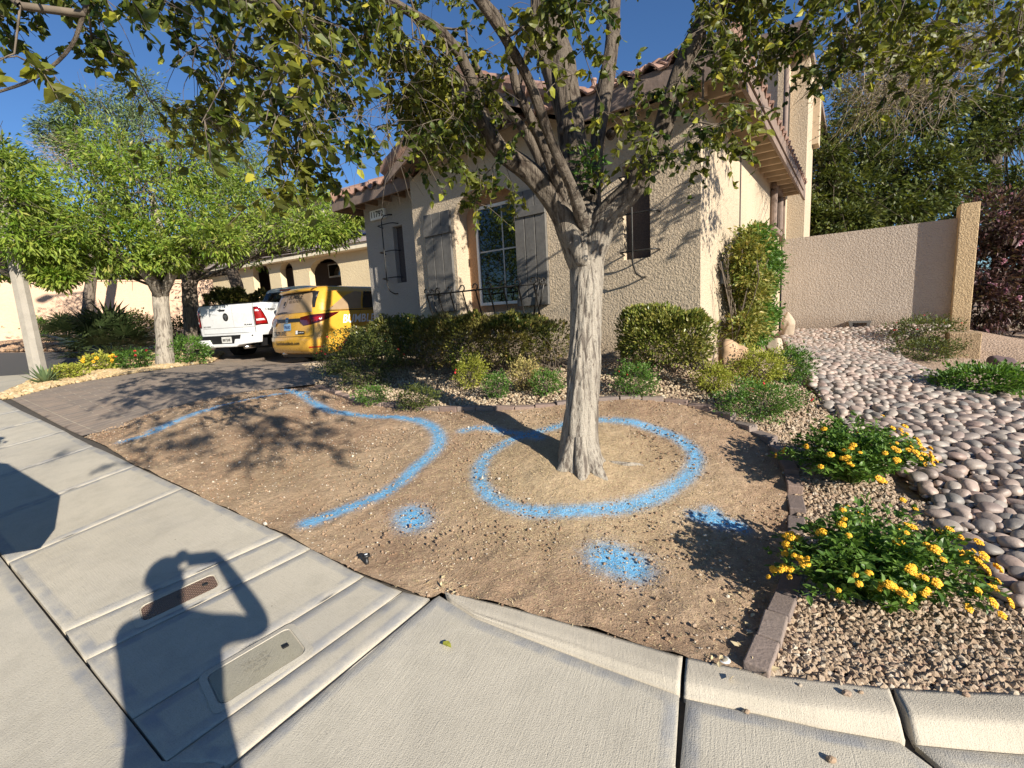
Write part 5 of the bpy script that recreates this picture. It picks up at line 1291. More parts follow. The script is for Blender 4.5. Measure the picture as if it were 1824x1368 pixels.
def lantana(px, py, wpx, hpx, label, nf):
    g_ = G(px, py); d = project(g_)[2]; w_ = wpx*d/F/2; h_ = hpx*d/F; z0 = tz(g_[0], g_[1]); o = empty('lantana_shrub', (g_[0], g_[1], z0)); tag(o, label, 'flowering shrub')
    sg = []; Lp = []; Ld = []; tips = []
    for i in range(150):
        a = rng.uniform(0, 2*math.pi); rr_ = math.sqrt(rng.uniform(.02, 1)); e = np.array([math.cos(a)*rr_*w_, math.sin(a)*rr_*w_*.78, h_*(1.02-.62*rr_**2)*rng.uniform(.75, 1.1)])
        m_ = e*np.array([.45, .45, .62])+rng.normal(0, .015, 3); pts = [np.zeros(3), m_*.5+rng.normal(0, .01, 3), m_, (m_+e)/2+np.array([0, 0, .02]), e]
        for q in range(4): sg.append((pts[q], pts[q+1], .0042-.0008*q, .0034-.0008*q))
        for q in range(30):
            t = rng.uniform(1.2, 4); i0 = min(int(t), 3); p_ = pts[i0]*(1-(t-i0))+pts[i0+1]*(t-i0); dr = rng.normal(size=3); dr[2] = dr[2]*.3+.1; Lp.append(p_+dr*.008); Ld.append(dr/np.linalg.norm(dr)+e/np.linalg.norm(e)*.4)
        tips.append((e, rr_))
    V_, F_ = tubes_np(sg, 5); np_mesh('stems', V_, F_, M['leaf_fresh'], o, True)
    Lp = np.array(Lp); Lp[:, 2] = np.maximum(Lp[:, 2], .01); V_, F_ = scatter(*LEAF_HEART, Lp, rots_up(len(Lp), np.array(Ld), .3, .45), rng.uniform(.022, .046, len(Lp))); np_mesh('foliage', V_, F_, M['leaf_lantana'], o)
    v, f = ico(1); base = []
    for q in range(46):
        a_ = rng.normal(size=3); a_[2] = abs(a_[2])*.95+.05; a_ /= np.linalg.norm(a_); base.append(a_*np.array([.95, .95, .65]))
    vv, ff = scatter(v*np.array([1, 1, .55]), f, np.array(base), rots_up(46, rng.normal(size=(46, 3)), .5, .8), rng.uniform(.26, .40, 46))
    fo_ = np_mesh('flower', vv*.016, ff, M['fl_yellow'], o, True); first = True; c = 0
    for e, rr_ in sorted(tips, key=lambda t: -t[1]*.7+rng.uniform(0, 1.2)+.3*(t[0][1] > 0)):
        for s in range(1 if rng.random() < .45 else rng.integers(2, 5)):
            if c >= nf: break
            q_ = fo_ if first else fo_.copy()
            if not first: COL.objects.link(q_)
            first = False; off = rng.normal(0, .022, 3)*(s > 0); nrm = e/np.linalg.norm(e)+np.array([0, -.2, .5])+rng.normal(0, .25, 3)
            q_.location = tuple(e+off+np.array([0, 0, .012])); q_.rotation_euler = Vector(nrm).to_track_quat('Z', 'Y').to_euler(); s_ = random.uniform(.55, 1.25); q_.scale = (s_, s_, s_*.8); c += 1
    return o
M['leaf_lantana'] = leafmat('lantana_leaf', [(0, (.05, .115, .022)), (.5, (.095, .19, .034)), (1, (.17, .28, .055))], .35, .42)
lantana(1515, 862, 250, 118, 'yellow flowering lantana shrub nearer the house, behind the other yellow one', 80)
lantana(1550, 1070, 370, 165, 'nearest and largest yellow flowering lantana shrub, right of the edging blocks', 95)
for a_ in [('small_shrub','low yellow green shrub with a reddish boulder beside the agave',122,675,50,24,'leaf_yel',.05,700,None,0),
 ('small_shrub','yellow green mound with yellow flecks at the foot of the dark fan palm',180,661,60,30,'leaf_yel',.055,800,'fl_yellow',14),
 ('small_shrub','green mound with orange red blooms between the pale trunk and yellow green mound',240,657,58,34,'leaf_fresh',.055,800,'fl_red',4),
 ('small_shrub','bright green bush at the base of the truck bumper, right of the pale trunk',338,648,70,48,'leaf_fresh',.06,1200,None,0),
 ('small_shrub','pale green bush at the far left below the pinkish wall',14,602,60,36,'leaf_olive',.09,700,None,0),
 ('small_shrub','green bush left of the sunny fan palm under the pinkish wall',72,600,34,34,'leaf_fresh',.09,500,None,0),
 ('small_shrub','leafy green bush peeking out above the dark fan palm',245,605,70,50,'leaf_olive',.09,900,None,0),
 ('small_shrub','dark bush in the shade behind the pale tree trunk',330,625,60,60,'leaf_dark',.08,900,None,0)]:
    shrub(a_[0], a_[1], a_[2], a_[3], a_[4], a_[5], M[a_[6]], a_[7], a_[8], LEAF_OVAL, M[a_[9]] if a_[9] else None, a_[10], fsz=.03 if a_[9] else .014)
for a_ in [('large dark green shrub with red flowers at the left end of the hedge',652,690,130,95,'leaf_dark',.028,3800,'fl_red',9,6.6),
 ('dark green shrub behind the red flowered one, at the driveway corner',600,665,70,60,'leaf_dark',.03,1300,'fl_red',5,7.0),
 ('low bright green tuft at the front left corner of the tan gravel bed',664,722,60,36,'leaf_fresh',.024,900,None,0,None),
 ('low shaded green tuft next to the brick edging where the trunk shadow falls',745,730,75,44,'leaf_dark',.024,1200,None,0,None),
 ('upright yellow green shrub before the middle of the hedge',840,690,58,58,'leaf_yel',.026,1300,'fl_red',2,5.4),
 ('small dark green shrub between the two yellowish shrubs below the hedge',886,708,50,44,'leaf_fresh',.024,800,None,0,None),
 ('straw yellow drying shrub in front of the hedge',936,695,50,56,'leaf_gold',.028,900,None,0,5.3),
 ('loose green shrub just left of the main tree trunk',975,703,60,44,'leaf_fresh',.024,1000,None,0,None),
 ('green shrub with one red flower below the right clipped hedge',1132,705,78,58,'leaf_fresh',.024,1500,'fl_red',3,None),
 ('small yellow green shrub beside the rusty boulder',1272,697,66,50,'leaf_yel',.024,1400,None,0,None),
 ('yellow green shrub right of the rusty boulder',1352,688,90,66,'leaf_yel',.026,2000,None,0,None),
 ('deep green shrub spilling onto the river rocks behind the yellow green shrub',1408,684,70,66,'leaf_fresh',.028,1600,None,0,None),
 ('low green shrub with a red flower next to the curved edging',1352,740,150,58,'leaf_fresh',.024,2600,'fl_red',4,None),
 ('dark shrub topped with red flowers by the foot of the wall pillar',1645,610,110,45,'leaf_dark',.045,1500,'fl_red',9,None),
 ('dark low ground cover shrub in front of the red flowered one',1652,640,110,36,'leaf_dark',.04,1300,None,0,None),
 ('leafy green low plant on the right edge of the cobble bed',1755,700,150,50,'leaf_fresh',.05,1700,None,0,None)]:
    shrub('shrub', a_[0], a_[1], a_[2], a_[3], a_[4], M[a_[5]], a_[6], a_[7], LEAF_OVAL, M[a_[8]] if a_[8] else None, a_[9], fsz=.012, depth=None)
# hedges
M['leaf_hedge2'] = leafmat('light_hedge_leaf', [(0, (.05, .09, .018)), (.4, (.12, .17, .03)), (.75, (.23, .26, .05)), (1, (.40, .33, .10))], .25, .35)
def hedge(name, label, c, ux, L, W_, H_, n, leaf=M['leaf_hedge'], size=.026, z0=None, rough=.26):
    z0 = tz(c[0], c[1]) if z0 is None else z0
    rz_ = math.atan2(ux[1], ux[0]); o = empty(name, (c[0], c[1], z0), rz_); tag(o, label, 'hedge')
    q = rng.uniform(-1, 1, (n, 3)); k = rng.random(n); s = np.sign(q)
    # push points to the surface
    ax = rng.choice(3, n, p=[.12, .48, .40]); dpt = rng.exponential(.15, n)
    for a in range(3):
        m = ax == a; q[m, a] = s[m, a]*(1-np.minimum(dpt[m], .9))
    m = (ax == 2); q[m, 2] = np.abs(q[m, 2])
    p4 = (np.abs(q)**2.8).sum(1)**(1/2.8); q = q/np.maximum(p4, 1)[:, None]
    Pp = q*np.array([L/2, W_/2, H_/2])+np.array([0, 0, H_/2+.04])
    nz = np.array([mnoise.noise((a*3.1, b*3.1+c[0], d_*3.1)) for a, b, d_ in Pp]); nz2 = np.array([mnoise.noise((a*9, b*9+c[0], d_*9)) for a, b, d_ in Pp]); Pp = Pp*(1+rough*nz[:, None])+q*(.09*nz2[:, None]*H_)+rng.normal(0, .014, Pp.shape); Pp = Pp[nz2 > -.42]; q = q[nz2 > -.42]; n = len(Pp)
    low = Pp[:, 2] < H_*.34; keep = ~(low & (rng.random(n) < .45)); Pp = Pp[keep]; q = q[keep]
    D_ = q+np.array([0, 0, .5]); V_, F_ = scatter(*LEAF_OVAL, Pp, rots_up(len(Pp), D_, .5, .55), rng.uniform(size*.7, size*1.25, len(Pp))); np_mesh('foliage', V_, F_, leaf, o)
    sg = []
    for i in range(int(L*55)):
        a = np.array([rng.uniform(-L/2, L/2), rng.uniform(-W_/4, W_/4), 0]); p = a; d = np.array([rng.normal(0, .6), rng.normal(-.1, .5), 1.0])
        for k in range(5): d = d/np.linalg.norm(d)+rng.normal(0, .45, 3)+[0, 0, .2]; p2 = p+d/np.linalg.norm(d)*H_*.19; p2[1] = np.clip(p2[1], -W_*.47, W_*.47); sg.append((p, p2, .006-.001*k, .005-.001*k)); p = p2
    V_, F_ = tubes_np(sg, 5); np_mesh('stems', V_, F_, M['twig'], o, True); return o
lx0, _ = PL(615, 600, -1.15); lx1, _ = PL(1000, 600, -1.0)
c = LW((lx0+lx1)/2, -.95); hedge('clipped_hedge', 'long clipped hedge under the arched window of the tan house', c, -EU, lx1-lx0+.1, .85, .62, 46000, size=.042, z0=.92)
lx0, _ = PL(1102, 600, -.75); lx1, _ = PL(1262, 600, -.75)
c = LW((lx0+lx1)/2, -.62); hedge('clipped_hedge', 'short clipped hedge block at the right front corner of the house', c, -EU, lx1-lx0, .62, .56, 18000, leaf=M['leaf_hedge2'], size=.042, z0=.93)
a = P(375, 560, 15); b = P(478, 545, 14); hedge('clipped_hedge', 'clipped hedge seen over the tailgate of the white truck', (a+b)/2, (b-a)[:2]/np.linalg.norm((b-a)[:2]), 2.2, 1.0, 1.5, 14000, size=.09, z0=1.25)
M['leaf_goldgreen'] = leafmat('gold_green_leaf', [(0, (.07, .12, .02)), (.4, (.15, .20, .035)), (.75, (.28, .29, .06)), (1, (.46, .36, .12))], .3, .45)
# climber on the side wall
cb = empty('climbing_shrub', (*LW(.02, .0), .92), RZ); tag(cb, 'tall golden green espaliered shrub against the sunny side wall of the house', 'shrub')
bl = [((.28, y, z), (.15, .30, .27)) for y, z in ((1.0, .35), (1.2, .75), (1.05, 1.1), (1.15, 1.35), (1.55, .4), (1.5, .9))]
V_, F_ = crown_leaves(bl, LEAF_OVAL, .06, 60, .5, 30, .0); np_mesh('foliage', V_, F_, M['leaf_goldgreen'], cb)
bl2 = [((.3, y, z), (.15, .30, .27)) for y, z in ((1.4, .3), (1.6, 1.3), (2.0, .5), (2.1, 1.0), (1.9, 1.45), (2.4, .5), (2.5, 1.1), (2.4, 1.3))]
V_, F_ = crown_leaves(bl2, LEAF_OVAL, .06, 60, .5, 30, .0); np_mesh('foliage', V_, F_, M['leaf_fresh'], cb)
sg = []
for i in range(40):
    p = np.array([.15, rng.uniform(.9, 2.3), 0]); d = np.array([.05, 0, 1.])
    for k in range(6): d = d/np.linalg.norm(d)+rng.normal(0, .3, 3)*[.3, 1, .3]; p2 = p+d*.22; p2[0] = np.clip(p2[0], .04, .5); sg.append((p, p2, .007, .006)); p = p2
V_, F_ = tubes_np(sg, 4); np_mesh('stems', V_, F_, M['twig'], cb)
M['leaf_plum'] = leafmat('plum_leaf', [(0, (.035, .022, .02)), (.5, (.06, .04, .03)), (.8, (.07, .075, .03)), (1, (.30, .15, .18))], .25, .45)
# pink oleander
ol = P(1800, 600, 9.6); oz = tz(*ol[:2]); oo = empty('oleander', (ol[0], ol[1], oz)); tag(oo, 'big dark oleander bush full of pink blossoms right of the wall pillar', 'flowering shrub')
bl = [((x, y, z), (.7, .6, .6)) for x, y, z in ((-.4, .2, .7), (.5, 0, .7), (-.3, .3, 1.5), (.6, .1, 1.5), (-.2, .2, 2.2), (.7, 0, 2.2), (1.5, 0, 1.0), (1.5, 0, 2.0))]
V_, F_ = crown_leaves(bl, LEAF_SLIM, .15, 70, .5, 36, .1); np_mesh('foliage', V_, F_, M['leaf_plum'], oo)
v, f = ico(1); vv, ff = scatter(v*np.array([1, 1, .4]), f, rng.normal(0, .8, (9, 3)), rots(9), rng.uniform(.6, 1, 9)); f0 = np_mesh('flower', vv*.032, ff, M['fl_pink'], oo)
for i in range(95):
    c_, r_ = bl[rng.integers(0, len(bl))]; d = rng.normal(size=3); d[1] = -abs(d[1]); d[0] -= .3; d /= np.linalg.norm(d); q_ = f0 if i == 0 else f0.copy()
    if i: COL.objects.link(q_)
    q_.location = tuple(np.array(c_)+d*np.array(r_)*1.08); q_.rotation_euler = (random.uniform(0, 3), random.uniform(0, 3), 0)
# fan palms
def fanpalm(label, px, py, hpx, d, leaf, nfr=26, blades=22):
    g_ = P(px, py, d); z0 = tz(g_[0], g_[1]); R_ = hpx*d/F; o = empty('fan_palm', (g_[0], g_[1], z0)); tag(o, label, 'palm')
    mb = MB(); Vs = []; Fs = []; off = 0
    for i in range(nfr):
        a = rng.uniform(0, 2*math.pi); el = rng.uniform(.05, 1.45); dr = np.array([math.cos(a)*math.cos(el), math.sin(a)*math.cos(el), math.sin(el)]); L = R_*rng.uniform(.38, .62); hub = np.array([0, 0, R_*.18])+dr*L+np.array([0, 0, -.12*L*math.cos(el)])
        mb.tube([(0, 0, R_*.12), tuple(np.array([0, 0, R_*.15])+dr*L*.55), tuple(hub)], [.012, .009, .006], 5)
        side = np.cross(dr, [0, 0, 1.0]); side /= np.linalg.norm(side)+1e-6; upv = np.cross(side, dr); B = R_*rng.uniform(.36, .48)
        for k in range(blades):
            th = (k/(blades-1)-.5)*math.radians(235); bd = dr*math.cos(th)+side*math.sin(th); bd = bd+upv*.12*abs(math.sin(th))+rng.normal(0, .04, 3); tipd = np.array([0, 0, -.22]); w_ = np.cross(bd, upv); w_ = w_/np.linalg.norm(w_)*B*.038
            p0, p1, p2 = hub, hub+bd*B*.55, hub+bd*B+tipd*B*.6
            Vs += [p0-w_*.3, p0+w_*.3, p1+w_, p1-w_, p2]; Fs += [[off, off+1, off+2], [off, off+2, off+3], [off+3, off+2, off+4]]; off += 5
    np_mesh('fronds', np.array(Vs), np.array(Fs), leaf, o); mb.build('petioles', leaf, o); t_ = MB(); t_.tube([(0, 0, -.05), (0, 0, R_*.16)], [R_*.10, R_*.09], 10); t_.build('trunk', M['bark_dark'], o)
fanpalm('sunny yellow green fan palm against the pinkish boundary wall', 118, 598, 62, 14.5, M['leaf_palm'], 30)
fanpalm('dark shaded fan palm left of the pale tree trunk', 205, 648, 105, 10.6, M['leaf_palm_shaded'], 40)
ag = G(82, 683); o = empty('agave', (ag[0], ag[1], tz(*ag[:2]))); tag(o, 'small spiky agave at the foot of the concrete lamp post', 'plant'); Vs = []; Fs = []; off = 0
for i in range(26):
    a = i*2.4; el = .25+1.1*(i/26); dr = np.array([math.cos(a)*math.cos(el), math.sin(a)*math.cos(el), math.sin(el)]); s_ = np.cross(dr, [0, 0, 1.]); s_ /= np.linalg.norm(s_); L = .30; Vs += [s_*-.015, s_*.015, dr*L*.5+s_*.022, dr*L*.5-s_*.022, dr*L, dr*L*.5+[0, 0, -.015]]; Fs += [[off, off+1, off+5], [off+1, off+2, off+5], [off, off+5, off+3], [off+5, off+2, off+4], [off+3, off+5, off+4]]; off += 6
np_mesh('leaves', np.array(Vs)*1.2, np.array(Fs), M['leaf_grey'], o)
# boulders
def boulder(label, px, py, w_, h_, seed, mat='boulder', dp=None):
    g_ = G(px, py); d = project(g_)[2]; W_ = w_*d/F/2; H_ = h_*d/F
    v, f = ico(4); rs = np.random.default_rng(seed); n_ = np.array([mnoise.noise((a*1.4+seed, b*1.4, c*1.4)) for a, b, c in v]); n2 = np.array([mnoise.noise((a*6+seed, b*6, c*6)) for a, b, c in v])
    q = v*(1+.35*n_+.05*n2)[:, None]
    for k in range(7):      # facets
        nrm = rs.normal(size=3); nrm /= np.linalg.norm(nrm); dd = q@nrm; m = dd > .62; q[m] -= np.outer(dd[m]-.62, nrm)*.85
    o = np_mesh('boulder', q*np.array([W_, W_*.8, H_*.62]), f, M[mat], None, True); o.location = (g_[0], g_[1], tz(g_[0], g_[1])+H_*.38); o.rotation_euler = (0, 0, seed); tag(o, label, 'boulder'); return o
boulder('rusty orange veined boulder at the house corner', 1300, 668, 62, 62, 3)
M['boulder_dark'] = rockmat('dark_rock', [(0, (.12, .08, .08)), (1, (.16, .11, .11))], .85, 18); boulder('small dark purple rock beside the rusty boulder', 1335, 672, 40, 34, 5, 'boulder_dark')
M['boulder_pale'] = rockmat('pale_rock', [(0, (.45, .36, .26)), (1, (.5, .4, .3))], .85, 12); boulder('pale square-edged rock beneath the climbing shrub', 1378, 632, 44, 34, 8, 'boulder_pale')
boulder('pale tan boulder where the side wall meets the perimeter wall', 1405, 600, 28, 46, 11, 'boulder_pale')
boulder('reddish boulder behind the small agave', 108, 674, 44, 26, 14); boulder('flat dark brown rock at the right behind the stucco block', 1780, 655, 60, 22, 17, 'boulder_dark')
# ================================================================== vehicles
class Shell:
    """body described by rounded-rectangle rings at heights; L: (z, yrear, yfront, halfwidth, radius, bow)"""
    def __init__(s, levels): s.L = np.array(levels, float)
    def par(s, z): return [np.interp(z, s.L[:, 0], s.L[:, k]) for k in range(1, 6)]
    def pt(s, sv, z, lift=0.0):
        yr, yf, hw, r, bow = s.par(z); sg = 1 if sv >= 0 else -1; a = abs(sv); st = hw-r; arc = r*math.pi/2
        if a <= st: x, y, nx, ny = a, yr, 0, -1
        elif a <= st+arc: th = (a-st)/r; x, y = st+r*math.sin(th), yr+r-r*math.cos(th); nx, ny = math.sin(th), -math.cos(th)
        else: x, y, nx, ny = hw, yr+r+(a-st-arc), 1, 0
        y += bow*(min(x, hw)/hw)**2*(1 if ny < -.01 or True else 0)*max(0, 1-(y-yr)/1.2)
        return np.array([sg*(x+nx*lift), y+ny*lift, z])
    def smax(s, z): yr, yf, hw, r, b = s.par(z); return hw-r+r*math.pi/2+(yf-yr-r)
    def ring(s, z, n=14):
        yr, yf, hw, r, b = s.par(z); st = hw-r; arc = r*math.pi/2; side = yf-yr-r-r
        sv = list(np.linspace(0, st, 5))+list(st+np.linspace(.12, 1, 7)*arc)+list(st+arc+np.linspace(.03, 1, 12)*side)
        pts = [s.pt(v, z) for v in sv]
        for t in np.linspace(.2, 1, 5): th = t*math.pi/2; pts.append(np.array([st+r*math.cos(th), yf-r+r*math.sin(th), z]))
        pts.append(np.array([0, yf+.02, z])); left = [np.array([-p[0], p[1], p[2]]) for p in pts[-2:0:-1]]
        return pts+left
    def body(s, name, mat, parent, top=True, bottom=True, zs=None):
        zs = s.L[:, 0] if zs is None else zs; zz = []
        for a, b in zip(zs[:-1], zs[1:]): zz += list(np.linspace(a, b, max(2, int((b-a)/.06)+1)))[:-1]
        zz.append(zs[-1]); R_ = [s.ring(z) for z in zz]; n = len(R_[0]); V = [p for r in R_ for p in r]
        F_ = [[i*n+j, i*n+(j+1) % n, (i+1)*n+(j+1) % n, (i+1)*n+j] for i in range(len(R_)-1) for j in range(n)]
        mb = MB(); mb.smooth = True; mb.add(V, F_+([list(range((len(R_)-1)*n, len(R_)*n))] if top else [])+([list(range(n-1, -1, -1))] if bottom else []))
        return mb.build(name, mat, parent)
    def panel(s, name, poly, mat, parent, lift=.006, step=.05, thick=0):
        """poly in (s, z)"""
        VV, FF = cdt([tuple(p) for p in resample(poly, step)], [], step)
        return np_mesh(name, np.array([s.pt(a, b, lift) for a, b in VV]), FF, mat, parent, True)
    def text(s, txt, size, sv, z, mat, parent, lift=.010, width=None, bold=True, name='lettering', slope=0, shear=0):
        return text_mesh(txt, size, name, mat, parent, lambda x, y: s.pt(sv+x, z+y, lift), bold=bold, width=width, shear=shear)
def paint(name, c, rough=.28, metal=0.0):
    m, t, b = newmat(name); co = nn(t, 'ShaderNodeTexCoord').outputs['Object']; n = noise(t, co, 3, 5, .6)
    t.links.new(ramp(t, [(.3, tuple(x*.88 for x in c)), (.7, c)], n), b.inputs['Base Color'])
    b.inputs['Roughness'].default_value = rough; b.inputs['Coat Weight'].default_value = .7; b.inputs['Coat Roughness'].default_value = .06
    t.links.new(ramp(t, [(.3, (rough*.8,)*3), (.7, (rough*1.5,)*3)], noise(t, co, 12, 4)), b.inputs['Roughness']); return m
M['vanpaint'] = paint('yellow_wrap', (.66, .36, .04)); M['truckpaint'] = paint('white_truck_paint', (.74, .75, .76)); M['taillight'] = paint('red_lens', (.25, .004, .006), .12); M['lens2'] = paint('dark_red_lens', (.07, .004, .006), .1)
M['tyre'] = plain('tyre_rubber', (.02, .02, .02), .85, bmp=.003); M['chrome'] = plain('chrome', (.6, .6, .6), .2, metal=1); M['carglass'] = glassmat('tinted_car_glass', (.012, .011, .010)); M['wrapglass'] = plain('printed_window_film', (.33, .23, .135), .3, coat=.4, var=.08); M['plate'] = plain('plate_blue', (.25, .42, .62), .5, var=.2); M['platew'] = plain('plate_white', (.6, .6, .58), .5); M['ink'] = plain('ink_black', (.015, .013, .01), .5); M['alloy'] = plain('alloy_rim', (.28, .28, .28), .35, metal=.8); M['refl'] = paint('red_reflector', (.55, .01, .01), .15); M['inkw'] = plain('vinyl_white', (.8, .8, .78), .5); M['inkblue'] = plain('plate_ink', (.04, .09, .25), .5)
def wheel(parent, x, y, r, w_, rim=M['alloy']):
    sg = 1 if x > 0 else -1; t = MB(); prof = [(r*.62, w_/2*.9), (r*.9, w_/2), (r*.985, w_/2*.8), (r, w_/2*.4), (r, -w_/2*.4), (r*.985, -w_/2*.8), (r*.9, -w_/2), (r*.62, -w_/2*.9)]; n = 36; V = []
    for j in range(n):
        a = 2*math.pi*j/n; V += [(x+b, y+q*math.cos(a), r+q*math.sin(a)) for q, b in prof]
    k = len(prof); t.smooth = True; t.add(V, [[j*k+i, j*k+(i+1) % k, ((j+1) % n)*k+(i+1) % k, ((j+1) % n)*k+i] for j in range(n) for i in range(k)]); ty = t.build('wheel', M['tyre'], parent)
    m = MB(); m.tube([(x+sg*w_*.28, y, r), (x+sg*w_*.36, y, r)], r*.62, 28)
    for q in range(5):
        a = q*2*math.pi/5; c_, s_ = math.cos(a), math.sin(a); m.obox((x+sg*w_*.40, y+c_*r*.33, r+s_*r*.33), (.012, 0, 0), (0, c_*r*.28, s_*r*.28), (0, -s_*.035, c_*.035))
    m.tube([(x+sg*w_*.30, y, r), (x+sg*w_*.46, y, r)], r*.12, 14); m.build('rim', rim, ty); return ty
# ---- yellow van
vl = P(478, 640, 11.1)[:2]; u_, v_ = WL(vl)
VX, VY = u_+.98, v_-.0
vz = tz(*LW(VX, VY+1.0))
van = empty('minivan', (*LW(VX, VY), vz), RZ); tag(van, 'yellow wrapped minivan with printed rear window parked on the paver driveway', 'minivan')
VS = Shell([(.24, .20, 4.95, .86, .22, .02), (.30, .05, 5.05, .94, .24, .05), (.42, .0, 5.12, .985, .26, .07), (.62, .0, 5.15, 1.0, .26, .08), (.66, .035, 5.15, 1.0, .24, .08), (.84, .06, 5.12, 1.0, .24, .09), (1.02, .075, 4.95, .995, .25, .10), (1.10, .10, 4.6, .985, .27, .10), (1.16, .13, 4.35, .965, .28, .10), (1.4, .22, 3.75, .91, .24, .09), (1.6, .32, 3.2, .85, .22, .08), (1.68, .37, 2.95, .81, .22, .07), (1.74, .48, 2.75, .72, .22, .05), (1.755, .85, 2.5, .45, .2, .02)])
VS.body('body', M['vanpaint'], van)
VS.panel('rear_window', [(-.80, 1.17), (.80, 1.17), (.78, 1.25), (.70, 1.55), (.64, 1.62), (-.64, 1.62), (-.70, 1.55), (-.78, 1.25)], M['wrapglass'], van, .007)
sp = MB(); 
for z0, z1, lf in ((1.60, 1.70, .03),):
    V_ = []; ss = np.linspace(-.66, .66, 15); 
    for a in ss: V_ += [VS.pt(a, 1.62, .0), VS.pt(a, 1.645, .10), VS.pt(a, 1.69, .10), VS.pt(a, 1.715, .02)]
    sp.smooth = True; sp.add(V_, [[i*4+j, (i+1)*4+j, (i+1)*4+(j+1) % 4, i*4+(j+1) % 4] for i in range(14) for j in range(4)]); sp.build('spoiler', M['vanpaint'], van)
VS.panel('spoiler_trim', [(-.74, 1.605), (-.72, 1.64), (.72, 1.64), (.74, 1.605)], M['black'], van, .022)
for sg in (1, -1):
    VS.panel('window_trim', [(sg*.80, 1.62), (sg*.64, 1.635), (sg*.70, 1.55), (sg*.79, 1.27), (sg*.84, 1.27)], M['black'], van, .014)
    q = MB()
    tl = VS.panel('taillight', [(sg*.50, 1.07), (sg*.86, 1.115), (sg*1.10, 1.13), (sg*1.44, 1.155), (sg*1.40, 1.11), (sg*1.22, 1.02), (sg*1.0, .945), (sg*.84, .90), (sg*.62, .885), (sg*.50, .955)], M['lens2'], van, .012, .04)
    VS.panel('lens', [(sg*.84, 1.05), (sg*1.02, 1.07), (sg*1.04, .99), (sg*.86, .95)], M['taillight'], tl, .018, .04)
    VS.panel('reflector', [(sg*.80, .395), (sg*1.14, .395), (sg*1.14, .42), (sg*.80, .42)], M['refl'], van, .01, .05)
VS.panel('black_garnish', [(-.50, 1.05), (.50, 1.05), (.50, .975), (-.50, .975)], M['black'], van, .012)
em = VS.panel('emblem', [(-.065, 1.075), (.065, 1.075), (.05, .965), (-.05, .965)], M['chrome'], van, .018)
mb = MB(); 
VS.panel('emblem_field', [(-.050, 1.062), (.050, 1.062), (.038, .978), (-.038, .978)], M['black'], em, .0185, .03)
for a, b in (((-.038, 1.055), (-.024, .985)), ((.038, 1.055), (.024, .985))):
    VS.panel('emblem_bar', [(a[0]-.006, a[1]), (a[0]+.006, a[1]), (b[0]+.006, b[1]), (b[0]-.006, b[1])], M['chrome'], em, .020, .03)
VS.panel('emblem_bar', [(-.03, 1.026), (.03, 1.026), (.03, 1.014), (-.03, 1.014)], M['chrome'], em, .020, .03)
pl = VS.panel('licence_plate', [(-.155, .79), (.155, .79), (.155, .945), (-.155, .945)], M['plate'], van, .014); VS.text('096LND', .10, 0, .86, M['inkblue'], pl, .018, width=.25)
VS.panel('bumper_seam', [(-.88, .645), (.88, .645), (.88, .655), (-.88, .655)], M['black'], van, .004)
VS.panel('wiper', [(-.62, 1.19), (-.30, 1.215), (-.06, 1.205), (-.06, 1.19), (-.35, 1.19), (-.62, 1.175)], M['black'], van, .02)
VS.text('702.781.8352', .12, -.36, .725, M['ink'], van, .011, width=.62); VS.text('bumblebeeblinds.com', .10, .0, .50, M['ink'], van, .011, width=1.0)
VS.text('BUMBLE', .14, .10, 1.53, M['ink'], van, .012, width=.56, shear=.1); VS.text('BEE BLINDS', .09, .12, 1.43, M['ink'], van, .012, width=.46, bold=False)
VS.panel('emblem_roundel', [(-.30+.10*math.cos(t), 1.44+.135*math.sin(t)) for t in np.linspace(0, 2*math.pi, 20)[:-1]], M['ink'], van, .012, .04); VS.panel('emblem_roundel', [(-.30+.085*math.cos(t), 1.44+.12*math.sin(t)) for t in np.linspace(0, 2*math.pi, 20)[:-1]], M['wrapglass'], van, .014, .04)
VS.panel('emblem_roundel', [(-.34, 1.36), (-.26, 1.36), (-.25, 1.45), (-.35, 1.45)], M['ink'], van, .016, .04)
stk = VS.panel('sticker', [(.36, .70), (.66, .70), (.66, .76), (.36, .78)], M['ink'], van, .012); VS.panel('sticker_end', [(.34, .70), (.42, .70), (.42, .78), (.34, .78)], M['inkw'], stk, .015); VS.text('bumble bee', .03, .54, .735, M['inkw'], stk, .016, width=.18)
# side glass and doors (right and left)
for sg in (1, -1):
    st_ = 1.16
    VS.panel('side_window', [(sg*1.12, 1.20), (sg*2.05, 1.22), (sg*1.93, 1.60), (sg*1.72, 1.62), (sg*1.5, 1.52)], M['wrapglass'], van, .007, .06)
    VS.panel('side_window', [(sg*2.10, 1.22), (sg*3.05, 1.22), (sg*2.9, 1.60), (sg*1.98, 1.62)], M['carglass'], van, .007, .06)
    VS.panel('side_window', [(sg*3.15, 1.22), (sg*4.1, 1.22), (sg*3.4, 1.56), (sg*3.0, 1.58)], M['carglass'], van, .007, .06)
    VS.panel('belt_trim', [(sg*.95, 1.175), (sg*4.3, 1.19), (sg*4.3, 1.215), (sg*1.2, 1.195)], M['black'], van, .010, .08)
    VS.panel('wheel_arch', [(sg*(2.12+.41*math.cos(t)), .26+max(0, .46*math.sin(t))) for t in np.linspace(0, math.pi, 18)], M['black'], van, .004, .05)
    VS.panel('wheel_arch', [(sg*(4.95+.38*math.cos(t)), .26+max(0, .46*math.sin(t))) for t in np.linspace(0, math.pi, 18)], M['black'], van, .004, .05)
    wheel(van, sg*.90, 1.12, .34, .23); wheel(van, sg*.90, 4.0, .34, .23)
    VS.text('BUMBLE BEE BLINDS', .26, sg*2.75, .98, M['inkw'], van, .012, width=2.3) if sg > 0 else None
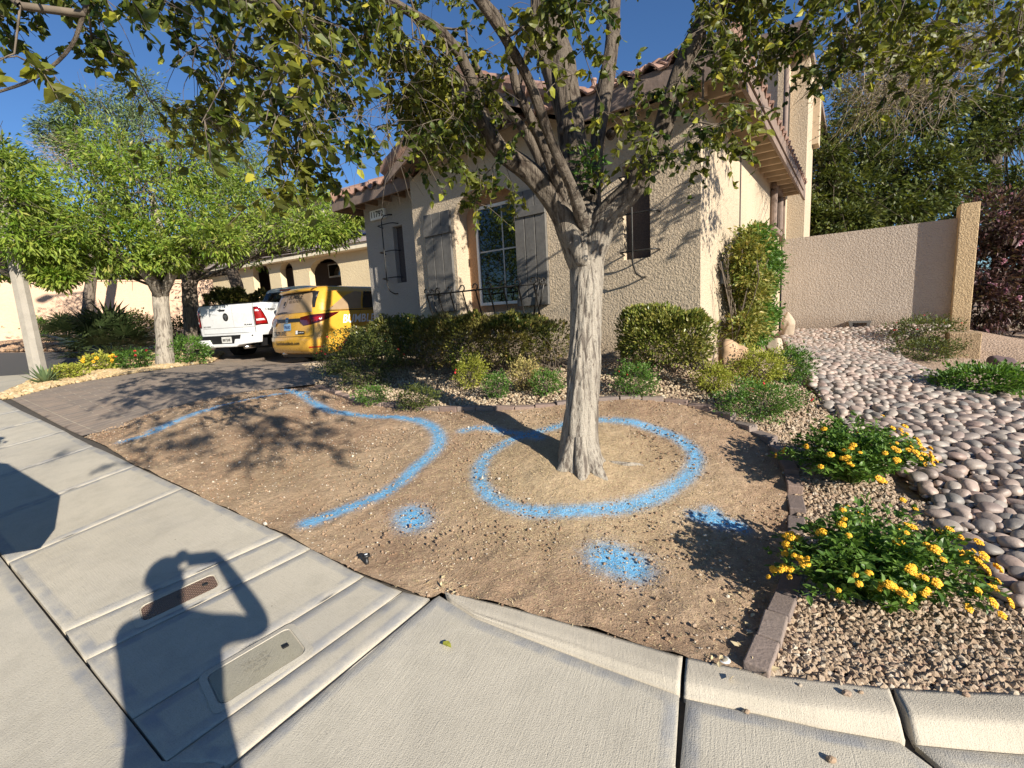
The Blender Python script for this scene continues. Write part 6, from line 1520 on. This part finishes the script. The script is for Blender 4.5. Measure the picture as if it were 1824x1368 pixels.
mb = MB(); mb.tube([(-.5, .12, .26), (-.5, .5, .26)], .035, 10); mb.build('exhaust', M['chrome'], van)
mb = MB(); mb.box(-.85, .85, .3, 4.8, .16, .26); mb.build('underbody', M['black'], van)
for sg in (1, -1):
    VS.panel('door_seam', [(sg*.885, .66), (sg*.893, .66), (sg*.90, .885), (sg*.892, .885)], M['ink'], van, .005); VS.panel('door_seam', [(sg*2.06, .30), (sg*2.068, .30), (sg*2.068, 1.18), (sg*2.06, 1.18)], M['ink'], van, .005); VS.panel('door_seam', [(sg*3.1, .30), (sg*3.108, .30), (sg*3.108, 1.18), (sg*3.1, 1.18)], M['ink'], van, .005)
# ---- white pickup
tl_ = P(352, 640, 11.9)[:2]; TRZ = RZ+R(20); tx_ = np.array([math.cos(TRZ), math.sin(TRZ)]); tcn = tl_+tx_*1.03; tzz = tz(*(tcn+np.array([-tx_[1], tx_[0]])*1.3))
tr = empty('pickup_truck', (*tcn, tzz), TRZ); tag(tr, 'white pickup truck with dented-free tailgate parked left of the yellow van', 'pickup truck'); tr['label'] = 'white pickup truck with red tail lights parked left of the yellow van'
TS = Shell([(.62, .14, 5.7, .97, .10, .0), (.68, .13, 5.8, 1.01, .10, .02), (.95, .12, 5.82, 1.02, .12, .02), (1.2, .11, 5.8, 1.015, .12, .02), (1.38, .12, 5.7, 1.0, .12, .02), (1.415, .15, 5.6, .98, .12, .02)])
# bed with open top
zs = list(np.linspace(.62, 1.415, 12)); V = []; F_ = []
def bedring(z, ins=0):
    yr, yf, hw, r, b = TS.par(z); pts = []
    for sv in list(np.linspace(0, hw-r, 5))+list(hw-r+np.linspace(.15, 1, 6)*r*math.pi/2)+list(hw-r+r*math.pi/2+np.linspace(.05, 1, 10)*1.82): p = TS.pt(sv, z, -ins); pts.append(p)
    return [np.array([-p[0], p[1], p[2]]) for p in pts[:0:-1]]+pts
R_ = [bedring(z) for z in zs]+[bedring(1.415, .07)]+[bedring(z, .075) for z in (1.2, .9)]
n = len(R_[0]); mb = MB(); mb.smooth = True; mb.add([p for r in R_ for p in r], [[i*n+j, i*n+j+1, (i+1)*n+j+1, (i+1)*n+j] for i in range(len(R_)-1) for j in range(n-1)]); bed_ = mb.build('cargo_bed', M['truckpaint'], tr)
mb = MB(); mb.box(-.94, .94, .2, 2.1, .86, .90); mb.build('bed_floor', M['black'], tr)
TS.panel('bed_rail_cap', [(s_, z_) for s_, z_ in [(-1.0, 1.405), (1.0, 1.405), (1.0, 1.425), (-1.0, 1.425)]], M['black'], tr, .004)
tg = TS.panel('tailgate', [(-.82, .70), (.82, .70), (.82, 1.395), (-.82, 1.395)], M['truckpaint'], tr, .014, .06)
TS.panel('seam', [(-.835, .69), (-.82, .69), (-.82, 1.395), (-.835, 1.395)], M['black'], tr, .004); TS.panel('seam', [(.82, .69), (.835, .69), (.835, 1.395), (.82, 1.395)], M['black'], tr, .004); TS.panel('seam', [(-.82, .828), (.82, .828), (.82, .834), (-.82, .834)], M['niche'], tg, .0165); TS.panel('seam', [(.20, .84), (.204, .84), (.204, 1.38), (.20, 1.38)], M['niche'], tg, .0165)
TS.panel('handle', [(-.26, 1.30), (.0, 1.30), (-.03, 1.245), (-.20, 1.245)], M['black'], tg, .018); mb = MB(); mb.box(-.24, .02, .075, .10, 1.285, 1.325); mb.build('handle_grip', M['truckpaint'], tg, bevel=.008)
ey = [(-.02+.088*math.cos(t), 1.10+.10*math.sin(t)-.0) for t in np.linspace(0, 2*math.pi, 25)[:-1]]
ee = TS.panel('emblem', ey, M['ink'], tg, .020, .03)
TS.panel('emblem_head', [(-.02+a, 1.10+b) for a, b in [(-.022, -.075), (.022, -.075), (.03, .0), (.055, -.02), (.062, .02), (.04, .055), (0, .06), (-.04, .055), (-.062, .02), (-.055, -.02), (-.03, 0)]], M['alloy'], ee, .024, .03)
TS.text('BIG HORN', .055, -.68, .875, M['ink'], tg, .018, width=.24); TS.text('RAM', .05, .64, .885, M['ink'], tg, .018, width=.22) ; TS.text('1500', .07, 1.30, 1.24, M['ink'], tr, .012, width=.30); TS.text('4X4', .06, 1.62, 1.24, M['ink'], tr, .012, width=.14)
for sg in (1, -1):
    q = TS.panel('taillight', [(sg*.86, .86), (sg*1.18, .88), (sg*1.15, 1.02), (sg*1.02, 1.27), (sg*.96, 1.315), (sg*.86, 1.31)], M['lens2'], tr, .016, .05)
    TS.panel('lens', [(sg*.885, .89), (sg*1.14, .905), (sg*1.11, 1.02), (sg*1.00, 1.25), (sg*.95, 1.29), (sg*.885, 1.285)], M['taillight'], q, .021, .05); TS.panel('lens_band', [(sg*.91, .965), (sg*1.09, .975), (sg*1.06, 1.02), (sg*.91, 1.01)], M['platew'], q, .024, .05); TS.panel('lens_band', [(sg*.91, 1.20), (sg*.99, 1.20), (sg*.96, 1.24), (sg*.91, 1.24)], M['platew'], q, .024, .05)
    TS.panel('wheel_arch', [(sg*(2.32+.50*math.cos(t)), .62+max(0, .42*math.sin(t))) for t in np.linspace(0, math.pi, 18)], M['black'], tr, .005, .05)
    wheel(tr, sg*.86, 1.3, .41, .28, M['black']); wheel(tr, sg*.86, 4.95, .41, .28, M['black'])
# bumper: stepped
bm_ = MB(); bm_.prism([(-1.0, -.10, .40), (-.52, -.12, .40), (-.42, -.12, .36), (.42, -.12, .36), (.52, -.12, .40), (1.0, -.10, .44), (1.02, -.08, .66), (.60, -.12, .66), (.56, -.12, .55), (.40, -.12, .55), (.36, -.12, .44), (-.36, -.12, .44), (-.40, -.12, .55), (-.95, -.12, .55), (-1.02, -.08, .60)], (0, .24, 0)); bm_.build('rear_bumper', M['truckpaint'], tr, bevel=.02)
bm_ = MB(); bm_.box(-.96, .96, -.09, .10, .43, .645); bs = bm_.build('bumper_step', M['black'], tr, bevel=.01)
mb = MB(); mb.box(-.02, .28, -.105, -.093, .46, .61); pq_ = mb.build('licence_plate', M['platew'], tr); text_mesh('887J08', .09, 'lettering', M['ink'], pq_, lambda x, y: (.13+x, -.108, .53+y), bold=True, width=.24)
mb = MB(); mb.tube([(.62, -.06, .34), (.62, .5, .36)], .045, 14); mb.build('exhaust', M['chrome'], tr); mb = MB(); mb.tube([(-.62, -.06, .34), (-.62, .5, .36)], .045, 14); mb.build('exhaust', M['chrome'], tr)
mb = MB(); mb.box(-.8, .8, .2, 5.6, .34, .62); mb.box(-.3, .3, 1.2, 1.4, .25, .5); mb.build('chassis', M['black'], tr)
CS = Shell([(.50, 2.05, 5.75, .98, .12, 0), (.95, 2.03, 5.85, 1.02, .12, 0), (1.15, 2.03, 5.8, 1.01, .14, 0), (1.24, 2.04, 5.5, .99, .16, 0), (1.30, 2.05, 4.9, .965, .16, 0), (1.36, 2.06, 4.7, .95, .16, .01), (1.6, 2.12, 4.2, .88, .18, .02), (1.84, 2.2, 3.75, .79, .20, .03), (1.92, 2.3, 3.55, .70, .22, .03), (1.96, 2.55, 3.3, .5, .22, .02)])
CS.body('cab', M['truckpaint'], tr)
CS.panel('rear_window', [(-.74, 1.42), (.74, 1.42), (.68, 1.76), (-.68, 1.76)], M['carglass'], tr, .008); CS.panel('window_surround', [(-.80, 1.39), (.80, 1.39), (.72, 1.79), (-.72, 1.79)], M['black'], tr, .004)
CS.panel('brake_light', [(-.20, 1.825), (.20, 1.825), (.19, 1.865), (-.19, 1.865)], M['refl'], tr, .012)
for sg in (1, -1):
    CS.panel('side_window', [(sg*1.06, 1.40), (sg*1.9, 1.38), (sg*1.85, 1.76), (sg*1.15, 1.78)], M['carglass'], tr, .007, .08); CS.panel('side_window', [(sg*1.98, 1.38), (sg*2.9, 1.37), (sg*2.45, 1.72), (sg*1.92, 1.76)], M['carglass'], tr, .007, .08)
    mb = MB(); mb.box(sg*.98-.0, sg*1.28, 4.1, 4.2, 1.30, 1.56) if sg > 0 else mb.box(-1.28, -.98, 4.1, 4.2, 1.30, 1.56); mb.build('wing_mirror', M['black'], tr, bevel=.03)

# ================================================================== small things
# concrete street lamp
lp_ = P(72, 676, 8.6); lz = tz(*lp_[:2]); la = empty('street_lamp', (lp_[0], lp_[1], lz)); tag(la, 'speckled square concrete lamp post at the left edge of the driveway strip', 'street lamp')
M['speck'] = concrete('exposed_aggregate', (.34, .31, .265), 0, .4, .2)
mb = MB(); V = []; hs = [-.1, 7.2]; ws = [.118, .065]
for h_, w_ in zip(hs, ws):
    c_ = w_*.45
    V += [(w_, -c_, h_), (w_, c_, h_), (c_, w_, h_), (-c_, w_, h_), (-w_, c_, h_), (-w_, -c_, h_), (-c_, -w_, h_), (c_, -w_, h_)]
mb.add(V, [[i, (i+1) % 8, 8+(i+1) % 8, 8+i] for i in range(8)]+[list(range(8, 16))]); mb.build('pole', M['speck'], la)
mb = MB(); mb.tube([(0, 0, 7.1), (-.1, -.3, 7.5), (-.4, -1.4, 7.7)], .04, 8); mb.build('arm', M['alloy'], la); mb = MB(); mb.box(-.55, -.3, -1.95, -1.4, 7.62, 7.76); mb.build('lamp_head', M['alloy'], la, bevel=.04)
# utility box lids
def lid(label, name, pxs, mat, ring_w, txt, inner):
    c4 = [np.array(G(*q)) for q in pxs]; c = sum(c4)/4; ux = c4[2]-c4[1]; ux2 = c4[3]-c4[0]; L = (np.linalg.norm(ux)+np.linalg.norm(ux2))/2; e1 = (ux+ux2); e1[2] = 0; e1 /= np.linalg.norm(e1)
    W_ = (np.linalg.norm(c4[1]-c4[0])+np.linalg.norm(c4[2]-c4[3]))/2
    o = empty(name, (c[0], c[1], tz(c[0], c[1])+.012), math.atan2(e1[1], e1[0])); tag(o, label, 'utility cover')
    x0_, y0_ = c[0]-e1[0]*L/2, c[1]; ez = (tz(*(c[:2]+e1[:2]*L/2))-tz(*(c[:2]-e1[:2]*L/2)))/L; nn_ = np.array([-e1[1], e1[0]]); ey_ = (tz(*(c[:2]+nn_*W_/2))-tz(*(c[:2]-nn_*W_/2)))/W_
    def rr_(l, w_, r, z, n=5):
        out = []
        for sx, sy, a0 in ((1, 1, 0), (-1, 1, math.pi/2), (-1, -1, math.pi), (1, -1, 1.5*math.pi)):
            for k in range(n): a = a0+k*math.pi/2/(n-1); x = sx*(l/2-r)+r*math.cos(a); y = sy*(w_/2-r)+r*math.sin(a); out.append((x, y, z+x*ez+y*ey_))
        return out
    A = rr_(L+2*ring_w, W_+2*ring_w, .03, .003); B_ = rr_(L+.012, W_+.012, .03, .006); C_ = rr_(L+.012, W_+.012, .03, -.03); n = len(A); mb = MB(); mb.add(A+B_+C_, [[i, (i+1) % n, n+(i+1) % n, n+i] for i in range(n)]+[[n+i, n+(i+1) % n, 2*n+(i+1) % n, 2*n+i] for i in range(n)]); mb.build('frame', M['ramp'], o)
    mb = MB(); A = rr_(L, W_, .028, .004); B_ = rr_(L, W_, .028, -.03); mb.add(A+B_, [list(range(n))]+[[i, n+i, n+(i+1) % n, (i+1) % n] for i in range(n)]); C2 = rr_(L+.02, W_+.02, .03, -.012); mb.build('lid', mat, o)
    mb = MB(); mb.add(C2, [list(range(n))]); mb.build('gap', M['joint'], o)
    if txt:
        for k, (s_, sz, yy) in enumerate(txt): text_mesh(s_, sz, 'lettering', inner, o, lambda x, y: (x, yy+y, .0065+x*ez+(yy+y)*ey_))
    mb = MB(); mb.box(-L/2+.05, -L/2+.085, -.012, .004, .002-L/2*ez, .0065-L/2*ez); mb.box(L/2-.06, L/2-.035, -.010, .010, .0+L/2*ez, .0065+L/2*ez); mb.build('pull_slot', M['black'], o); return o
mr, t, b = newmat('rusty_mesh_lid'); co = nn(t, 'ShaderNodeTexCoord').outputs['Object']; w1 = nn(t, 'ShaderNodeTexWave'); w1.inputs['Scale'].default_value = 26; t.links.new(mapping(t, co, (1, 1, 1), (0, 0, R(45))), w1.inputs[0]); w2 = nn(t, 'ShaderNodeTexWave'); w2.inputs['Scale'].default_value = 26; t.links.new(mapping(t, co, (1, 1, 1), (0, 0, R(-45))), w2.inputs[0])
h = math_(t, 'MULTIPLY', w1.outputs['Fac'], w2.outputs['Fac']); t.links.new(mix(t, h, (.13, .075, .05), (.30, .20, .145)), b.inputs['Base Color']); b.inputs['Roughness'].default_value = .6; bump(t, b, h, .006)
lid('brown cross-hatched utility cover set in the sidewalk, partly in the photographer shadow', 'utility_cover', [(246,1090),(263,1109),(394,1047),(376,1030)], mr, .035, [('G', .05, 0)], M['joint'])
M['lidc'] = concrete('lid_concrete', (.34, .315, .24), 0, .5); M['lidt'] = plain('raised_letter', (.25, .23, .18), .9)
lid('concrete meter cover with raised lettering, the one nearer the gutter', 'utility_cover', [(362,1216),(405,1256),(551,1162),(508,1130)], M['lidc'], .03, [('VALLEY', .030, .028), ('WATER', .030, -.006), ('METER', .016, -.038)], M['lidt'])
# solar path light / sprinkler cap beside the walk
sp_ = G(654, 1008); o = empty('sprinkler_head', (sp_[0], sp_[1], tz(*sp_[:2])+.012)); tag(o, 'small black capped sprinkler head sticking up at the sidewalk edge', 'sprinkler'); mb = MB(); mb.tube([(0, 0, -.03), (0, 0, .035)], [.010, .011], 14); mb.tube([(0, 0, .035), (0, 0, .04), (0, 0, .052), (0, 0, .055)], [.012, .021, .021, .017], 20); mb.build('body', M['black'], o); mb = MB(); mb.tube([(0, 0, .0552), (0, 0, .0565)], .009, 14); mb.build('cap', M['inkw'], o)
sp_ = G(1290, 1181); o = empty('irrigation_cap', (sp_[0], sp_[1], tz(*sp_[:2])+.012)); tag(o, 'round pale irrigation cap flush in the dirt by the last edging block', 'irrigation cap'); mb = MB(); mb.tube([(0, 0, -.02), (0, 0, .004)], .022, 22); mb.build('ring', M['platew'], o); mb = MB(); mb.tube([(0, 0, .004), (0, 0, .006)], .013, 18); mb.build('cap', M['lidt'], o)
# leaf on the concrete
lf = G(790, 1152); V_, F_ = scatter(*LEAF_HEART, np.array([[0, 0, 0.0]]), rots_up(1, np.array([[.6, -.5, .0]]), 0, 0), np.array([.05])); o = np_mesh('fallen_leaf', V_, F_, M['leaf_yel']); o.location = (lf[0], lf[1], tz(*lf[:2])+.024); tag(o, 'single yellow green leaf lying on the concrete ramp', 'leaf')
for i, (px, py, s_, lb) in enumerate(((1508,1243,.014,'reddish stone chip on top of the kerb below the gravel'),(1533,1240,.008,'tiny stone on the kerb right of the reddish chip'),(1720,1245,.011,'small brown stone on the kerb near the right edge'),(1480,1362,.014,'loose stone in the gutter at the bottom of the picture'),(1330,1275,.010,'flat dark stone lying in the gutter below the kerb joint'),(1425,1227,.007,'dark pebble on the kerb top left of the reddish chip'))):
    g_ = G(px, py) if py < 1260 else np.r_[GK(px, py), 0]; v, f = ico(2); o = np_mesh('loose_stone', v*(1+rng.uniform(-.15, .15, len(v)))[:, None]*s_*np.array([1.1, .8, .7]), f, M['gravel']); o.location = (g_[0], g_[1], tz(g_[0], g_[1])+.012+(float(kh(g_[:2])[0]) if py > 1260 else 0)+s_*.5); tag(o, lb, 'stone')
# litter: dry leaves by the edging and kerb
n = 60; q = np.array([G(*(rng.normal([1335, 1140], [40, 45])))[:2] for i in range(40)]+[G(*(rng.normal([800, 1052], [30, 6])))[:2] for i in range(20)]); V_, F_ = scatter(*LEAF_OVAL, np.c_[q, TZ(q)+.026], rots_up(n, rng.normal(size=(n, 3))*[1, 1, .2], .2, .4), rng.uniform(.015, .04, n)); tag(np_mesh('leaf_litter', V_, F_, M['straw']), 'dry curled leaf litter along the edging and kerb joint', 'leaf litter', kind='stuff')

# ================================================================== people (only their shadows fall in the picture)
M['skin'] = plain('skin', (.45, .27, .19), .55, var=.06); M['shirt'] = plain('navy_shirt', (.05, .07, .12), .85, var=.15, scale=12, bmp=.004, bscale=20); M['trousers'] = plain('khaki_trousers', (.24, .19, .13), .85, var=.12, bmp=.004, bscale=20); M['shoe'] = plain('dark_shoe', (.03, .028, .025), .6); M['hair'] = plain('dark_hair', (.03, .02, .015), .6, var=.3, scale=40, bmp=.004, bscale=80)
def person(label, loc, rz, J, hands_pose, hold=None):
    """J: joint dict (metres, feet at z=0, facing +y)"""
    o = empty('person', loc, rz); tag(o, label, 'person')
    names = list(J); vi = {k: i for i, k in enumerate(names)}
    E = [('pelvis','spine'),('spine','chest'),('chest','neck'),('neck','head'),('head','crown'),('chest','shL'),('shL','elL'),('elL','wrL'),('wrL','haL'),('chest','shR'),('shR','elR'),('elR','wrR'),('wrR','haR'),('pelvis','hipL'),('hipL','knL'),('knL','anL'),('anL','toL'),('pelvis','hipR'),('hipR','knR'),('knR','anR'),('anR','toR')]
    me = bpy.data.meshes.new('body'); vs = [J[k][:3] for k in names]; ed = [(vi[a], vi[b]) for a, b in E]
    rad = [J[k][3:] for k in names]
    # fingers
    for sd in 'LR':
        w_ = np.array(J['ha'+sd][:3]); 
        for fi, (dx, L, curl) in enumerate(hands_pose[sd]['f']):
            base = w_+np.array(hands_pose[sd]['side'])*dx; dr = np.array(hands_pose[sd]['dir']); cv = np.array(hands_pose[sd]['curl']); prev = vi['ha'+sd]
            for s_, r_ in ((0, .0095), (.5, .009), (.8, .0082), (1.0, .0072)):
                p = base+dr*L*s_+cv*L*curl*s_**2; vs.append(tuple(p)); rad.append((r_, r_)); ed.append((prev, len(vs)-1)); prev = len(vs)-1
    me.from_pydata([tuple(v) for v in vs], ed, []); bo = link_mesh('body', me, o)
    sk = bo.modifiers.new('s', 'SKIN'); sk.use_smooth_shade = True
    for i, r_ in enumerate(rad): me.skin_vertices[0].data[i].radius = (r_[0], r_[-1]); 
    me.skin_vertices[0].data[vi['pelvis']].use_root = True
    sb = bo.modifiers.new('u', 'SUBSURF'); sb.levels = 2; sb.render_levels = 2
    dg = bpy.context.evaluated_depsgraph_get(); m2 = bpy.data.meshes.new_from_object(bo.evaluated_get(dg)); bo.modifiers.clear(); bo.data = m2
    for mt in ('skin', 'shirt', 'trousers', 'shoe'): m2.materials.append(M[mt])
    hl = [np.array(J[k][:3]) for k in ('wrL', 'wrR', 'haL', 'haR', 'elL', 'elR')]
    for p in m2.polygons:
        c = np.array(p.center); mi = 2
        if c[2] < .09: mi = 3
        elif c[2] > J['neck'][2]-.01: mi = 0
        elif c[2] > .98: mi = 1
        if min(np.linalg.norm(c-h_) for h_ in hl[:4]) < .115 or np.linalg.norm(c-(hl[0]+hl[4])/2) < .10 or np.linalg.norm(c-(hl[1]+hl[5])/2) < .10: mi = 0
        if c[2] > J['neck'][2]+.04: mi = 0 
        p.material_index = mi; p.use_smooth = True
    hd = np.array(J['head'][:3]); hm = MB(); v, f = ico(3)
    m_ = v[:, 1] < .35; 
    hv = v*np.array([.083, .102, .10])+hd+np.array([0, -.012, .055]); keep = [list(q) for q in f if (v[q].mean(0)[2] > -.15 and (v[q].mean(0)[1] < .25 or v[q].mean(0)[2] > .55))]
    hm.smooth = True; hm.add(hv, keep); hm.build('hair', M['hair'], o)
    fm = MB(); fm.smooth = True; fm.add(v*np.array([.012, .018, .022])+hd+np.array([0, .105, .005]), [list(q) for q in f])
    for sg in (1, -1): fm.add(v*np.array([.010, .022, .032])+hd+np.array([sg*.082, 0, .01]), [list(q) for q in f])
    fm.build('nose_and_ears', M['skin'], o); em_ = MB(); em_.smooth = True
    for sg in (1, -1): em_.add(v*np.array([.014, .008, .008])+hd+np.array([sg*.032, .092, .03]), [list(q) for q in f])
    em_.add(v*np.array([.024, .006, .005])+hd+np.array([0, .094, -.045]), [list(q) for q in f]); em_.build('eyes_and_mouth', M['lens2'], o)
    return o
cz = 1.60
# photographer: phone plane just behind the lens
pz = tz(0, -.42)
H_ = EYE-pz
J = dict(pelvis=(0, 0, .96, .15, .115), spine=(0, .0, 1.14, .145, .11), chest=(0, -.01, 1.36, .16, .12), neck=(-.02, .03, 1.50, .062, .062), head=(-.06, .07, 1.585, .078, .092), crown=(-.06, .06, 1.70, .055, .06),
  shL=(-.19, 0, 1.42, .062, .062), elL=(-.22, .20, 1.36, .046, .046), wrL=(-.15, .235, 1.58, .030, .026), haL=(-.13, .27, 1.63, .030, .020),
  shR=(.19, 0, 1.42, .062, .062), elR=(.34, .12, 1.355, .048, .048), wrR=(.12, .25, 1.585, .032, .028), haR=(.085, .268, 1.615, .032, .022),
  hipL=(-.10, 0, .90, .10, .10), knL=(-.12, .02, .50, .066, .066), anL=(-.13, -.02, .09, .045, .045), toL=(-.15, .15, .04, .042, .032),
  hipR=(.10, 0, .90, .10, .10), knR=(.13, .02, .50, .066, .066), anR=(.14, -.02, .09, .045, .045), toR=(.17, .15, .04, .042, .032))
hp = {'L': dict(f=[(-.030, .065, .3), (-.012, .07, .3), (.006, .065, .3), (.02, .055, .3), (.032, .045, -.3)], side=(0, 0, 1), dir=(.75, .25, .15), curl=(.2, -.2, .3)), 'R': dict(f=[(-.030, .065, .3), (-.012, .07, .3), (.006, .065, .3), (.02, .055, .3), (.032, .045, -.3)], side=(0, 0, 1), dir=(-.75, .25, .15), curl=(-.2, -.2, .3))}
ph_loc = (0.055, -.31, pz)
person('person standing with both arms raised holding a phone up to photograph the yard', ph_loc, 0, J, hp)
mb = MB(); mb.box(-.078, .078, -.004, .004, -.037, .037); pho = mb.build('phone', M['black'], None, bevel=.003); pho.location = (.03, -.02, EYE+.0); pho.rotation_euler = (-R(8.5), R(-3.3), 0); tag(pho, 'black phone held sideways in both hands of the photographer', 'phone')
# second person whose shadow enters at the left edge
hx, hy = -3.42, 2.0
J2 = dict(J); J2.update(elL=(-.34, -.02, 1.14, .048, .048), wrL=(-.24, .20, 1.02, .03, .026), haL=(-.20, .27, 1.02, .032, .02), elR=(.40, .04, 1.18, .048, .048), wrR=(.32, .24, 1.00, .03, .026), haR=(.28, .30, .99, .032, .02), shL=(-.22, 0, 1.42, .07, .07), shR=(.22, 0, 1.42, .07, .07), chest=(0, -.01, 1.34, .17, .125), spine=(0, 0, 1.12, .165, .13), pelvis=(0, 0, .96, .165, .125))
hp2 = {'L': dict(f=[(-.030, .07, .3), (-.010, .08, .3), (.010, .078, .3), (.03, .06, .3), (.045, .05, -.3)], side=(1, 0, 0), dir=(.2, .9, -.2), curl=(0, 0, -.6)), 'R': dict(f=[(-.030, .07, .3), (-.010, .08, .3), (.010, .078, .3), (.03, .06, .3), (.045, .05, -.3)], side=(1, 0, 0), dir=(-.2, .9, -.2), curl=(0, 0, -.6))}
person('person standing off to the left, elbows bent, whose shadow crosses the sidewalk edge', (hx, hy, tz(hx, hy)), R(-30), J2, hp2)
bp_ = []  # board added out of view, outline cut to cast the left-edge shadow
for q in ((12,828),(105,885),(95,945),(70,978),(-60,1000)):
    g_ = G(*q); h_ = (2.0-g_[1])/(-SHX[1]); bp_.append((g_[0]-SHX[0]*h_, 2.0, g_[2]+h_))
bp_ = bp_+[(-3.35, 2.0, min(bp_[-1][2], .9)), (-3.3, 2.0, 1.62)]
mb = MB(); mb.prism(bp_, (0, .02, 0)); tag(mb.build('shadow_board', M['trousers']), 'unseen flat board added off to the left to cast a shadow on the sidewalk', 'shadow board')
